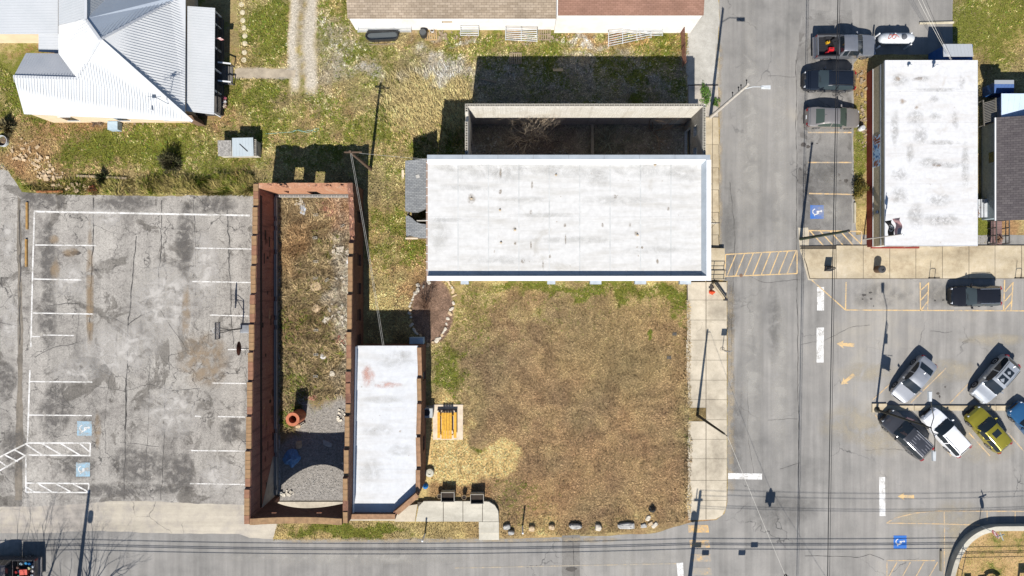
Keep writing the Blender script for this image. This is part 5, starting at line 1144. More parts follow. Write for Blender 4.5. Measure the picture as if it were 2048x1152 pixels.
part('wall', MB().box(vx(438, 1.05), vy(311, 1.05), 0, vx(514, 1.05), vy(282, 1.05), 1.03), old_cmu, wh)
part('stick', MB().bar(P(479, 288, 1.42), P(495, 303, 1.38), .06, .04), mat('black_stick', (.02, .02, .02, 1), .7), wh)
x_ = vy(280, 1.05)
for k in range(4): place(ME_CMU, 'block', wh, vx(511, 1.1), vy(284 + 8 * k, 1.1), 1.035, PI / 2)
# ---------------------------------------------------------------- vehicles
tyre_m = mat('tyre_rubber', (.022, .022, .024, 1), .85, var=.2); rim_m = mat('alloy_rim', (.45, .46, .48, 1), .3, .8, var=.1)
def glass_mat(name, col):
    t = NT(name); t.set(col, .05, 0, .45); return t.m
car_glass = glass_mat('tinted_glass', (.012, .017, .022, 1)); green_glass = glass_mat('green_glass', (.04, .055, .046, 1))
head_m = glass_mat('headlamp_lens', (.55, .57, .6, 1)); tail_m = glass_mat('tail_lens', (.22, .012, .015, 1)); black_trim = mat('black_trim', (.018, .018, .02, 1), .5, var=.15)
chrome = mat('chrome_bar', (.6, .6, .62, 1), .2, .9, var=.05)
def paint_mat(name, col, metal=.35, rough=.3):
    t = NT(name); n = t.noise(2.5, 4, .6); c = t.ramp(n, [(.3, tuple(x * .9 for x in col[:3]) + (1,)), (.7, col)])
    f = t.noise(70, 2, .6); c = t.mix(1.0, c, t.ramp(f, [(.3, .93), (.7, 1.0)]), 'MULTIPLY')
    t.set(c, rough, metal, .5); t.b.inputs['Coat Weight'].default_value = .6; t.b.inputs['Coat Roughness'].default_value = .08; return t.m
SEDAN = dict(L=4.8, W=1.84, top=[(0, .50), (.05, .64), (.18, .73), (.45, .80), (.9, .88), (1.3, .95), (2.05, 1.35), (2.45, 1.43), (3.0, 1.45), (3.45, 1.40), (4.1, 1.10), (4.5, 1.05), (4.72, .98), (4.8, .62)], ww=(1.3, 2.05), wr=(3.45, 4.1), belt=(.90, 1.0), wh=(.95, 3.75), R=.33, bp=2.75)
SUV = dict(L=4.6, W=1.88, top=[(0, .55), (.05, .72), (.18, .86), (.5, .97), (.95, 1.04), (1.2, 1.10), (1.9, 1.58), (2.3, 1.66), (3.2, 1.69), (4.05, 1.63), (4.42, 1.15), (4.54, 1.0), (4.6, .58)], ww=(1.2, 1.9), wr=(4.05, 4.42), belt=(1.0, 1.1), wh=(.9, 3.65), R=.36, bp=2.75)
PICK = dict(L=3.45, W=1.98, top=[(0, .62), (.05, .86), (.18, 1.0), (.6, 1.08), (1.2, 1.15), (1.35, 1.18), (2.05, 1.72), (2.4, 1.80), (3.0, 1.82), (3.28, 1.78), (3.4, 1.25), (3.45, .7)], ww=(1.35, 2.05), wr=(3.28, 3.4), belt=(1.12, 1.18), wh=(.95,), R=.38, bp=2.75)
def scale_spec(s, L=None, H=None, W=None):
    r = dict(s); kl = (L or s['L']) / s['L']; h0 = max(z for _, z in s['top']); kh = (H or h0) / h0
    r['L'] = s['L'] * kl; r['W'] = W or s['W']; r['top'] = [(a * kl, .5 + (z - .5) * ((H or h0) - .5) / (h0 - .5)) for a, z in s['top']]
    for k in ('ww', 'wr', 'wh'): r[k] = tuple(v * kl for v in s[k])
    kz = ((H or h0) - .5) / (h0 - .5); r['belt'] = tuple(.5 + (b - .5) * kz for b in s['belt']); r['bp'] = s['bp'] * kl; return r
def wheel(root, x, y, R, side):
    w_ = obj('wheel', None, None, root); w_.location = (x, y, R)
    def lat(prof, n=22):
        mb = MB()
        for r, t_ in prof:
            for k in range(n):
                a = 2 * PI * k / n; mb.v.append((r * math.cos(a), t_, r * math.sin(a)))
        for i in range(len(prof) - 1):
            for k in range(n):
                a = i * n + k; b = i * n + (k + 1) % n; mb.f.append((a, b, b + n, a + n))
        mb.f.append(tuple(range(n))); mb.f.append(tuple(reversed(range((len(prof) - 1) * n, len(prof) * n)))); return mb
    s = side
    obj('tyre', lat([(R * .62, -.1), (R * .94, -.11), (R, -.07), (R, .07), (R * .94, .11), (R * .62, .1)]).mesh('tyre', smooth=50), tyre_m, w_)
    obj('rim', lat([(R * .6, s * .05), (R * .62, s * .106), (R * .5, s * .112), (R * .2, s * .085), (.03, s * .1)]).mesh('rim', smooth=30), rim_m, w_)
def car(name, label, cat, pos, heading, spec, paint, glass=None, kind='sedan', roofm=None, extras=()):
    glass = glass or car_glass
    g = G(*pos); root = thing(name, label, cat, (*g, .012), heading)
    L, W = spec['L'], spec['W']; top = spec['top']; Rw = spec['R']; wh = spec['wh']
    ss = set(a for a, _ in top); ss.update(np.linspace(0, L, 20).tolist())
    for c in wh: ss.update((c + Rw * 1.12 * math.cos(a)) for a in np.linspace(0, PI, 9)); ss.update((c - Rw * 1.14, c + Rw * 1.14))
    bp = spec['bp']; ss.update((bp - .05, bp + .05, spec['ww'][0] + .42, spec['ww'][1] + .1, spec['wr'][1] - .2))
    ss = sorted(s for s in ss if 0 <= s <= L); s2 = [ss[0]]
    for s in ss[1:]:
        if s - s2[-1] > .028: s2.append(s)
    s2[-1] = L; ss = s2
    zt = lambda s: float(np.interp(s, [a for a, _ in top], [z for _, z in top]))
    tail = 1.0 if kind == 'pickup' else .82
    wf = lambda s: W / 2 * float(np.interp(s, [0, .06, .2, .5, 1.0, 1.7, L - 1.2, L - .5, L - .14, L], [.70, .80, .895, .96, .99, 1, 1, .985 if kind != 'pickup' else 1, .92 if kind != 'pickup' else 1, tail]))
    zbelt = lambda s: float(np.interp(s, [spec['ww'][0], spec['wr'][1]], spec['belt']))
    N = []
    for s in ss:
        w_, z = wf(s), zt(s); zs = min(zbelt(s), z - .11); h = z - zs; k = min(1, max(0, (h - .11) / .42))
        z0 = .26 if .15 < s < L - .15 else .34
        for c in wh:
            d = Rw * 1.14 
            if abs(s - c) < d: z0 = max(z0, Rw + math.sqrt(max(0, d * d - (s - c) ** 2)) * .98)
        z0 = min(z0, zs - .1)
        pts = [(w_ * .93, z0), (w_ * .985, z0 + .01), (w_, max(.62, z0 + .05) if zs > .72 else (z0 + zs) / 2), (w_ * .965, zs), (w_ * (.90 - .17 * k), z - .05 - .03 * k), (w_ * (.74 - .10 * k), z - .03), (w_ * .42, z - .006), (0, z + .012)]
        if pts[2][1] > zs - .03: pts[2] = (pts[2][0], zs - .03)
        N.append([(L / 2 - s, y, zz) for y, zz in pts])
    n = len(N[0]); grp = {'body': MB(), 'windshield': MB(), 'rear_window': MB(), 'side_window': MB(), 'side_window2': MB(), 'side_window3': MB(), 'side_window4': MB()}
    def quad(key, a, b, c, d): grp[key].add([a, b, c, d], [(0, 1, 2, 3)])
    mir = lambda p: (p[0], -p[1], p[2])
    for i in range(len(ss) - 1):
        m = (ss[i] + ss[i + 1]) / 2
        for j in range(n - 1):
            key = 'body'
            if j >= 5 and spec['ww'][0] < m < spec['ww'][1]: key = 'windshield'
            elif j >= 5 and spec['wr'][0] < m < spec['wr'][1]: key = 'rear_window'
            elif j == 4 and (spec['ww'][0] + .06 < m < spec['ww'][1] - .03): key = 'windshield'
            elif j == 3 and spec['ww'][0] + .42 < m < spec['wr'][1] - .2 and abs(m - bp) > .05: key = 'side_window' if m < bp else 'side_window2'
            a, b, c, d = N[i][j], N[i + 1][j], N[i + 1][j + 1], N[i][j + 1]
            quad(key, d, c, b, a); quad({'side_window': 'side_window3', 'side_window2': 'side_window4'}.get(key, key), mir(a), mir(b), mir(c), mir(d))
        quad('body', N[i][0], N[i + 1][0], mir(N[i + 1][0]), mir(N[i][0]))
    for e, rev in ((0, 0), (-1, 1)):
        q = N[e] + [mir(p) for p in N[e][-2::-1]]; f = tuple(range(len(q))); grp['body'].add(q, [f if not rev else f[::-1]])
    for key, mb in grp.items():
        if not mb.f: continue
        bm = bmesh.new(); me0 = mb.mesh('x'); bm.from_mesh(me0); bmesh.ops.remove_doubles(bm, verts=bm.verts, dist=1e-4); bmesh.ops.recalc_face_normals(bm, faces=bm.faces) if key == 'body' else None
        nm = ('side_window' if key.startswith('side_window') else key); me = bpy.data.meshes.new(nm); bm.to_mesh(me); bm.free(); bpy.data.meshes.remove(me0)
        me.polygons.foreach_set('use_smooth', [True] * len(me.polygons)); me.set_sharp_from_angle(angle=math.radians(26)); obj(nm, me, paint if key == 'body' else glass, root)
    for c in wh:
        for s in (-1, 1): wheel(root, L / 2 - c, s * (W / 2 - .125), Rw, s)
    def pt(nm, mb, m, sm=False): return obj(nm, mb.mesh(nm, smooth=sm), m, root)
    hz = zt(.12); 
    for s in (-1, 1):
        y = s * wf(.12) * .78
        pt('headlight', MB().hexa([(L / 2 - .10, y - .16, hz - .15), (L / 2 - .02 - (.1 if s > 0 else 0) * 0, y, hz - .16), (L / 2 - .3, s * wf(.3) * .99, hz - .12), (L / 2 - .36, y - s * .02, hz - .12), (L / 2 - .13, y - .14, hz - .005), (L / 2 - .07, y, hz - .03), (L / 2 - .33, s * wf(.3) * .955, hz + .015), (L / 2 - .4, y - s * .02, hz + .03)]), head_m)
        if kind != 'pickup':
            tz = zt(L - .12) - .06 if kind == 'sedan' else spec['belt'][1] - .03
            pt('taillight', MB().box(-L / 2 - .008, min(s * W / 2 * .58, s * W / 2 * .78), tz - .22, -L / 2 + .10, max(s * W / 2 * .58, s * W / 2 * .78), tz - .08).box(-L / 2 + .07, min(s * W / 2 * .78, s * W / 2 * .915), tz - .22, -L / 2 + .24, max(s * W / 2 * .78, s * W / 2 * .915), tz - .06), tail_m)
        sm_ = spec['ww'][0] + .5; zb = zbelt(sm_)
        mm = MB(); mm.hexa([(L / 2 - sm_ - .08, s * (W / 2 - .02), zb + .0), (L / 2 - sm_ + .07, s * (W / 2 - .02), zb + .0), (L / 2 - sm_ + .02, s * (W / 2 + .19), zb + .02), (L / 2 - sm_ - .10, s * (W / 2 + .19), zb + .02), (L / 2 - sm_ - .08, s * (W / 2 - .02), zb + .10), (L / 2 - sm_ + .05, s * (W / 2 - .02), zb + .10), (L / 2 - sm_ + .0, s * (W / 2 + .18), zb + .16), (L / 2 - sm_ - .09, s * (W / 2 + .18), zb + .16)]); pt('mirror', mm, paint)
        for hs in (bp - .25, bp + .85):
            if hs < L - .9: pt('door_handle', MB().box(L / 2 - hs - .1, s * W / 2 * .985 - .012, zbelt(hs) - .13, L / 2 - hs + .1, s * W / 2 * .985 + .03 * (1 if s > 0 else 0) + (.012 if s > 0 else .0), zbelt(hs) - .095), black_trim if kind == 'pickup' else paint)
    pt('grille', MB().box(L / 2 - .03, -W * .22, .42, L / 2 + .012, W * .22, .60), black_trim)
    pt('front_bumper', MB().box(L / 2 - .10, -W * .34, .26, L / 2 + .02, W * .34, .40), black_trim if kind != 'sedan' else paint)
    for s in (-1, 1):    # wipers
        a = spec['ww'][0] + .03; pt('wiper', MB().bar((L / 2 - a, s * .05 + .25 * s, zt(a) + .03), (L / 2 - a - .12, s * .05 - .3 * s + .1, zt(a + .12) + .02), .025, .02), black_trim)
    if kind == 'suv':
        for s in (-1, 1):
            q = [(L / 2 - a, s * W * .335, zt(a) + .05) for a in np.linspace(spec['ww'][1] + .25, spec['wr'][0] - .1, 6)]; pt('roof_rail', MB().tube(q, .022, 6), chrome if 'chrome' in extras else black_trim)
    if kind != 'pickup':
        pt('number_plate', MB().box(-L / 2 - .014, -.16, .62, -L / 2 + .02, .16, .74), white_metal)
    if 'sunroof' in extras:
        a = spec['ww'][1] + .35; pt('sunroof', MB().hexa([(L / 2 - a - .55, -.36, 1.3), (L / 2 - a, -.36, 1.3), (L / 2 - a, .36, 1.3), (L / 2 - a - .55, .36, 1.3), (L / 2 - a - .55, -.36, zt(a + .55) + .018), (L / 2 - a, -.36, zt(a) + .018), (L / 2 - a, .36, zt(a) + .018), (L / 2 - a - .55, .36, zt(a + .55) + .018)]), car_glass)
    if 'sunroof2' in extras:
        for k in (0, .78):
            a = spec['ww'][1] + .28 + k; pt('sunroof', MB().hexa([(L / 2 - a - .6, -.38, 1.3), (L / 2 - a, -.38, 1.3), (L / 2 - a, .38, 1.3), (L / 2 - a - .6, .38, 1.3), (L / 2 - a - .6, -.38, zt(a + .6) + .018), (L / 2 - a, -.38, zt(a) + .018), (L / 2 - a, .38, zt(a) + .018), (L / 2 - a - .6, .38, zt(a + .6) + .018)]), car_glass)
    if 'bars' in extras:
        for k in range(5): pt('roof_rib', MB().bar((L / 2 - spec['ww'][1] - .5, -.5 + .25 * k, zt(spec['ww'][1] + .5) + .012), (L / 2 - spec['wr'][0] + .1, -.5 + .25 * k, zt(spec['wr'][0] - .1) + .014), .05, .03), mat('rib_chrome', (.3, .3, .32, 1), .3, .5))
    if kind != 'pickup': pt('antenna_fin', MB().hexa([(L / 2 - spec['wr'][0] + .05, -.03, zt(spec['wr'][0] - .1)), (L / 2 - spec['wr'][0] + .25, -.02, zt(spec['wr'][0] - .2)), (L / 2 - spec['wr'][0] + .25, .02, zt(spec['wr'][0] - .2)), (L / 2 - spec['wr'][0] + .05, .03, zt(spec['wr'][0] - .1)), (L / 2 - spec['wr'][0] + .04, -.01, zt(spec['wr'][0] - .1) + .1), (L / 2 - spec['wr'][0] + .1, -.01, zt(spec['wr'][0] - .1) + .09), (L / 2 - spec['wr'][0] + .1, .01, zt(spec['wr'][0] - .1) + .09), (L / 2 - spec['wr'][0] + .04, .01, zt(spec['wr'][0] - .1) + .1)]), paint)
    return root
def pickup(name, label, pos, heading, paint, bedlen=1.95, Ltot=5.4, liner=None):
    root = car(name, label, 'pickup truck', pos, heading, PICK, paint, None, 'pickup')
    # slide the cab forward, then add the bed behind it
    sh_ = (Ltot - PICK['L']) / 2
    for ch in root.children: ch.location.x += sh_
    L2 = Ltot / 2; W = PICK['W']; xb0 = -L2; xb1 = -L2 + bedlen + .0
    li = liner or black_trim
    def pt(nm, mb, m): return obj(nm, mb.mesh(nm), m, root)
    pt('bed_floor', MB().box(xb0 + .08, -W / 2 + .1, .55, xb1, W / 2 - .1, .72), li)
    ribs_ = MB()
    for k in range(9): ribs_.box(xb0 + .1, -W / 2 + .24 + k * .18, .722, xb1 - .06, -W / 2 + .30 + k * .18, .74)
    pt('bed_ribs', ribs_, li)
    for s in (-1, 1):
        y0, y1 = sorted((s * W / 2, s * (W / 2 - .09))); R = .38; cx = xb0 + 1.15; mb = MB()
        xs_ = sorted([xb0 + .02, xb1] + [cx + R * 1.12 * math.cos(a) for a in np.linspace(0, PI, 9)])
        for a, b in zip(xs_[:-1], xs_[1:]):
            f = lambda x: max(.42, R + math.sqrt(max(0, (R * 1.12) ** 2 - (x - cx) ** 2))) if abs(x - cx) <= R * 1.12 + 1e-6 else .42
            mb.hexa([(a, y0, f(a)), (b, y0, f(b)), (b, y1, f(b)), (a, y1, f(a)), (a, y0, 1.22), (b, y0, 1.22), (b, y1, 1.22), (a, y1, 1.22)])
        pt('bed_side', mb, paint); pt('bed_rail', MB().box(xb0 + .02, y0 - .004, 1.222, xb1, y1 + .02, 1.25), black_trim)
        wheel(root, cx, s * (W / 2 - .125), R, s)
        pt('wheel_well', MB().hexa([(cx - .42, min(s * (W / 2 - .1), s * (W / 2 - .36)), .7), (cx + .42, min(s * (W / 2 - .1), s * (W / 2 - .36)), .7), (cx + .42, max(s * (W / 2 - .1), s * (W / 2 - .36)), .7), (cx - .42, max(s * (W / 2 - .1), s * (W / 2 - .36)), .7), (cx - .25, min(s * (W / 2 - .1), s * (W / 2 - .36)), .9), (cx + .25, min(s * (W / 2 - .1), s * (W / 2 - .36)), .9), (cx + .25, max(s * (W / 2 - .1), s * (W / 2 - .36)), .9), (cx - .25, max(s * (W / 2 - .1), s * (W / 2 - .36)), .9)]), li)
        pt('taillight', MB().box(xb0 - .012, min(s * W / 2 * .86, s * W / 2 * .99), .8, xb0 + .06, max(s * W / 2 * .86, s * W / 2 * .99), 1.15), tail_m)
    pt('tailgate', MB().box(xb0 + .0, -W / 2 + .0, .5, xb0 + .018, W / 2, 1.2).box(xb0 + .02, -W / 2 + .095, .5, xb0 + .09, W / 2 - .095, 1.22), paint)
    pt('bed_front', MB().box(xb1 - .06, -W / 2 + .095, .725, xb1 + .0, W / 2 - .095, 1.21), paint)
    pt('rear_bumper', MB().box(xb0 - .14, -W / 2 + .04, .42, xb0 - .016, W / 2 - .04, .58), chrome)
    return root
silver = paint_mat('silver_paint', (.34, .35, .37, 1), .5, .32); silver2 = paint_mat('pale_silver_paint', (.42, .44, .46, 1), .5, .3); bronze = paint_mat('bronze_grey_paint', (.27, .25, .235, 1), .5, .32); blackp = paint_mat('black_paint', (.012, .012, .014, 1), .2, .22); blackb = paint_mat('black_blue_paint', (.010, .013, .02, 1), .2, .2)
greyp = paint_mat('graphite_paint', (.055, .056, .062, 1), .4, .3); whitep = paint_mat('white_car_paint', (.66, .67, .69, 1), .0, .3); olive = paint_mat('mustard_paint', (.27, .235, .02, 1), .45, .34); bluep = paint_mat('blue_car_paint', (.03, .12, .26, 1), .4, .3); truckp = paint_mat('grey_truck_paint', (.2, .21, .23, 1), .45, .32); darkt = paint_mat('dark_truck_paint', (.08, .07, .07, 1), .3, .3)
R_ = math.radians
pk = pickup('pickup_truck', 'silver pickup with tools in its open black bed, topmost of parked row', (1683, 99), R_(1), truckp)
car('suv', 'glossy black SUV parked between the silver pickup and bronze sedan', 'suv', (1651, 166), R_(179), SUV, blackb, glass_mat('blue_tint_glass', (.03, .042, .048, 1)), 'suv')
car('sedan', 'bronze grey sedan parked below the black SUV', 'sedan', (1659, 239), R_(-1), scale_spec(SEDAN, 4.85), bronze, green_glass)
car('suv', 'black SUV parked alone along the tan pavement', 'suv', (1940, 592), R_(181), scale_spec(SUV, 4.45, 1.65), blackp, glass_mat('grey_tint_glass', (.035, .046, .05, 1)), 'suv', extras=('chrome',))
car('sedan', 'silver sedan slanted nose down, upper slanted row', 'sedan', (1819, 757), R_(231), scale_spec(SEDAN, 4.5), silver, None)
car('suv', 'silver SUV with two dark roof windows, upper slanted row', 'suv', (1979, 757), R_(229), scale_spec(SUV, 4.7, 1.66), silver2, None, 'suv', extras=('sunroof2',))
car('suv', 'graphite SUV with ribbed roof under the street lamp', 'suv', (1804, 866), R_(136), scale_spec(SUV, 5.0, 1.78, 1.95), greyp, None, 'suv', extras=('bars', 'chrome'))
car('suv', 'white SUV in lower slanted row', 'suv', (1882, 861), R_(132), scale_spec(SUV, 4.75, 1.7), whitep, None, 'suv')
car('crossover', 'mustard yellow crossover with dark sunroof', 'crossover', (1966, 856), R_(131), scale_spec(SUV, 4.4, 1.6), olive, None, 'suv', extras=('sunroof',))
car('sedan', 'blue car cut off by the right edge of the picture', 'sedan', (2052, 848), R_(131), scale_spec(SEDAN, 4.6), bluep, None)
pk2 = pickup('pickup_truck', 'dark pickup loaded with cans and coolers at bottom edge of picture', (27, 1131), R_(180), darkt, 2.0, 5.5)
def in_bed(root, u, v, z):   # a point in a pickup's bed: u from the tailgate, v across
    a = root.rotation_euler.z; x, y = -2.7 + u, v
    return Vector((root.location.x + x * math.cos(a) - y * math.sin(a), root.location.y + x * math.sin(a) + y * math.cos(a), root.location.z + z))
for k, (u, v, d, m, lab, cat, nm) in enumerate(((1.35, -.25, (.5, .3, .25), mat('red_plastic', C(220, 40, 50), .5), 'red tool case in the bed of the silver pickup', 'tool case', 'tool_case'), (1.05, .35, (.28, .2, .3), mat('yellow_plastic', C(240, 186, 40), .5), 'yellow jug in the bed of the silver pickup', 'jug', 'fuel_jug'), (1.6, .3, (.42, .7, .35), mat('black_plastic', (.02, .02, .022, 1), .5), 'black tool box in the bed of the silver pickup', 'tool box', 'tool_box'), (.95, -.55, (.4, .18, .18), mat('red_plastic', C(220, 40, 50), .5), 'red gas can lying in the bed of the silver pickup', 'gas can', 'gas_can'))):
    p = in_bed(pk, u, v, .742); t_ = thing(nm, lab, cat, p, .2 * k)
    part('case', MB().hexa([(-d[0] / 2, -d[1] / 2, 0), (d[0] / 2, -d[1] / 2, 0), (d[0] / 2, d[1] / 2, 0), (-d[0] / 2, d[1] / 2, 0), (-d[0] * .45, -d[1] * .42, d[2]), (d[0] * .45, -d[1] * .42, d[2]), (d[0] * .45, d[1] * .42, d[2]), (-d[0] * .45, d[1] * .42, d[2])]), m, t_, world=False)
    part('handle', MB().tube([(-d[0] * .25, 0, d[2] - .01), (-d[0] * .2, 0, d[2] + .06), (d[0] * .2, 0, d[2] + .06), (d[0] * .25, 0, d[2] - .01)], .018, 6), black_trim, t_, world=False)
cr = thing('cooler', 'red cooler among the cans in the dark pickup bed', 'cooler', in_bed(pk2, 1.0, .15, .742), .05)
part('case', MB().hexa([(-.3, -.2, 0), (.3, -.2, 0), (.3, .2, 0), (-.3, .2, 0), (-.33, -.23, .36), (.33, -.23, .36), (.33, .23, .36), (-.33, .23, .36)]), mat('coral_plastic', C(226, 104, 88), .5), cr, world=False); part('lid', MB().box(-.34, -.24, .362, .34, .24, .42), mat('coral_plastic', C(226, 104, 88)), cr, world=False)
cans = [(.25, -.3, C(220, 230, 236)), (.28, .1, C(236, 226, 216)), (.3, .5, C(220, 224, 228)), (.55, -.55, C(40, 120, 190)), (.85, -.6, C(70, 160, 210)), (.6, -.15, C(210, 206, 160)), (1.3, -.55, C(190, 210, 216)), (1.5, .55, C(50, 130, 120)), (.6, .6, C(70, 60, 60)), (1.6, -.2, C(120, 90, 80)), (1.75, .2, C(180, 60, 60)), (1.45, .1, C(60, 80, 120))]
lc = ['white can nearest the tailgate corner', 'cream can beside the tailgate', 'white can on the far tailgate corner', 'blue can along the bed side', 'sky blue can beside the blue one', 'yellowish can in middle of the bed', 'pale can toward the cab', 'teal can toward the cab', 'dark can near the tailgate', 'brown can behind the cooler', 'red can against the cab', 'navy can between cooler and cab']
for k, (u, v, c) in enumerate(cans):
    single('paint_can', MB().lathe(in_bed(pk2, u, v, .742), [(.12, 0), (.13, .02), (.13, .3), (.12, .32), (.11, .30), (.02, .30)], 14), mat('can_%d' % k, c, .35, .2, var=.3, scale=6), lc[k] + ', dark pickup load', 'can', tuple(in_bed(pk2, u, v, .742)), 'cans in the dark pickup bed', smooth=30)

# ---------------------------------------------------------------- poles, lamps and wires
pole_w = mat('weathered_pole', C(216, 208, 196), .85, var=.25, scale=3); pole_d = mat('dark_pole', C(60, 58, 50), .7, var=.3); pole_b = mat('brown_pole', C(110, 90, 74), .9, var=.3); lamp_grey = mat('lamp_housing', C(216, 220, 222), .4); wire_m = mat('black_cable', (.012, .012, .014, 1), .6); wire_w = mat('pale_cable', C(220, 216, 206), .6)
def vpole(name, label, base, h, r0, r1, m, cat='pole'):
    g = G(*base); t_ = thing(name, label, cat, (*g, 0)); part('pole', MB().tube([(0, 0, 0), (0, 0, h * .5), (0, 0, h)], [r0, (r0 + r1) / 2, r1], 12), m, t_, smooth=50, world=False); return t_
def wireline(name, label, a, b, sag, r, m, n=14):
    a, b = Vector(a), Vector(b); q = []
    for i in range(n + 1):
        k = i / n; p = a.lerp(b, k); p.z -= sag * 4 * k * (1 - k); q.append(p)
    return single(name, MB().tube(q, r, 5), m, label, 'cable', tuple(a))
up = vpole('utility_pole', 'pale utility pole with street lamp beside the block ruin', (1420, 235), 10.3, .15, .1, pole_w)
arm_e = P(1530, 174, 9.2) - up.location
part('lamp_arm', MB().tube([(0, 0, 9.0), (arm_e[0] * .4, arm_e[1] * .4 + .05, 9.35), (arm_e[0] * .8, arm_e[1] * .9, 9.3), (arm_e[0], arm_e[1], 9.2)], .03, 8), lamp_grey, up, world=False)
lh = part('lamp_head', MB().hexa([(arm_e[0] - .3, arm_e[1] - .13, 9.1), (arm_e[0] + .45, arm_e[1] - .16, 9.12), (arm_e[0] + .45, arm_e[1] + .16, 9.12), (arm_e[0] - .3, arm_e[1] + .13, 9.1), (arm_e[0] - .3, arm_e[1] - .1, 9.25), (arm_e[0] + .42, arm_e[1] - .12, 9.24), (arm_e[0] + .42, arm_e[1] + .12, 9.24), (arm_e[0] - .3, arm_e[1] + .1, 9.25)]), lamp_grey, up, world=False)
for z in (6.5, 8.0, 8.6, 9.9): part('insulator', MB().tube([(0, .1, z), (0, .45, z + .02)], .03, 6).lathe((0, .45, z - .05), [(.05, 0), (.07, .06), (.04, .12)], 8), black_trim, up, world=False)
yp = vpole('utility_pole', 'brown wooden pole with cables standing behind the brick ruin', (741, 338), 8.1, .15, .1, pole_b)
part('crossarm', MB().box(-.5, -.05, 7.75, .9, .05, 7.87), pole_b, yp, world=False)
top = Vector(yp.location) + Vector((0, 0, 7.9))
for k, dx_ in enumerate((-.03, .06)): wireline('service_cable', ['pale service cable, one of a pair to small brick building', 'second pale service cable to small brick building'][k], top + Vector((dx_, 0, -.1 * k)), P(765 + 3 * k, 691, 3.5), .25, .011, mat('grey_cable', C(190, 188, 182), .6))
wireline('service_cable', 'pale cable from brown pole toward the white hall', top, P(853, 318, 6.4), .2, .01, MATS['grey_cable'])
sl = thing('street_lamp', 'tall bronze street lamp with two arms at the kerb end', 'street lamp', (*G(1752, 819), 0))
part('pole', MB().tube([(0, 0, .1), (0, 0, 4), (0, 0, 8.4)], [.11, .09, .06], 12), pole_d, sl, smooth=50, world=False); part('base_plate', MB().lathe((0, 0, .16), [(.26, 0), (.26, .06), (.14, .14)], 12), pole_d, sl, world=False)
for s, tx, ty in ((1, 1860, 793), (-1, 1868, 912)):
    e = P(tx, ty, 8.9) - sl.location; part('arm', MB().tube([(0, 0, 8.3), (.1 + e[0] * .3, e[1] * .35, 8.75), (e[0] * .8, e[1] * .75, 8.95), (e[0], e[1], 8.9)], .035, 8), pole_d, sl, world=False)
    part('lamp_head', MB().hexa([(e[0] - .13, e[1] - .4 * 1, 8.8), (e[0] + .13, e[1] - .4, 8.8), (e[0] + .16, e[1] + .4, 8.8), (e[0] - .16, e[1] + .4, 8.8), (e[0] - .1, e[1] - .38, 8.98), (e[0] + .1, e[1] - .38, 8.98), (e[0] + .13, e[1] + .38, 8.96), (e[0] - .13, e[1] + .38, 8.96)]), lamp_grey, sl, world=False)
bn = MB(); part('banner_arm', MB().tube([(0, 0, 5.2), (.9, -.1, 5.2)], .02, 6).tube([(0, 0, 3.9), (.9, -.1, 3.9)], .02, 6), pole_d, sl, world=False)
bm_ = flag('banner', Vector(sl.location) + Vector((.06, 0, 5.18)), 1.25, (1, -.1), .8, us_flag, sl, .03)
gp_ = vpole('lamp_post', 'dark green post at the corner of hatched bay', (1601, 478), 9.0, .14, .09, mat('green_pole', C(62, 74, 56), .7, var=.3))
part('top_cap', MB().lathe((0, 0, 9.0), [(.12, 0), (.12, .08), (.03, .14)], 10), black_trim, gp_, world=False)
dp = vpole('lamp_post', 'dark post standing on the west pavement by the tree pit', (1394, 830), 8.2, .13, .08, pole_d)
part('bracket', MB().tube([(0, 0, 8.0), (.25, -.2, 8.2)], .03, 6), pole_d, dp, world=False)
# poles south of the picture whose shadows fall into it
p_a = vpole('utility_pole', 'tall utility pole south of the crossing whose shadow crosses the zebra', (1374, 1201), 10.5, .2, .13, pole_b); p_b = vpole('utility_pole', 'utility pole south of the left lot casting long shadow', (152, 1203), 10.5, .2, .13, pole_b); p_c = vpole('utility_pole', 'utility pole far beyond the bottom right corner', (2300, 1190), 10.5, .2, .13, pole_b); p_d = vpole('utility_pole', 'utility pole far beyond the bottom left corner', (-900, 1200), 10.5, .2, .13, pole_b)
for p in (p_a, p_b): 
    part('transformer', MB().lathe((-.35 if p is p_a else .4, 0, 7.6), [(.2, 0), (.24, .05), (.24, .8), (.18, .88)], 14), mat('transformer_grey', C(150, 154, 156), .6), p, world=False)
part('crossarm', MB().box(-.5, -.06, 9.6, .3, .06, 9.75), pole_b, p_a, world=False); part('pole_pin', MB().tube([(-.3, 0, 9.75), (-.3, 0, 10.7)], .05, 6), pole_b, p_a, world=False)
for k, z in enumerate((5.9, 5.35, 5.1, 4.6)):
    for j, (a, b, lab) in enumerate(((p_d, p_b, 'far left span'), (p_b, p_a, 'middle span'), (p_a, p_c, 'right span'))):
        wireline('street_cable', '%s cable along the cross street, %s' % (['topmost', 'second', 'third', 'lowest'][k], lab), Vector(a.location) + Vector((0, .1 * k, z)), Vector(b.location) + Vector((0, .1 * k, z)), .25 if j != 1 else .45, .028, wire_m)
for k, (z, dy) in enumerate(((10.6, 0), (10.0, .1), (9.1, 0), (8.8, .1))): wireline('power_line', '%s power line from the zebra pole eastward' % ['top', 'second', 'third', 'fourth'][k], Vector(p_a.location) + Vector((0, dy, z)), Vector(p_c.location) + Vector((0, dy, z)), .7, .018, wire_m)
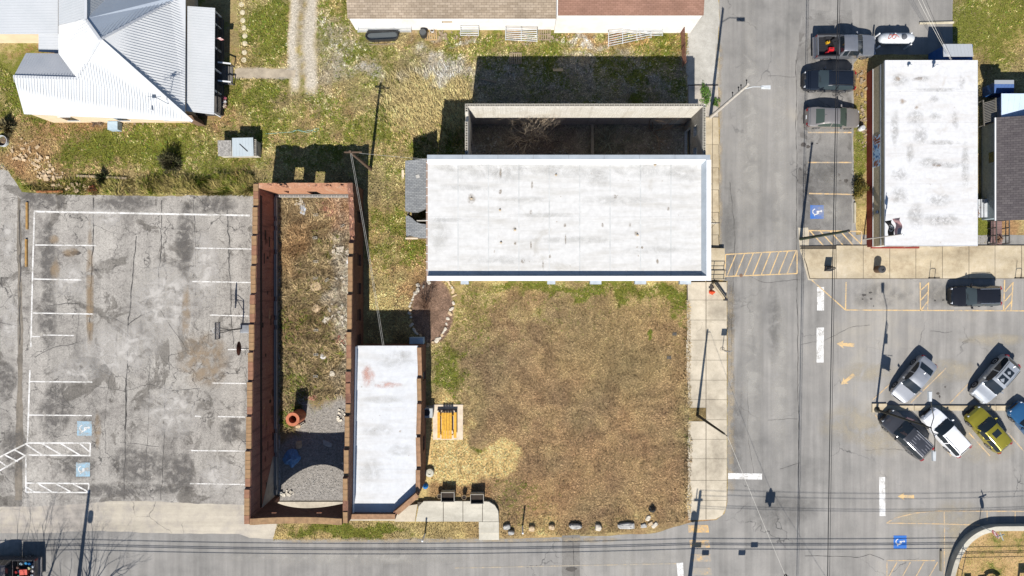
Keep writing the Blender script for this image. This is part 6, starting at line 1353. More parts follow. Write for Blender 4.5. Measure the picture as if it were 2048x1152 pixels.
for k, (x0, z) in enumerate(((1395, 5.35), (1508, 5.35), (1412, 4.6), (1485, 4.6))):
    g = G(x0 - 12, 1199); single('splice_box', MB().cbox((g[0], g[1] + .12, z - .28), (.62, .2, .3)), black_trim, ['splice box on second cable near zebra pole', 'splice box on second cable over main street', 'splice box on lowest cable near zebra pole', 'splice box on lowest cable over main street'][k], 'splice box', (g[0], g[1], z - .28), 'splice boxes on the street cables')
# pair of cables running up the main street
for k, (o_, r) in enumerate(((0, .035), (4, .02))): wireline('overhead_cable', ['thick overhead cable running along main street', 'thin overhead cable running along main street'][k], P(1692 + o_, -700, 8.2), P(1648 + o_, 1700, 8.0), .35, r, wire_m, 40)
wireline('span_wire', 'pale span wire from pavement post to traffic signal', Vector(dp.location) + Vector((.25, -.2, 8.2)), P(1577, 1166, 6.4), .15, .012, wire_w)
wireline('span_wire', 'pale span wire from traffic signal to the southeast', P(1577, 1166, 6.4), P(1900, 1700, 8), .3, .012, wire_w)
ts = thing('traffic_signal', 'black four way signal hanging over the crossing', 'traffic signal', (*P(1575, 1163, 5.6)[:2], 5.0))
part('hanger', MB().tube([(0, 0, 1.05), (0, 0, 1.4)], .03, 6), black_trim, ts, world=False)
part('housing', MB().box(-.16, -.16, 0, .16, .16, 1.05), mat('signal_black', (.02, .02, .022, 1), .5), ts, world=False)
for a in range(4):
    c, s = math.cos(a * PI / 2), math.sin(a * PI / 2)
    for z in (.18, .52, .86): part('visor', MB().tube([(c * .17, s * .17, z), (c * .42, s * .42, z - .01)], .12, 10), MATS['signal_black'], ts, world=False)
for k in range(3): wireline('drop_cable', ['first thin cable dropping to the shop back corner', 'second thin cable dropping to the shop back corner', 'third thin cable dropping to the shop back corner'][k], P(1822 + 9 * k, -30, 7.2), P(1901 + 2 * k, 119, 3.6), .1, .012, wire_w if k < 2 else wire_m)
# flagpole with two flags
fp = thing('flagpole', 'white flagpole with two flags beside the shop', 'flagpole', (*G(1727, 479), 0))
part('pole', MB().tube([(0, 0, 0), (0, 0, 6.3)], [.06, .035], 10), pole_w, fp, world=False); part('finial', MB().lathe((0, 0, 6.3), [(.02, 0), (.07, .05), (.05, .11), (.01, .13)], 10), chrome, fp, world=False)
f1_ = tag(obj('flag', None), 'striped national flag flying from the flagpole', 'flag'); f1_.location = fp.location
flag('cloth', Vector(fp.location) + Vector((.04, 0, 6.1)), .95, (.05, 1), 1.5, us_flag, f1_, .12)
t = NT('black_flag'); uv = t.n('TexCoord').outputs['UV']; d_ = t.n('VectorMath', operation='DISTANCE'); t.l(t.mapped((1, .7, 1), src=uv), d_.inputs[0]); d_.inputs[1].default_value = (.5, .36, 0)
ring_ = t.math('MULTIPLY', t.math('LESS_THAN', d_.outputs['Value'], .24), t.math('GREATER_THAN', t.noise(6, 3, .6, src=uv), .5)); t.set(t.mix(ring_, (.012, .013, .016, 1), C(220, 222, 226)), .8)
f2_ = tag(obj('flag', None), 'black flag with white emblem flying below the striped one', 'flag'); f2_.location = fp.location
flag('cloth', Vector(fp.location) + Vector((.04, 0, 5.05)), .9, (-.05, 1), 1.4, t.m, f2_, .12)
# ---------------------------------------------------------------- small things
galv = mat('galvanised_tube', C(226, 230, 232), .45, .2, var=.15); rusty = mat('rusty_tube', C(132, 90, 72), .8, var=.3); wood_g = mat('grey_wood', C(168, 150, 126), .9, var=.35, scale=4)
blk = mat('black_plastic_tub', (.028, .029, .03, 1), .45, var=.3, scale=3); stone_m = mat('pale_stone', C(228, 218, 200), .9, var=.3, scale=3, fine=10, bump=.4); stone_g = mat('grey_stone', C(196, 194, 188), .9, var=.3, scale=3, bump=.4); stone_t = mat('tan_stone', C(218, 192, 156), .9, var=.3, scale=3, bump=.4)
def gate(label, x0, x1, ytop, zt, ybot, m, bars=6, parts=3, grp=None, tilt=0.0):
    a = P(x0, ybot, 0); b = P(x1, ybot, 0); c = P(x0, ytop, zt); d = P(x1, ytop, zt)
    if tilt: b.y += tilt; d.y += tilt
    t_ = thing('metal_gate', label, 'gate', tuple(a), 0, grp)
    for k in range(bars):
        u = .08 + .92 * k / (bars - 1); part('rail', MB().tube([a.lerp(c, u), b.lerp(d, u)], .03, 6), m, t_)
    for k in range(parts + 1):
        u = k / parts; part('upright', MB().tube([a.lerp(b, u) + Vector((0, 0, .04)), c.lerp(d, u)], .03, 6), m, t_)
    return t_
gg = 'gates leaning on the barn wall'
gate('long galvanised gate leaning on barn behind the black trough', 716, 822, 46, 1.4, 65, galv, 7, 3, gg); gate('short galvanised gate leaning on middle of barn wall', 921, 957, 53, 1.3, 72, galv, 6, 1, gg)
gate('galvanised gate leaning beside the pallet on barn wall', 1011, 1074, 56, 1.3, 81, galv, 7, 2, gg, -.15); gate('galvanised gate lying askew near reddish roof end', 1217, 1302, 64, 1.1, 94, galv, 7, 3, gg, .8); gate('small gate standing behind the askew one', 1278, 1325, 55, 1.3, 72, galv, 6, 1, gg)
rg = thing('rusty_gate', 'rusty red gate between the barn corner and street drive', 'gate', (*G(1362, 100), 0))
for z in (.3, .6, .9, 1.2, 1.45): part('rail', MB().tube([(*G(1361, 66), z), (*G(1364, 134), z)], .035, 6), rusty, rg)
for y_ in (66, 100, 134): part('upright', MB().tube([(*G(1361 + (y_ - 66) * .045, y_), 0), (*G(1361 + (y_ - 66) * .045, y_), 1.5)], .045, 6), rusty, rg)
# trough, barrel, bucket
tr_ = thing('water_trough', 'long black plastic trough in front of the barn', 'trough', (*G(766, 75), 0), .05)
def tub(L, W, H, n=26):
    o = []
    for k in range(n):
        a = 2 * PI * k / n; x = math.copysign(max(0, L / 2 - W / 2), math.cos(a)) + W / 2 * math.cos(a); o.append((x, W / 2 * math.sin(a)))
    return o
def ringmesh(outline, levels):
    mb = MB(); n = len(outline)
    for s, z, ins in levels:
        for x, y in outline: mb.v.append((x * s - math.copysign(min(abs(x), ins), x), y * s - math.copysign(min(abs(y), ins), y), z))
    for i in range(len(levels) - 1):
        for k in range(n): mb.f.append((i * n + k, i * n + (k + 1) % n, (i + 1) * n + (k + 1) % n, (i + 1) * n + k))
    mb.f.append(tuple(reversed(range(n)))); mb.f.append(tuple((len(levels) - 1) * n + k for k in range(n))); return mb
part('tub', ringmesh(tub(3.0, .85, .6), [(.92, 0, 0), (1, .55, 0), (1, .6, 0), (1, .6, .06), (.92, .16, .06)]), blk, tr_, world=False)
part('water', ringmesh(tub(2.7, .62, .02), [(1, .36, 0), (1, .38, 0)]), glass_mat('trough_water', (.06, .07, .075, 1)), tr_, world=False)
br = thing('black_barrel', 'black barrel standing by the barn wall beside a pallet', 'barrel', (*G(848, 71), 0)); part('drum', MB().lathe((0, 0, 0), [(.30, 0), (.33, .1), (.33, .4), (.345, .44), (.33, .48), (.33, .85), (.30, .88)], 20), blk, br, world=False); part('lid', MB().lathe((0, 0, .882), [(.28, 0), (.28, .02), (.05, .03)], 20), mat('grey_lid', C(96, 98, 98), .6), br, world=False)
bq = thing('white_bucket', 'white bucket by the barn wall', 'bucket', (*G(865, 63), 0)); part('pail', MB().lathe((0, 0, 0), [(.15, 0), (.18, .4), (.165, .4), (.14, .05)], 14, True, True), white_metal, bq, world=False); part('handle', MB().tube([(-.18, 0, .38), (-.1, .1, .45), (.1, .1, .45), (.18, 0, .38)], .01, 5), galv, bq, world=False)
def pallet(label, x, y, rz, m=wood_g, z=0.0, tilt=0.0):
    t_ = thing('wooden_pallet', label, 'pallet', (*G(x, y), z), rz, 'wooden pallets'); t_.rotation_euler = (tilt, 0, rz)
    for k in range(3): part('stringer', MB().box(-.55, -.5 + .46 * k, 0, .55, -.42 + .46 * k, .1), m, t_, world=False)
    for k in range(6): part('slat', MB().box(-.55 + .2 * k, -.5, .102, -.45 + .2 * k, .5, .125), m, t_, world=False)
pallet('pallet leaning against the barn beside the gates', 1089, 70, 0, z=.02); pallet('pallet lying at the shadow edge behind block ruin', 1031, 117, 0); pallet('small pallet next to the black barrel', 862, 70, .05, mat('tan_wood', C(200, 168, 120), .9, var=.3))
def board(label, a, b, wd, th, m, z=.02, nm='loose_board'): 
    A, B = G(*a), G(*b); single(nm, MB().bar((*A, z + th / 2), (*B, z + th / 2), wd, th), m, label, 'board', (*A, 0))
board('tan board lying in the yard shadow behind block ruin', (1106, 140), (1126, 140), .25, .05, mat('pine_board', C(238, 206, 160), .8)); board('grey post lying on the shaded yard grass', (961, 158), (993, 165), .12, .1, wood_g); board('pale plank behind the water trough', (737, 90), (790, 88), .08, .04, wood_g); board('weathered timber lying along the weedy slope', (155, 352), (255, 357), .18, .16, mat('slope_timber', C(176, 158, 128), .9)); board('short pale board below the timber in weeds', (84, 348), (103, 353), .2, .06, wood_g)
board('pale board leaning by the torn lean-to roof', (806, 340), (806, 357), .22, .06, mat('pine_board2', C(240, 220, 190), .8))
# stepping stones
for k, (x, y) in enumerate(((483, 9), (485, 25), (486, 41), (488, 56), (490, 72), (490, 87), (489, 105), (488, 120))):
    g = G(x, y); single('stepping_stone', MB().lathe((*g, 0), [(.22, 0), (.235, .03), (.22, .045)], 18), mat('step_stone', C(226, 214, 184), .9, var=.15), ['topmost stepping stone', 'second stepping stone from the top', 'third stepping stone from the top', 'fourth stepping stone from the top', 'fifth stepping stone from the top', 'third stepping stone from the path', 'second stepping stone from the path', 'stepping stone nearest the path'][k] + ' beside the porch', 'stepping stone', (*g, 0), 'stepping stones beside the porch')
# basketball hoop and dish
bh = thing('basketball_hoop', 'portable basketball hoop beside the brick ruin wall', 'basketball hoop', (*G(488, 657), 0)); dkm = mat('hoop_black', (.025, .025, .028, 1), .5)
part('base', MB().hexa([(-.35, -.42, 0), (.75, -.42, 0), (.75, .42, 0), (-.35, .42, 0), (-.2, -.3, .22), (.65, -.3, .22), (.65, .3, .22), (-.2, .3, .22)]), mat('hoop_base', C(150, 154, 160), .6, var=.4), bh, world=False)
part('post', MB().tube([(-.15, 0, .2), (-.2, 0, 1.4), (-.35, 0, 2.7)], .06, 10), dkm, bh, world=False)
part('arm', MB().tube([(-.35, .06, 2.65), (-.9, .22, 2.95), (-1.05, .22, 2.95)], .025, 6).tube([(-.35, -.06, 2.65), (-.9, -.22, 2.95), (-1.05, -.22, 2.95)], .025, 6).tube([(-.1, 0, 1.5), (-1.0, 0, 2.8)], .025, 6), dkm, bh, world=False)
_t = NT('clear_board'); _t.set((.5, .52, .54, 1), .1, 0, .4); _t.b.inputs['Alpha'].default_value = .3; clear_board = _t.m
bb = part('backboard', MB().box(-1.10, -.68, 2.75, -1.06, .68, 3.55), clear_board, bh, world=False)
part('frame', MB().box(-1.13, -.7, 3.551, -1.03, .7, 3.6).box(-1.13, -.7, 2.7, -1.03, .7, 2.748).box(-1.13, -.74, 2.7, -1.03, -.701, 3.6).box(-1.13, .701, 2.7, -1.03, .74, 3.6), dkm, bb, world=False)
part('rim', MB().tube([(-1.36 + .23 * math.cos(a), .23 * math.sin(a), 2.95) for a in np.linspace(0, 2 * PI, 25)], .012, 5), galv, bh, world=False)
sd_ = thing('satellite_dish', 'brown satellite dish fixed to the ruin west wall', 'dish', (*G(541, 695), 0)); 
dm = MB(); cpt = Vector(P(481, 697, 3.2)) - Vector(sd_.location)
for i, (r, d) in enumerate(((.0, -.02), (.3, .03), (.55, .11), (.62, .14))):
    for k in range(20):
        a = 2 * PI * k / 20; dm.v.append((cpt[0] - d + .05 * math.sin(a) * r, cpt[1] + r * math.cos(a), cpt[2] + r * math.sin(a)))
for i in range(3):
    for k in range(20): dm.f.append((i * 20 + k, i * 20 + (k + 1) % 20, (i + 1) * 20 + (k + 1) % 20, (i + 1) * 20 + k))
part('reflector', dm, mat('dish_brown', C(96, 60, 48), .7), sd_, world=False); part('mount', MB().tube([(cpt[0] + .02, cpt[1], cpt[2]), (0, cpt[1], cpt[2])], .03, 6), dkm, sd_, world=False)
# picnic table on its pad
pt_ = thing('picnic_table', 'bright yellow picnic table with benches on pale pad', 'picnic table', (*G(895, 848), .09)); yw = mat('yellow_wood', C(238, 180, 62), .75, var=.3, scale=5, fine=14)
for k in range(4): part('top_plank', MB().box(-.46 + .235 * k, -1.17, .72, -.245 + .235 * k - .005, 1.17, .76), yw, pt_, world=False)
for s in (-1, 1):
    part('bench_plank', MB().box(min(s * .62, s * .86), -1.15, .43, max(s * .62, s * .86), 1.15, .47), yw, pt_, world=False)
    part('leg', MB().bar((-.62, s * .85, 0), (-.3, s * .85, .72), .09, .05, (0, 1, 0)), yw, pt_, world=False); part('leg', MB().bar((.62, s * .85, 0), (.3, s * .85, .72), .09, .05, (0, 1, 0)), yw, pt_, world=False); part('cross_bar', MB().box(-.84, s * .9 - .02, .36, .84, s * .9 + .02, .428), yw, pt_, world=False)
part('end_board', MB().box(-.9, 1.28, .0, .9, 1.34, .28), mat('dark_board2', C(110, 96, 92), .8), pt_, world=False)
# AC unit, planters, pots, spool, tarp, posts
ac = thing('air_conditioner', 'grey air conditioning unit beside small brick building', 'air conditioner', (*G(858, 823), 0)); part('case', MB().box(-.42, -.42, 0, .42, .42, .85), mat('ac_grey', C(190, 196, 198), .5), ac, world=False); part('grille', MB().lathe((-.1, .05, .852), [(.3, 0), (.3, .02), (.05, .03)], 18), black_trim, ac, world=False); part('pad', MB().box(-.55, -.55, 0, .55, .55, .06), slab_mat, ac, world=False)
eb = thing('electric_box', 'pale blue utility box behind the small brick building', 'utility box', (*G(836, 680), 0)); part('cabinet', MB().box(-.62, -.3, 0, .62, .3, 1.0), mat('box_paleblue', C(176, 200, 216), .5), eb, world=False); part('lid', MB().hexa([(-.65, -.33, 1.002), (.65, -.33, 1.002), (.65, .33, 1.002), (-.65, .33, 1.002), (-.6, -.28, 1.08), (.6, -.28, 1.08), (.6, .28, 1.08), (-.6, .28, 1.08)]), MATS['box_paleblue'], eb, world=False)
soil = mat('planter_soil', (.035, .026, .02, 1), .95, var=.4, fine=14)
for x, y, lab in ((897, 989, 'raised wooden planter box nearer the brick building'), (955, 993, 'raised wooden planter box nearer the walk bend')):
    q = thing('planter_box', lab, 'planter', (*G(x, y), 0), 0, 'raised planters by the front walk'); pw = mat('planter_wood', C(196, 190, 178), .8, var=.25)
    for s in (-1, 1): part('side_board', MB().box(-.6, min(s * .44, s * .4), 0, .6, max(s * .44, s * .4), .85), pw, q, world=False); part('end_board', MB().box(min(s * .6, s * .56), -.399, 0, max(s * .6, s * .56), .399, .85), pw, q, world=False)
    part('soil', MB().box(-.555, -.395, .1, .555, .395, .55), soil, q, world=False)
for x, y, lab in ((880, 989, 'dark pot between brick building and planter'), (929, 991, 'dark pot between the two planters')):
    q = thing('flower_pot', lab, 'pot', (*G(x, y), 0)); part('pot', MB().lathe((0, 0, 0), [(.13, 0), (.2, .5), (.22, .62), (.19, .62), (.16, .5)], 16), mat('pot_tan', C(170, 150, 120), .8), q, world=False); part('soil', MB().lathe((0, 0, .5), [(.16, 0), (.16, .03), (.02, .05)], 14), soil, q, world=False)
spl = thing('wrapped_bale', 'pale round plastic wrapped bale beside brick building', 'bale', (*G(860, 944), 0)); part('bale', MB().lathe((0, 0, 0), [(.36, 0), (.4, .08), (.4, .3), (.36, .38), (.16, .4), (.14, .34), (.02, .34)], 18), mat('wrap_plastic', C(206, 202, 184), .4, var=.3, scale=6, fine=9), spl, world=False, smooth=40)
def crumple(name, lab, cat, cx, cy, rx, ry, h, m, seed=0, z=0.0, n=14):
    mb = MB(); c = G(cx, cy)
    for i in range(n):
        for j in range(n):
            u, v = i / (n - 1) * 2 - 1, j / (n - 1) * 2 - 1; r = math.hypot(u, v); k = 1 / max(1, r) if r > 1 else 1
            hh = max(0, 1 - r * .8) * h * (.5 + vn2.f(np.array([i * .7 + seed]), np.array([j * .7]), 3)[0])
            e = .85 + .3 * float(vn1(np.array([math.atan2(v, u) * 2 + seed]), np.array([1.0]))[0])
            mb.v.append((c[0] + u * k * rx * e, c[1] + v * k * ry * e, z + .02 + hh))
    for i in range(n - 1):
        for j in range(n - 1): mb.f.append((i * n + j, (i + 1) * n + j, (i + 1) * n + j + 1, i * n + j + 1))
    return single(name, mb, m, lab, cat, (*c, 0))
tarp = mat('blue_tarp', C(120, 166, 214), .45, var=.3, scale=4); tarp2 = mat('bright_tarp', C(30, 120, 190), .5, var=.2)
crumple('crumpled_tarp', 'crumpled pale blue tarp in the shadow inside brick ruin', 'tarp', 584, 915, .75, .8, .5, tarp, 3); crumple('crumpled_tarp', 'bright blue tarp scrap at corner of small brick building', 'tarp', 851, 972, .28, .25, .35, tarp2, 9)
crumple('plastic_sheet', 'white and blue plastic sheet lying in the north of brick ruin', 'plastic sheet', 606, 417, .28, .6, .12, mat('plastic_white', C(214, 226, 240), .4, var=.3, scale=8), 5); crumple('plastic_bag', 'white bag among rubble at east side of brick ruin', 'bag', 697, 522, .25, .45, .2, mat('bag_white', C(240, 240, 240), .5), 8); crumple('plastic_bag', 'white bag beside a loose block near the middle of ruin', 'bag', 646, 713, .25, .25, .15, mat('bag_white', C(240, 240, 240)), 12); crumple('rubbish_bag', 'black sack lying on brown lawn near the corner rocks', 'bag', 1304, 1018, .3, .3, .55, blk, 22)
for x, y, lab in ((850, 1067, 'white post at cross street in front of small brick building'), (1045, 1052, 'white post on the lawn edge between stones')):
    q = thing('marker_post', lab, 'post', (*G(x, y), 0)); part('shaft', MB().tube([(0, 0, 0), (0, 0, 1.85)], .075, 10), white_metal, q, world=False); part('cap', MB().lathe((0, 0, 1.85), [(.09, 0), (.09, .05), (.02, .1)], 10), white_metal, q, world=False)
def rock(cx, cy, lx, ly, h, m, rz=0, lab='', seed=0, nm='boulder', cat='stone', grp=None):
    rr = random.Random(seed * 7 + int(cx) * 3 + int(cy)); mb = MB(); n = 9; c = G(cx, cy)
    lv = [(1.0, 0), (1.04, h * .5), (.86, h * .92), (.45, h)]
    rad = [rr.uniform(.82, 1.12) for _ in range(n)]
    for s, z in lv:
        for k in range(n):
            a = 2 * PI * k / n; ex = math.copysign(abs(math.cos(a)) ** .6, math.cos(a)); ey = math.copysign(abs(math.sin(a)) ** .6, math.sin(a)); x, y = ex * lx / 2 * s * rad[k], ey * ly / 2 * s * rad[k]
            mb.v.append((c[0] + x * math.cos(rz) - y * math.sin(rz), c[1] + x * math.sin(rz) + y * math.cos(rz), z * rr.uniform(.9, 1.08)))
    for i in range(3):
        for k in range(n): mb.f.append((i * n + k, i * n + (k + 1) % n, (i + 1) * n + (k + 1) % n, (i + 1) * n + k))
    mb.f.append(tuple(reversed(range(n)))); mb.f.append(tuple(3 * n + k for k in range(n)))
    return single(nm, mb, m, lab, cat, (*c, 0), grp)
rk = 'stones lining the lawn at the cross street'
for k, (x, y, lx, ly, h, m, rz, lab) in enumerate(((1014, 1053, .65, .45, .35, stone_g, .2, 'grey boulder beside the front steps'), (1022, 1064, .6, .35, .4, stone_g, 0, 'second grey boulder beside the front steps, nearer the street'), (1064, 1056, .6, .6, .35, stone_t, 0, 'square tan stone just past the white lawn post'), (1103, 1053, .55, .5, .35, stone_t, 0, 'tan stone between the square stone and long white one'), (1151, 1052, 1.15, .5, .4, stone_g, .05, 'long pale stone, fourth along the lawn edge'), (1196, 1054, .6, .6, .35, stone_m, 0, 'square pale stone between the two long ones'), (1251, 1051, 1.6, .55, .3, stone_g, .02, 'longest pale stone slab on lawn edge'), (1287, 1051, .6, .4, .15, stone_g, .1, 'flat grey stone at the corner cluster'), (1296, 1036, .4, .6, .15, stone_m, -.4, 'triangular pale stone above the corner cluster'), (1301, 1047, .5, .35, .15, stone_t, .5, 'tan stone in middle of the corner cluster'), (1309, 1050, .6, .4, .15, stone_m, .7, 'pale stone at the street end of corner cluster'))): rock(x, y, lx, ly, h, m, rz, lab, k, 'boulder', 'stone', rk)
# ring of stones round the mulch bed
ringpts = [(857, 563), (847, 573), (836, 570), (836, 580), (831, 586), (827, 593), (825, 599), (822, 606), (820, 612), (821, 620), (819, 626), (822, 634), (823, 650), (829, 661), (834, 667), (841, 671), (896, 557), (897, 564), (900, 570), (904, 575), (906, 582), (909, 591), (907, 606), (903, 618), (900, 627), (896, 637), (893, 648), (891, 658), (887, 664), (884, 670), (880, 676), (874, 680), (866, 684), (856, 690)]
ORD = ['first', 'second', 'third', 'fourth', 'fifth', 'sixth', 'seventh', 'eighth', 'ninth', 'tenth', 'eleventh', 'twelfth', 'thirteenth', 'fourteenth', 'fifteenth', 'sixteenth', 'seventeenth', 'eighteenth']
def ring_label(k): return 'pale edging stone on %s side of mulch bed, %s from the hall' % (('west', ORD[k]) if k < 16 else ('east', ORD[k - 16]))
for k, (x, y) in enumerate(ringpts): rock(x, y, random.uniform(.2, .62), random.uniform(.16, .36), random.uniform(.06, .16), random.choice((stone_m, stone_m, stone_t)), random.uniform(0, 3), ring_label(k), k, 'edging_stone', 'stone', 'edging stones round the mulch bed')
# loose blocks in the brick ruin
for k, (x, y, rz, lab) in enumerate(((633, 430, 0, 'hollow block nearest the north wall inside ruin'), (631, 476, .1, 'hollow block second from the north wall inside ruin'), (633, 523, 0, 'pale hollow block third from north wall inside ruin'), (632, 556, .05, 'hollow block beside the flat stone in ruin'), (655, 560, .6, 'tilted hollow block east of the flat stone'), (686, 452, .5, 'hollow block lying near the ruin east wall'), (633, 660, 0, 'hollow block on a stone in middle of ruin'), (633, 709, 0, 'hollow block beside the white bag in ruin'), (632, 752, 0, 'hollow block north of the gravel floor'), (606, 847, .6, 'hollow block at foot of the clay chimney'), (561, 985, 0, 'hollow block at southwest corner of the ruin'))):
    o = bpy.data.objects.new('hollow_block', ME_CMU3 if k == 10 else ME_CMU); COL.objects.link(o); o.location = (*G(x, y), .02); o.rotation_euler = (0, 0, rz); tag(o, lab, 'block', 'loose blocks in the brick ruin')
rock(632, 572, 1.0, .8, .1, stone_t, .3, 'flat stone slab between loose blocks in ruin', 1, 'stone_or_sunpatch'); rock(633, 616, .8, .7, .1, stone_t, 1, 'flat stone slab in middle of ruin weeds', 2, 'stone_or_sunpatch'); rock(665, 747, .5, .5, .2, stone_m, 0, 'pale rock near the gravel floor in ruin', 3, 'stone_or_sunpatch'); rock(598, 889, .6, .75, .06, stone_t, .1, 'pale slab standing for vent sunlight on the shaded ruin floor', 4, 'stone_or_sunpatch'); rock(656, 887, .95, .5, .12, stone_g, -.3, 'grey slab lying in the ruin shadow', 5, 'stone_or_sunpatch')  # the pale slab paints the sun patch a front vent throws into the shadow
cc = thing('clay_chimney', 'round orange clay chimney standing in the brick ruin', 'chimney', (*G(600, 830), 0)); cm_ = mat('terracotta', C(206, 126, 92), .8, var=.25, scale=4)
part('drum', MB().lathe((0, 0, 0), [(.56, 0), (.58, .1), (.56, 2.0), (.60, 2.02), (.60, 2.15), (.34, 2.15), (.33, 1.2), (.32, .3)], 28, True, True), cm_, cc, world=False, smooth=35)
rock(597, 852, .5, .35, .25, stone_t, .2, 'tan block at the foot of the clay chimney', 6, 'broken_block')
# rubble: uncounted bits
def rubble(name, label, spots, n, m, size=(.05, .2)):
    mb = MB()
    for _ in range(n):
        cx, cy, rx, ry = random.choice(spots); a = random.uniform(0, 2 * PI); r = math.sqrt(random.random()); g = G(cx + rx * r * math.cos(a), cy + ry * r * math.sin(a)); s = random.uniform(*size)
        mb.cbox((g[0], g[1], s * .25), (s * random.uniform(.6, 1.5), s * random.uniform(.5, 1), s * random.uniform(.3, .7)), M=Matrix.Rotation(random.uniform(0, 3), 3, 'Z') @ Matrix.Rotation(random.uniform(-.4, .4), 3, 'X'))
    o = struct(name, mb, m, 'stuff', label); o['category'] = 'rubble'; return o
rubble('white_rubble', 'white plaster rubble in the brick ruin', [(680, 620, 24, 20), (695, 520, 10, 20), (685, 560, 16, 12), (676, 500, 12, 10), (690, 640, 12, 12), (655, 640, 10, 8), (600, 405, 12, 6), (570, 985, 20, 6), (680, 830, 10, 12), (690, 930, 8, 20)], 170, stone_m, (.06, .3)); rubble('brick_rubble', 'broken red bricks in north corner of brick ruin', [(645, 412, 18, 10), (655, 425, 14, 8), (685, 680, 14, 10), (620, 795, 14, 5)], 150, brick_m, (.06, .2))
rubble('stone_rubble', 'stone rubble on the slope beside left lot', [(50, 300, 40, 25), (80, 330, 30, 20), (140, 375, 40, 8), (100, 350, 30, 10)], 150, stone_t, (.06, .3)); rubble('block_rubble', 'pale rubble on the dark floor of block ruin', [(1000, 310, 50, 25), (1100, 315, 60, 20), (1250, 320, 60, 20), (1320, 305, 40, 25), (985, 290, 30, 20)], 260, old_cmu, (.04, .16))
rubble('floor_gravel', 'grey gravel spread on the ruin floor', [(640, 860, 50, 60), (630, 960, 60, 35)], 500, mat('gravel_grey', C(184, 180, 174), .95, var=.4), (.03, .09))
rubble('yard_litter', 'scattered pale litter and twigs on yard soil', [(1722, 190, 12, 60), (1725, 260, 10, 40), (900, 72, 60, 8), (1130, 78, 90, 8), (300, 245, 80, 4)], 160, wood_g, (.05, .25))
wb = thing('white_barrel', 'small white barrel on the grass beside red wall', 'barrel', (*G(1720, 258), 0)); part('drum', MB().lathe((0, 0, 0), [(.2, 0), (.23, .05), (.23, .55), (.2, .6)], 16), white_metal, wb, world=False); part('lid', MB().lathe((0, 0, .602), [(.19, 0), (.19, .02), (.05, .03)], 14), mat('lid_grey', C(200, 202, 204), .6), wb, world=False)

# ---------------------------------------------------------------- street furniture
bin_ = thing('litter_bin', 'round slatted litter bin on the tan pavement', 'litter bin', (*G(1752, 539), .12)); bw_ = mat('bin_slat', C(116, 92, 74), .8)
for k in range(18):
    a = 2 * PI * k / 18; part('slat', MB().cbox((.3 * math.cos(a), .3 * math.sin(a), .45), (.03, .085, .86), a), bw_, bin_, world=False)
part('liner', MB().lathe((0, 0, .02), [(.26, 0), (.28, .85), (.24, .85), (.22, .1)], 18), black_trim, bin_, world=False); part('lid', MB().lathe((0, 0, .9), [(.34, 0), (.34, .05), (.28, .12), (.13, .14), (.12, .05)], 20), mat('bin_lid', (.05, .05, .052, 1), .5), bin_, world=False)
af = thing('sandwich_board', 'black sandwich board standing on the tan pavement', 'sign', (*G(1654, 537), .12))
for s in (-1, 1): part('panel', MB().hexa([(-.32, s * .24 - .012, 0), (.32, s * .24 - .012, 0), (.32, s * .24 + .012, 0), (-.32, s * .24 + .012, 0), (-.3, s * .03 - .012, 1.05), (.3, s * .03 - .012, 1.05), (.3, s * .03 + .012, 1.05), (-.3, s * .03 + .012, 1.05)]), mat('chalk_black', (.02, .02, .022, 1), .7), af, world=False)
part('brace', MB().bar((-.3, -.15, .4), (-.3, .15, .4), .03, .03), bw_, af, world=False)
for x, lab in ((1862, 'dark hoop bike rack in middle of tan pavement'), (2034, 'dark hoop bike rack at right end of tan pavement')):
    q = thing('bike_rack', lab, 'bike rack', (*G(x, 556), .12)); part('hoop', MB().tube([(-.25, 0, 0), (-.25, 0, .8), (-.15, 0, .92), (.15, 0, .92), (.25, 0, .8), (.25, 0, 0)], .028, 7), dkm, q, world=False); part('plate', MB().box(-.33, -.05, 0, -.17, .05, .02).box(.17, -.05, 0, .33, .05, .02), dkm, q, world=False)
    part('sign_post', MB().tube([(-.25, .06, 0), (-.25, .06, 1.6)], .02, 6), dkm, q, world=False)
hy = thing('fire_hydrant', 'orange fire hydrant at the hall corner', 'hydrant', (*G(1421, 584), .12)); om_ = mat('hydrant_orange', C(236, 84, 40), .6, var=.2)
part('barrel', MB().lathe((0, 0, 0), [(.2, 0), (.2, .06), (.13, .08), (.13, .55), (.18, .57), (.18, .62), (.12, .72), (.04, .78), (.04, .85)], 16), om_, hy, world=False, smooth=35)
for d in ((1, 0), (-1, 0), (0, -1)): part('outlet', MB().tube([(d[0] * .1, d[1] * .1, .45), (d[0] * .25, d[1] * .25, .45)], .075, 10), om_, hy, world=False)
rw = thing('ramp_wall', 'slanting low tan wall by the hall steps', 'wall', (*G(1435, 582), 0)); part('wall', MB().bar((*G(1424, 566), .45), (*G(1448, 597), .3), .22, .5), tan_mat, rw); part('rail', MB().bar((*G(1424, 566), .80), (*G(1448, 597), .62), .05, .05), dkm, rw); part('end_post', MB().box(G(1448, 0)[0] - .1, G(0, 599)[1] - .1, 0, G(1448, 0)[0] + .14, G(0, 599)[1] + .1, .68), dkm, rw)
hr = thing('pipe_railing', 'dark pipe railing on the ramp landing of the hall', 'railing', (*G(1420, 550), .42))
for y_ in (541, 558):
    part('rail', MB().tube([(*G(1384, y_), 1.3), (*G(1444, y_), 1.3)], .03, 7), dkm, hr); part('rail', MB().tube([(*G(1384, y_), .85), (*G(1444, y_), .85)], .025, 7), dkm, hr)
    for x_ in (1404, 1424, 1444): part('post', MB().tube([(*G(x_, y_), .4), (*G(x_, y_), 1.3)], .03, 7), dkm, hr)
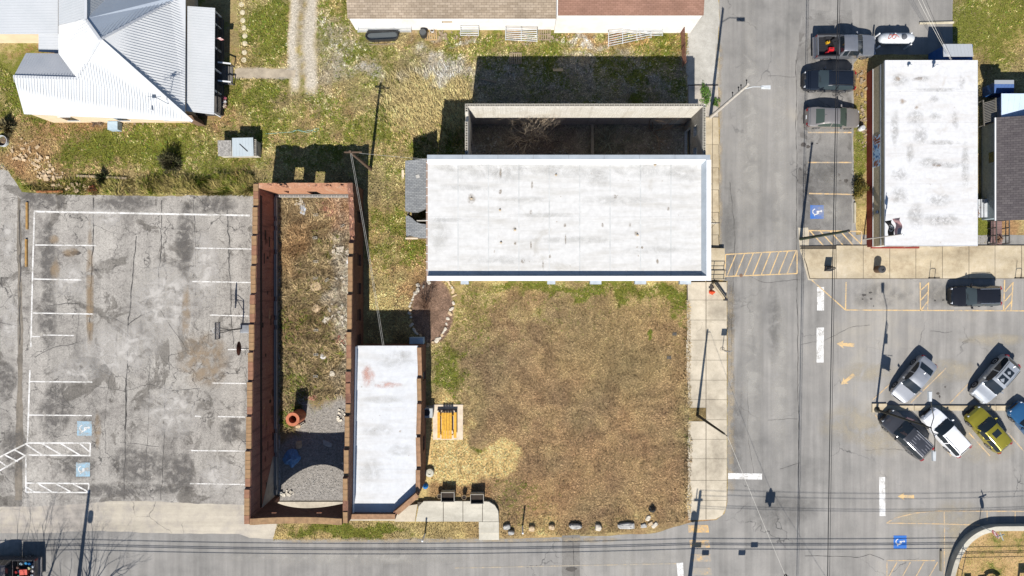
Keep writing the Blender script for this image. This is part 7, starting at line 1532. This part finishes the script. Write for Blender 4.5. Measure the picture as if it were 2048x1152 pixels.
bs = thing('bracket_sign', 'bracket arm with guy rods on the hall street front', 'bracket', (hx1, yof(446, 4.0), 3.2)); part('arm', MB().tube([(hx1 + .0, yof(446, 4), 4.2), (hx1 + 1.5, yof(446, 4), 4.2)], .04, 7), dkm, bs); part('rod', MB().tube([(hx1, yof(440, 4) + .8, 5.0), (hx1 + 1.2, yof(446, 4), 4.2)], .012, 5).tube([(hx1, yof(452, 4) - .8, 5.0), (hx1 + 1.2, yof(446, 4), 4.2)], .012, 5), dkm, bs); part('sign_panel', MB().box(hx1 + .2, yof(446, 4) - .03, 3.3, hx1 + 1.4, yof(446, 4) + .03, 4.1), mat('sign_cream', C(220, 214, 200), .7), bs)
sp_ = thing('sign_post', 'sign on a dark post at the kerb of west pavement', 'sign', (*G(1444, 699), .12)); part('post', MB().tube([(0, 0, 0), (0, 0, 2.0)], .03, 7), dkm, sp_, world=False); part('panel', MB().box(-.27, -.015, 1.35, .27, .012, 1.98), mat('sign_back', C(170, 172, 174), .5), sp_, world=False); part('base', MB().lathe((0, 0, 0), [(.25, 0), (.22, .04)], 12), slab_mat, sp_, world=False)
for x_, y_, lab in ((1349, 668, 'upper dark drain cover in brown lawn'), (1338, 715, 'lower dark drain cover in brown lawn')): single('drain_cover', MB().box(G(x_, 0)[0] - .2, G(0, y_)[1] - .14, 0, G(x_, 0)[0] + .2, G(0, y_)[1] + .14, .05), mat('cover_iron', C(90, 88, 84), .8), lab, 'drain cover', (*G(x_, y_), 0))
single('manhole_cover', MB().lathe((*G(1482, 551), .006), [(.16, 0), (.16, .012), (.14, .014)], 18), mat('rust_iron', C(140, 112, 92), .8), 'small round iron cover on the hatched crossing', 'cover', (*G(1482, 551), 0))
# propane tank on white posts
tk = thing('propane_tank', 'white propane tank behind the shop', 'tank', (*G(1782, 84), 0)); tw = mat('tank_white', C(214, 218, 222), .4, var=.2, scale=3)
q = []
for k in range(9):
    a = -PI / 2 + PI * k / 8; q.append((-1.15 * 0 + (1.05 + .5 * abs(math.sin(a)) if False else 0), 0, 0))
prof = [(-1.6, .02), (-1.55, .22), (-1.45, .36), (-1.25, .47), (-1.0, .5), (1.0, .5), (1.25, .47), (1.45, .36), (1.55, .22), (1.6, .02)]
part('shell', MB().tube([(x, 0, .85) for x, _ in prof], [r for _, r in prof], 20), tw, tk, smooth=60, world=False); part('dome', MB().lathe((.45, 0, 1.3), [(.24, 0), (.24, .12), (.16, .2), (.02, .22)], 14), mat('dome_grey', C(96, 100, 108), .6), tk, world=False)
for x_ in (-.8, .8): part('saddle', MB().box(x_ - .12, -.35, 0, x_ + .12, .35, .5), slab_mat, tk, world=False)
part('hose', MB().tube([(-.9 + .25 * math.cos(a * 1.7) + .1 * a, .2 * math.sin(a * 2.3), 1.36 + .01 * math.sin(a * 9)) for a in np.linspace(0, 7, 30)], .02, 5), mat('orange_hose', C(220, 90, 50), .6), tk, world=False)
bpos = [(1754, 73), (1785, 73), (1817, 72), (1754, 98), (1816, 94)]; bl_ = ['top left', 'top middle', 'top right', 'lower left', 'lower right']
for (x, y), l_ in zip(bpos, bl_):
    qq = thing('bollard', 'white bollard guarding the propane tank, %s one' % l_, 'bollard', (*G(x - 9, y + 4), 0), 0, 'bollards round the propane tank'); part('shaft', MB().tube([(0, 0, 0), (0, 0, 1.25)], .075, 12), white_metal, qq, world=False); part('cap', MB().lathe((0, 0, 1.25), [(.075, 0), (.05, .04), (.01, .055)], 12), white_metal, qq, world=False)
# ---------------------------------------------------------------- raised bed behind the curved wall
cw = [(1884, 1240), (1886, 1180), (1893, 1140), (1905, 1105), (1924, 1076), (1948, 1058), (1972, 1050), (2000, 1047.5), (2140, 1047)]
def smooth_line(p, n=6):
    out = []
    for i in range(len(p) - 1):
        p0, p1, p2, p3 = [np.array(p[max(0, min(len(p) - 1, k))], float) for k in (i - 1, i, i + 1, i + 2)]
        for k in range(n):
            u = k / n; out.append(tuple(.5 * (2 * p1 + (p2 - p0) * u + (2 * p0 - 5 * p1 + 4 * p2 - p3) * u * u + (3 * p1 - p0 - 3 * p2 + p3) * u ** 3)))
    return out + [p[-1]]
cl_ = [Vector(G(*p)) for p in smooth_line(cw)]
rwl = thing('curved_retaining_wall', 'curved concrete retaining wall round the raised bed', 'retaining wall', (*G(1960, 1100), 0)); outer, inner = [], []
for i, p in enumerate(cl_):
    d = (cl_[min(i + 1, len(cl_) - 1)] - cl_[max(0, i - 1)]).normalized(); nn = Vector((d[1], -d[0])); outer.append(p); inner.append(p + nn * .42)
ZB = .72
mb = MB(); nO = len(outer)
for z, ln_ in ((0, outer), (ZB, outer), (ZB, inner), (0, inner)): mb.v.extend([(p[0], p[1], z) for p in ln_])
for i in range(nO - 1):
    for a, b in ((0, 1), (1, 2), (2, 3)): mb.f.append((a * nO + i + 1, a * nO + i, b * nO + i, b * nO + i + 1))
part('wall', mb, walk_mat, rwl)
bed = [(p[0], p[1]) for p in inner] + [G(2140, 1240)]
bmat = NT('bed_soil'); a = bmat.noise(.5, 5, .65); f_ = bmat.noise(9, 4, .7); c_ = bmat.ramp(a, [(.38, C(120, 124, 58)), (.48, C(186, 156, 106)), (.62, C(206, 172, 124))]); c_ = bmat.mix(1.0, c_, bmat.ramp(f_, [(.3, .6), (.55, 1.0), (.75, 1.25)]), 'MULTIPLY'); bmat.bump(f_, .6, .04); bmat.set(c_, .95, 0, .1)
struct('raised_bed', MB().prism(bed, 0, ZB - .08), bmat.m)
dn = thing('do_not_enter_sign', 'red round DO NOT ENTER sign on the curved wall corner', 'sign', (*G(1958, 1050), 0)); 
spz = 2.5; c0 = Vector((0.05, -.05, 2.15)); fn = Vector((.88, .47, 0)).normalized(); sd2 = Vector((-fn[1], fn[0], 0))
part('post', MB().tube([(0, 0, .3), (0, 0, 2.95)], .03, 8), galv, dn, world=False)
def disc(c, r, th, m, nm, par, n=28):
    mb = MB()
    for s in (-1, 1):
        for k in range(n): a = 2 * PI * k / n; mb.v.append(tuple(c + sd2 * r * math.cos(a) + Vector((0, 0, r * math.sin(a))) + fn * th * s / 2))
    mb.f = [tuple(range(n)), tuple(reversed(range(n, 2 * n)))] + [(k, (k + 1) % n, n + (k + 1) % n, n + k)[::-1] for k in range(n)]; return part(nm, mb, m, par, world=False)
off = -fn * .05
pl = disc(c0 + off, .40, .01, white_metal, 'plate', dn); disc(c0 + off - fn * .008, .37, .008, mat('sign_red', C(190, 36, 48), .5), 'face', dn)
part('bar', MB().bar(c0 + off - fn * .017 - sd2 * .27, c0 + off - fn * .017 + sd2 * .27, .006, .12, (0, 0, 1)), white_metal, dn, world=False)
for txt, zz in (('DO NOT', .17), ('ENTER', -.19)):
    cu = bpy.data.curves.new('lettering', 'FONT'); cu.body = txt; cu.size = .15; cu.align_x = 'CENTER'; cu.align_y = 'CENTER'; cu.extrude = .002
    o = bpy.data.objects.new('lettering_curve', cu); me = bpy.data.meshes.new_from_object(o); bpy.data.objects.remove(o); me.materials.clear(); o = obj('lettering', me, white_metal, dn); o.location = c0 + off - fn * .016 + Vector((0, 0, zz)); o.rotation_euler = (PI / 2, 0, math.atan2(-fn[0], fn[1]) + 0)
for k, an_ in enumerate((.35, -1.2)): part('street_blade', MB().cbox((0, 0, 2.75 + .18 * k), (.75, .012, .16), an_), mat('blade_pale', C(214, 222, 218), .5), dn, world=False)
for x, y, rz, lab in ((1925, 1160, 0, 'pale block seat leftmost in the raised bed'), (1953, 1163, .1, 'pale block seat second in the raised bed')): q = thing('concrete_stool', lab, 'seat', (*G(x, y), ZB - .08), rz); part('seat', MB().box(-.3, -.45, .35, .3, .45, .47), walk_mat, q, world=False); part('leg', MB().box(-.25, -.4, 0, .25, -.25, .349).box(-.25, .25, 0, .25, .4, .349), walk_mat, q, world=False)
q = thing('curved_bench', 'curved pale stone bench in the raised bed', 'bench', (*G(1972, 1162), ZB - .08)); mb = MB(); ar = [(.9 * math.cos(a), .9 * math.sin(a)) for a in np.linspace(.5, 2.4, 12)] + [(.55 * math.cos(a), .55 * math.sin(a)) for a in np.linspace(2.4, .5, 12)]
part('seat', MB().prism(ar, .4, .5), walk_mat, q, world=False); part('leg', MB().box(.4, .35, 0, .65, .6, .399), walk_mat, q, world=False); part('leg', MB().box(-.6, .4, 0, -.4, .65, .399), walk_mat, q, world=False)
q = thing('low_fence_rail', 'dark low rail along the raised bed edge', 'railing', (*G(1905, 1130), ZB)); part('rail', MB().tube([(*G(1916, 1092), ZB + .5), (*G(1908, 1130), ZB + .5), (*G(1902, 1170), ZB + .5)], .025, 6), dkm, q)
for p in ((1916, 1092), (1908, 1130), (1902, 1170)): part('post', MB().tube([(*G(*p), ZB - .1), (*G(*p), ZB + .5)], .03, 6), dkm, q)
gn_ = thing('golden_post', 'orange wooden frame at bottom right corner of raised bed', 'frame', (*G(2025, 1160), ZB - .08)); part('post', MB().box(-.06, -.4, 0, .06, .35, 1.4), mat('gold_wood', C(220, 150, 50), .7), gn_, world=False); part('cap', MB().box(-.1, -.45, 1.402, .5, .4, 1.46), mat('dark_cap', C(90, 74, 50), .7), gn_, world=False)
# window air conditioners along the hall's lawn side
for k, x_ in enumerate((929, 1103, 1192, 1282, 1372)):
    q = thing('window_air_conditioner', ['window unit nearest the mulch bed', 'second window unit from the mulch bed', 'third window unit from the mulch bed', 'fourth window unit from the mulch bed', 'window unit nearest the street'][k] + ' on hall lawn side', 'air conditioner', (P(x_, 560, 2.0)[0], hy0, 1.3), 0, 'window units on the hall')
    part('case', MB().box(-.35 - .15 * (k > 1), -.32, 0, .35 + .15 * (k > 1), -.005, .5), mat('ac_pale', C(200, 210, 220), .5), q, world=False); part('grille', MB().box(-.28, -.33, .08, .28, -.322, .42), mat('ac_grille', C(90, 110, 140), .5), q, world=False)
# garden hose, stump pile
single('garden_hose', MB().tube([(*G(530 + 108 * k / 60, 268 - 8 * k / 60 + 3 * math.sin(k * .3) * (k > 30)), .03) for k in range(61)] + [(*G(638 - 4 * k, 262 + 1.5 * math.sin(k)), .03) for k in range(1, 14)], .02, 5), mat('hose_teal', C(150, 196, 180), .5), 'pale teal garden hose lying in the yard grass', 'hose', (*G(530, 268), 0))
fpt = thing('fire_ring', 'round metal fire ring at the left edge of yard', 'fire ring', (*G(8, 283), 0)); part('ring', MB().lathe((0, 0, 0), [(.5, 0), (.5, .35), (.46, .35), (.46, .05)], 22, False, False), galv, fpt, world=False); part('ash', MB().lathe((0, 0, 0), [(.45, .03), (.2, .08), (.02, .09)], 18), mat('ash', C(120, 100, 86), .95), fpt, world=False)
# ---------------------------------------------------------------- plants
bark_p = mat('pale_bark', C(232, 212, 184), .9, var=.3, scale=6); bark_d = mat('dark_bark', C(116, 98, 84), .9, var=.35, scale=6)
def branches(mb, p, d, L, r, depth, rr, spread=.6, up=.12, sides=5, nb=(2, 4)):
    q = [p]; dd = d.copy(); rad = [r]
    seg = 4
    for i in range(seg):
        dd = (dd + Vector((rr.gauss(0, .16), rr.gauss(0, .16), rr.gauss(0, .12) + up * .3))).normalized(); q.append(q[-1] + dd * L / seg); rad.append(r * (1 - .55 * (i + 1) / seg))
    mb.tube(q, rad, sides if r > .02 else 3, cap=False)
    if depth <= 0: return
    for _ in range(rr.randint(*nb)):
        k = rr.randint(2, seg); a = rr.uniform(0, 2 * PI); o = dd.orthogonal().normalized(); o2 = dd.cross(o)
        nd = (dd + (o * math.cos(a) + o2 * math.sin(a)) * spread * rr.uniform(.7, 1.5) + Vector((0, 0, up))).normalized()
        branches(mb, q[k], nd, L * rr.uniform(.5, .8), rad[k] * .7, depth - 1, rr, spread, up, sides, nb)
def bare_tree(name, label, cat, pos, stems, L, r, depth, m, seed, lean=(0, 0), splay=.5, spread=.6, group=None, z=0.0):
    rr = random.Random(seed); g = G(*pos); t_ = thing(name, label, cat, (*g, z), 0, group); tr = MB(); cr = MB()
    for i in range(stems):
        a = 2 * PI * i / stems + rr.uniform(-.4, .4); s = splay * rr.uniform(.5, 1.3)
        d = Vector((math.cos(a) * s + lean[0], math.sin(a) * s + lean[1], 1)).normalized(); p = Vector((.08 * math.cos(a), .08 * math.sin(a), 0)) if stems > 1 else Vector((0, 0, 0))
        q = p + d * L * .35; tr.tube([p - Vector((0, 0, .05)), q], [r, r * .8], 6); 
        for k in range(3): branches(cr, q - d * .05, (d + Vector((rr.gauss(0, .35), rr.gauss(0, .35), 0))).normalized(), L * rr.uniform(.5, .8), r * .62, depth, rr, spread)
    part('trunk', tr, m, t_, world=False); o = part('crown', cr, m, t_, world=False); return t_
bare_tree('bare_tree', 'pale bare many stemmed tree inside the block ruin, west side', 'tree', (1056, 280), 10, 2.7, .055, 3, bark_p, 4, splay=.6)
bare_tree('bare_tree', 'bare tree leaning against the ruin wall, east side', 'tree', (1307, 262), 4, 2.8, .05, 3, mat('brown_bark', C(160, 136, 112), .9), 9, splay=.8)
bare_tree('bare_sapling', 'thin pale sapling by the fallen beam in block ruin', 'sapling', (1215, 285), 6, 1.9, .03, 3, mat('sage_bark', C(170, 178, 160), .9), 14, splay=.9)
bare_tree('bare_sapling', 'thin bare sapling beside the pale many stemmed tree', 'sapling', (1100, 285), 3, 2.0, .025, 2, bark_d, 17, splay=.9)
bare_tree('bare_shrub', 'brown bare shrub in the stone ringed mulch bed', 'shrub', (851, 615), 26, 1.9, .022, 1, mat('shrub_twig', C(128, 98, 78), .9), 21, lean=(0, .35), splay=.35, spread=.25)
bare_tree('bare_sapling', 'lone thin sapling on grass west of the mulch bed', 'sapling', (788, 612), 1, 1.3, .03, 2, bark_d, 25)
bare_tree('street_tree', 'bare tree south of the left lot casting branch shadows', 'tree', (70, 1215), 4, 6.0, .10, 4, bark_d, 31, splay=.35, spread=.5)
bare_tree('street_tree', 'second bare tree beyond the street, east of the first', 'tree', (175, 1225), 4, 6.0, .09, 4, bark_d, 37, splay=.4, spread=.5)
def leafy(name, label, cat, pos, rx, ry, h, n, cols, seed, leaf=.07, z=0.0, group=None, spiky=0.0):
    rr = np.random.default_rng(seed); g = G(*pos); t_ = thing(name, label, cat, (*g, z), 0, group)
    st_ = MB()
    for k in range(6): a = 2 * PI * k / 6; st_.tube([(0, 0, 0), (rx * .5 * math.cos(a), ry * .5 * math.sin(a), h * .7)], [.03, .01], 5)
    part('stem', st_, bark_d, t_, world=False)
    nc = max(6, n // 60); u = rr.normal(0, 1, (nc, 3)); u /= np.linalg.norm(u, axis=1)[:, None]; u[:, 2] = np.abs(u[:, 2]); cc_ = u * (rr.random((nc, 1)) ** .4)
    ci = rr.integers(0, nc, n); p = cc_[ci] + rr.normal(0, .16, (n, 3)); p[:, 2] = np.abs(p[:, 2]); c = p * np.array([rx, ry, h])
    d1 = rr.normal(0, 1, (n, 3)); d1 /= np.linalg.norm(d1, axis=1)[:, None]; d2 = np.cross(d1, rr.normal(0, 1, (n, 3))); d2 /= np.linalg.norm(d2, axis=1)[:, None]
    if spiky: d1 = c / np.maximum(.05, np.linalg.norm(c, axis=1)[:, None])
    l = leaf * rr.uniform(.6, 1.5, n)[:, None]; v = np.stack([c - d2 * l * .35, c + d1 * l * (1 + spiky), c + d2 * l * .35, c - d1 * l * .6], 1)
    me = big_mesh('foliage', v.reshape(-1, 3), np.arange(4 * n).reshape(-1, 4)); cols = np.array(cols); cl = cols[rr.integers(0, len(cols), nc)][ci] * rr.uniform(.6, 1.4, (n, 1))
    colour_attr(me, 'Col', np.repeat(np.clip(cl, 0, .6), 4, 0)); obj('foliage', me, grass_mat, t_); return t_
dg_ = [(.035, .05, .018), (.05, .07, .022), (.03, .04, .015), (.07, .075, .03)]
leafy('evergreen_bush', 'dark bush with a long shadow in the left yard', 'bush', (344, 326), .85, .8, 1.5, 2600, [(.06, .06, .03), (.09, .085, .04), (.05, .055, .025), (.13, .11, .06)], 3, .09, spiky=1.5)
leafy('evergreen_bush', 'golden green bush against the red wall', 'bush', (1715, 378), .62, .9, 1.3, 2400, [(.09, .075, .012), (.13, .10, .02), (.05, .05, .012), (.16, .12, .03)], 5, .07)
leafy('small_shrub', 'rust red shrub on the weedy top edge of the lot', 'shrub', (193, 381), .55, .4, .8, 1200, [(.2, .07, .03), (.16, .06, .03), (.12, .07, .03)], 7, .06)
leafy('small_shrub', 'dark tuft of shrub on the weedy slope', 'shrub', (209, 358), .35, .4, .9, 900, dg_, 9, .09, spiky=2)
leafy('small_shrub', 'brown twiggy shrub by the house wall', 'shrub', (195, 246), .6, .35, .5, 900, [(.16, .11, .08), (.2, .14, .1)], 11, .07)
leafy('small_shrub', 'brown tuft at the left yard corner', 'shrub', (16, 258), .5, .5, 1.0, 900, [(.14, .12, .06), (.2, .17, .09)], 13, .12, spiky=2)
leafy('small_shrub', 'dry round bush by the wooden walkway', 'shrub', (1992, 480), .3, .45, .7, 900, [(.16, .09, .06), (.22, .13, .08)], 15, .06)
leafy('small_shrub', 'dry russet plants in the bed beside side steps', 'shrub', (1949, 425), .25, .9, .5, 900, [(.22, .11, .06), (.26, .16, .1)], 19, .07)
leafy('weed_clump', 'bright green weeds growing at the street lamp pole foot', 'weeds', (1408, 190), .55, .95, .25, 1200, [(.07, .14, .03), (.09, .17, .03)], 21, .08, z=.1)
leafy('weed_clump', 'green weeds on the pavement between pole and street', 'weeds', (1432, 205), .35, .5, .2, 600, [(.07, .14, .03), (.09, .15, .03)], 22, .07, z=.1)

# grass: short on the lawns, long and tangled elsewhere
lawn = [(930, 566), (1374, 566), (1376, 640), (1374, 800), (1380, 1000), (1366, 1044), (1200, 1068), (1002, 1074), (1000, 1010), (985, 1000), (862, 998), (862, 690), (905, 640)]
px_, py_ = scatter(lawn, 230); blades('lawn_grass', 'short dormant brown grass of the middle lawn', px_, py_, (.04, .12), (.035, .09), (.3, 2.0))
yard = [(-60, 80), (25, 150), (45, 235), (360, 250), (440, 240), (480, 100), (470, -60), (700, -60), (705, 70), (1376, 68), (1376, 112), (1374, 243), (939, 243), (939, 330), (870, 335), (822, 335), (822, 478), (870, 480), (868, 560), (905, 560), (906, 600), (820, 690), (735, 690), (735, 380), (540, 382), (505, 392), (130, 388), (50, 380), (20, 345), (-60, 320)]
bed_hole = [(865 + 44 * math.cos(a), 622 + 68 * math.sin(a)) for a in np.linspace(0, 2 * PI, 20)]
hh_ = [[(436, 275), (515, 275), (515, 315), (436, 315)], [(470, 136), (592, 136), (592, 157), (470, 157)], bed_hole, [(577, -60), (634, -60), (634, 185), (577, 185)]]
px_, py_ = scatter(yard, 170, hh_); blades('yard_grass', 'patchy green and dry grass of the back yards', px_, py_, (.05, .16), (.035, .09), (.2, 2.2), gk=1.0)
tall = [(775, 150), (930, 130), (945, 230), (935, 290), (830, 300), (790, 270), (745, 230)]
px_, py_ = scatter(tall, 110); blades('tall_dry_grass', 'tall pale dry grass behind the block ruin', px_, py_, (.12, .5), (.03, .07), (.35, 2.0), 1.0, swirl=2.2)
px_, py_ = scatter([(1290, 70), (1370, 70), (1370, 112), (1230, 114), (1210, 100)], 90); blades('tall_dry_grass', 'golden dry grass in front of the reddish barn end', px_, py_, (.1, .4), (.02, .05), (.6, 1.5), 1.0, tint=(1.05, .95, .7))
px_, py_ = scatter([(553, 393), (716, 393), (716, 800), (610, 800), (585, 860), (556, 870)], 170); blades('ruin_weeds', 'tangled dry weeds inside the brick ruin', px_, py_, (.08, .45), (.025, .07), (.3, 2.1), 1.0)
px_, py_ = scatter([(50, 372), (130, 358), (260, 356), (420, 352), (510, 352), (540, 368), (540, 392), (420, 390), (300, 391), (130, 389), (60, 384)], 220); blades('verge_weeds', 'overgrown weeds along the top edge of left lot', px_, py_, (.1, .6), (.03, .07), (.3, 1.6), .7, tint=(.85, .88, .7))
px_, py_ = scatter([(285, 362), (420, 356), (508, 352), (512, 384), (420, 388), (290, 388)], 260); blades('verge_hedge', 'tall weedy hedge above the lot edge beside the ruin', px_, py_, (.3, 1.0), (.03, .08), (.3, 1.5), .5, tint=(.9, .9, .7))
px_, py_ = scatter([(556, 1044), (960, 1044), (957, 1076), (700, 1080), (545, 1080)], 200); blades('front_verge_grass', 'green and brown verge grass in front of small brick building', px_, py_, (.06, .2), (.02, .05), (.45, 1.5))
px_, py_ = scatter([(1708, 125), (1740, 110), (1733, 150), (1733, 400), (1706, 400)], 160); blades('strip_grass', 'narrow grass strip beside the red wall', px_, py_, (.04, .14), (.02, .05), (.5, 1.5))
px_, py_ = scatter([(1906, -60), (2140, -60), (2140, 200), (1960, 200), (1906, 140)], 120); blades('corner_grass', 'dry grass in the top right corner', px_, py_, (.05, .13), (.03, .08), (.35, 1.9))
px_, py_ = scatter([(1906, 130), (1975, 140), (1963, 250), (1962, 440), (1975, 442), (1975, 488), (1907, 488)], 120); blades('side_grass', 'grass between the white shop and grey house', px_, py_, (.04, .12), (.02, .05), (.5, 1.5))
px_, py_ = scatter([(1378, 816), (1410, 816), (1410, 841), (1378, 841)], 200); blades('pit_grass', 'dry grass filling the tree pit', px_, py_, (.04, .12), (.02, .05), (.5, 1.4), z0=.1)
px_, py_ = scatter([(1930, 1085), (1980, 1060), (2140, 1060), (2140, 1240), (1905, 1240), (1912, 1140)], 90); blades('bed_grass', 'sparse grass tufts in the raised bed', px_, py_, (.04, .1), (.02, .05), (.5, 1.4), z0=.64, tint=(.9, 1.0, .8))
px_, py_ = scatter([(823, 560), (905, 556), (908, 600), (890, 665), (860, 688), (830, 665), (820, 620)], 200); blades('mulch_chips', 'loose mulch chips in the stone ringed bed', px_, py_, (.02, .06), (.04, .08), (.5, 1.6), 1.5)

px_, py_ = scatter([(950, 250), (1366, 250), (1366, 336), (950, 336)], 110); blades('ruin_scrub', 'dull scrub and leaf litter on the block ruin floor', px_, py_, (.05, .3), (.02, .06), (.4, 1.9), 1.0, tint=(.95, 1.0, .85))
px_, py_ = scatter([(1368, 600), (1378, 600), (1382, 700), (1379, 790), (1384, 812), (1378, 816), (1384, 900), (1380, 960), (1384, 1000), (1378, 1036), (1368, 1040)], 260); blades('edge_grass', 'grass creeping over the edge of west pavement', px_, py_, (.05, .16), (.03, .08), (.3, 1.9), 1.2, z0=.1)
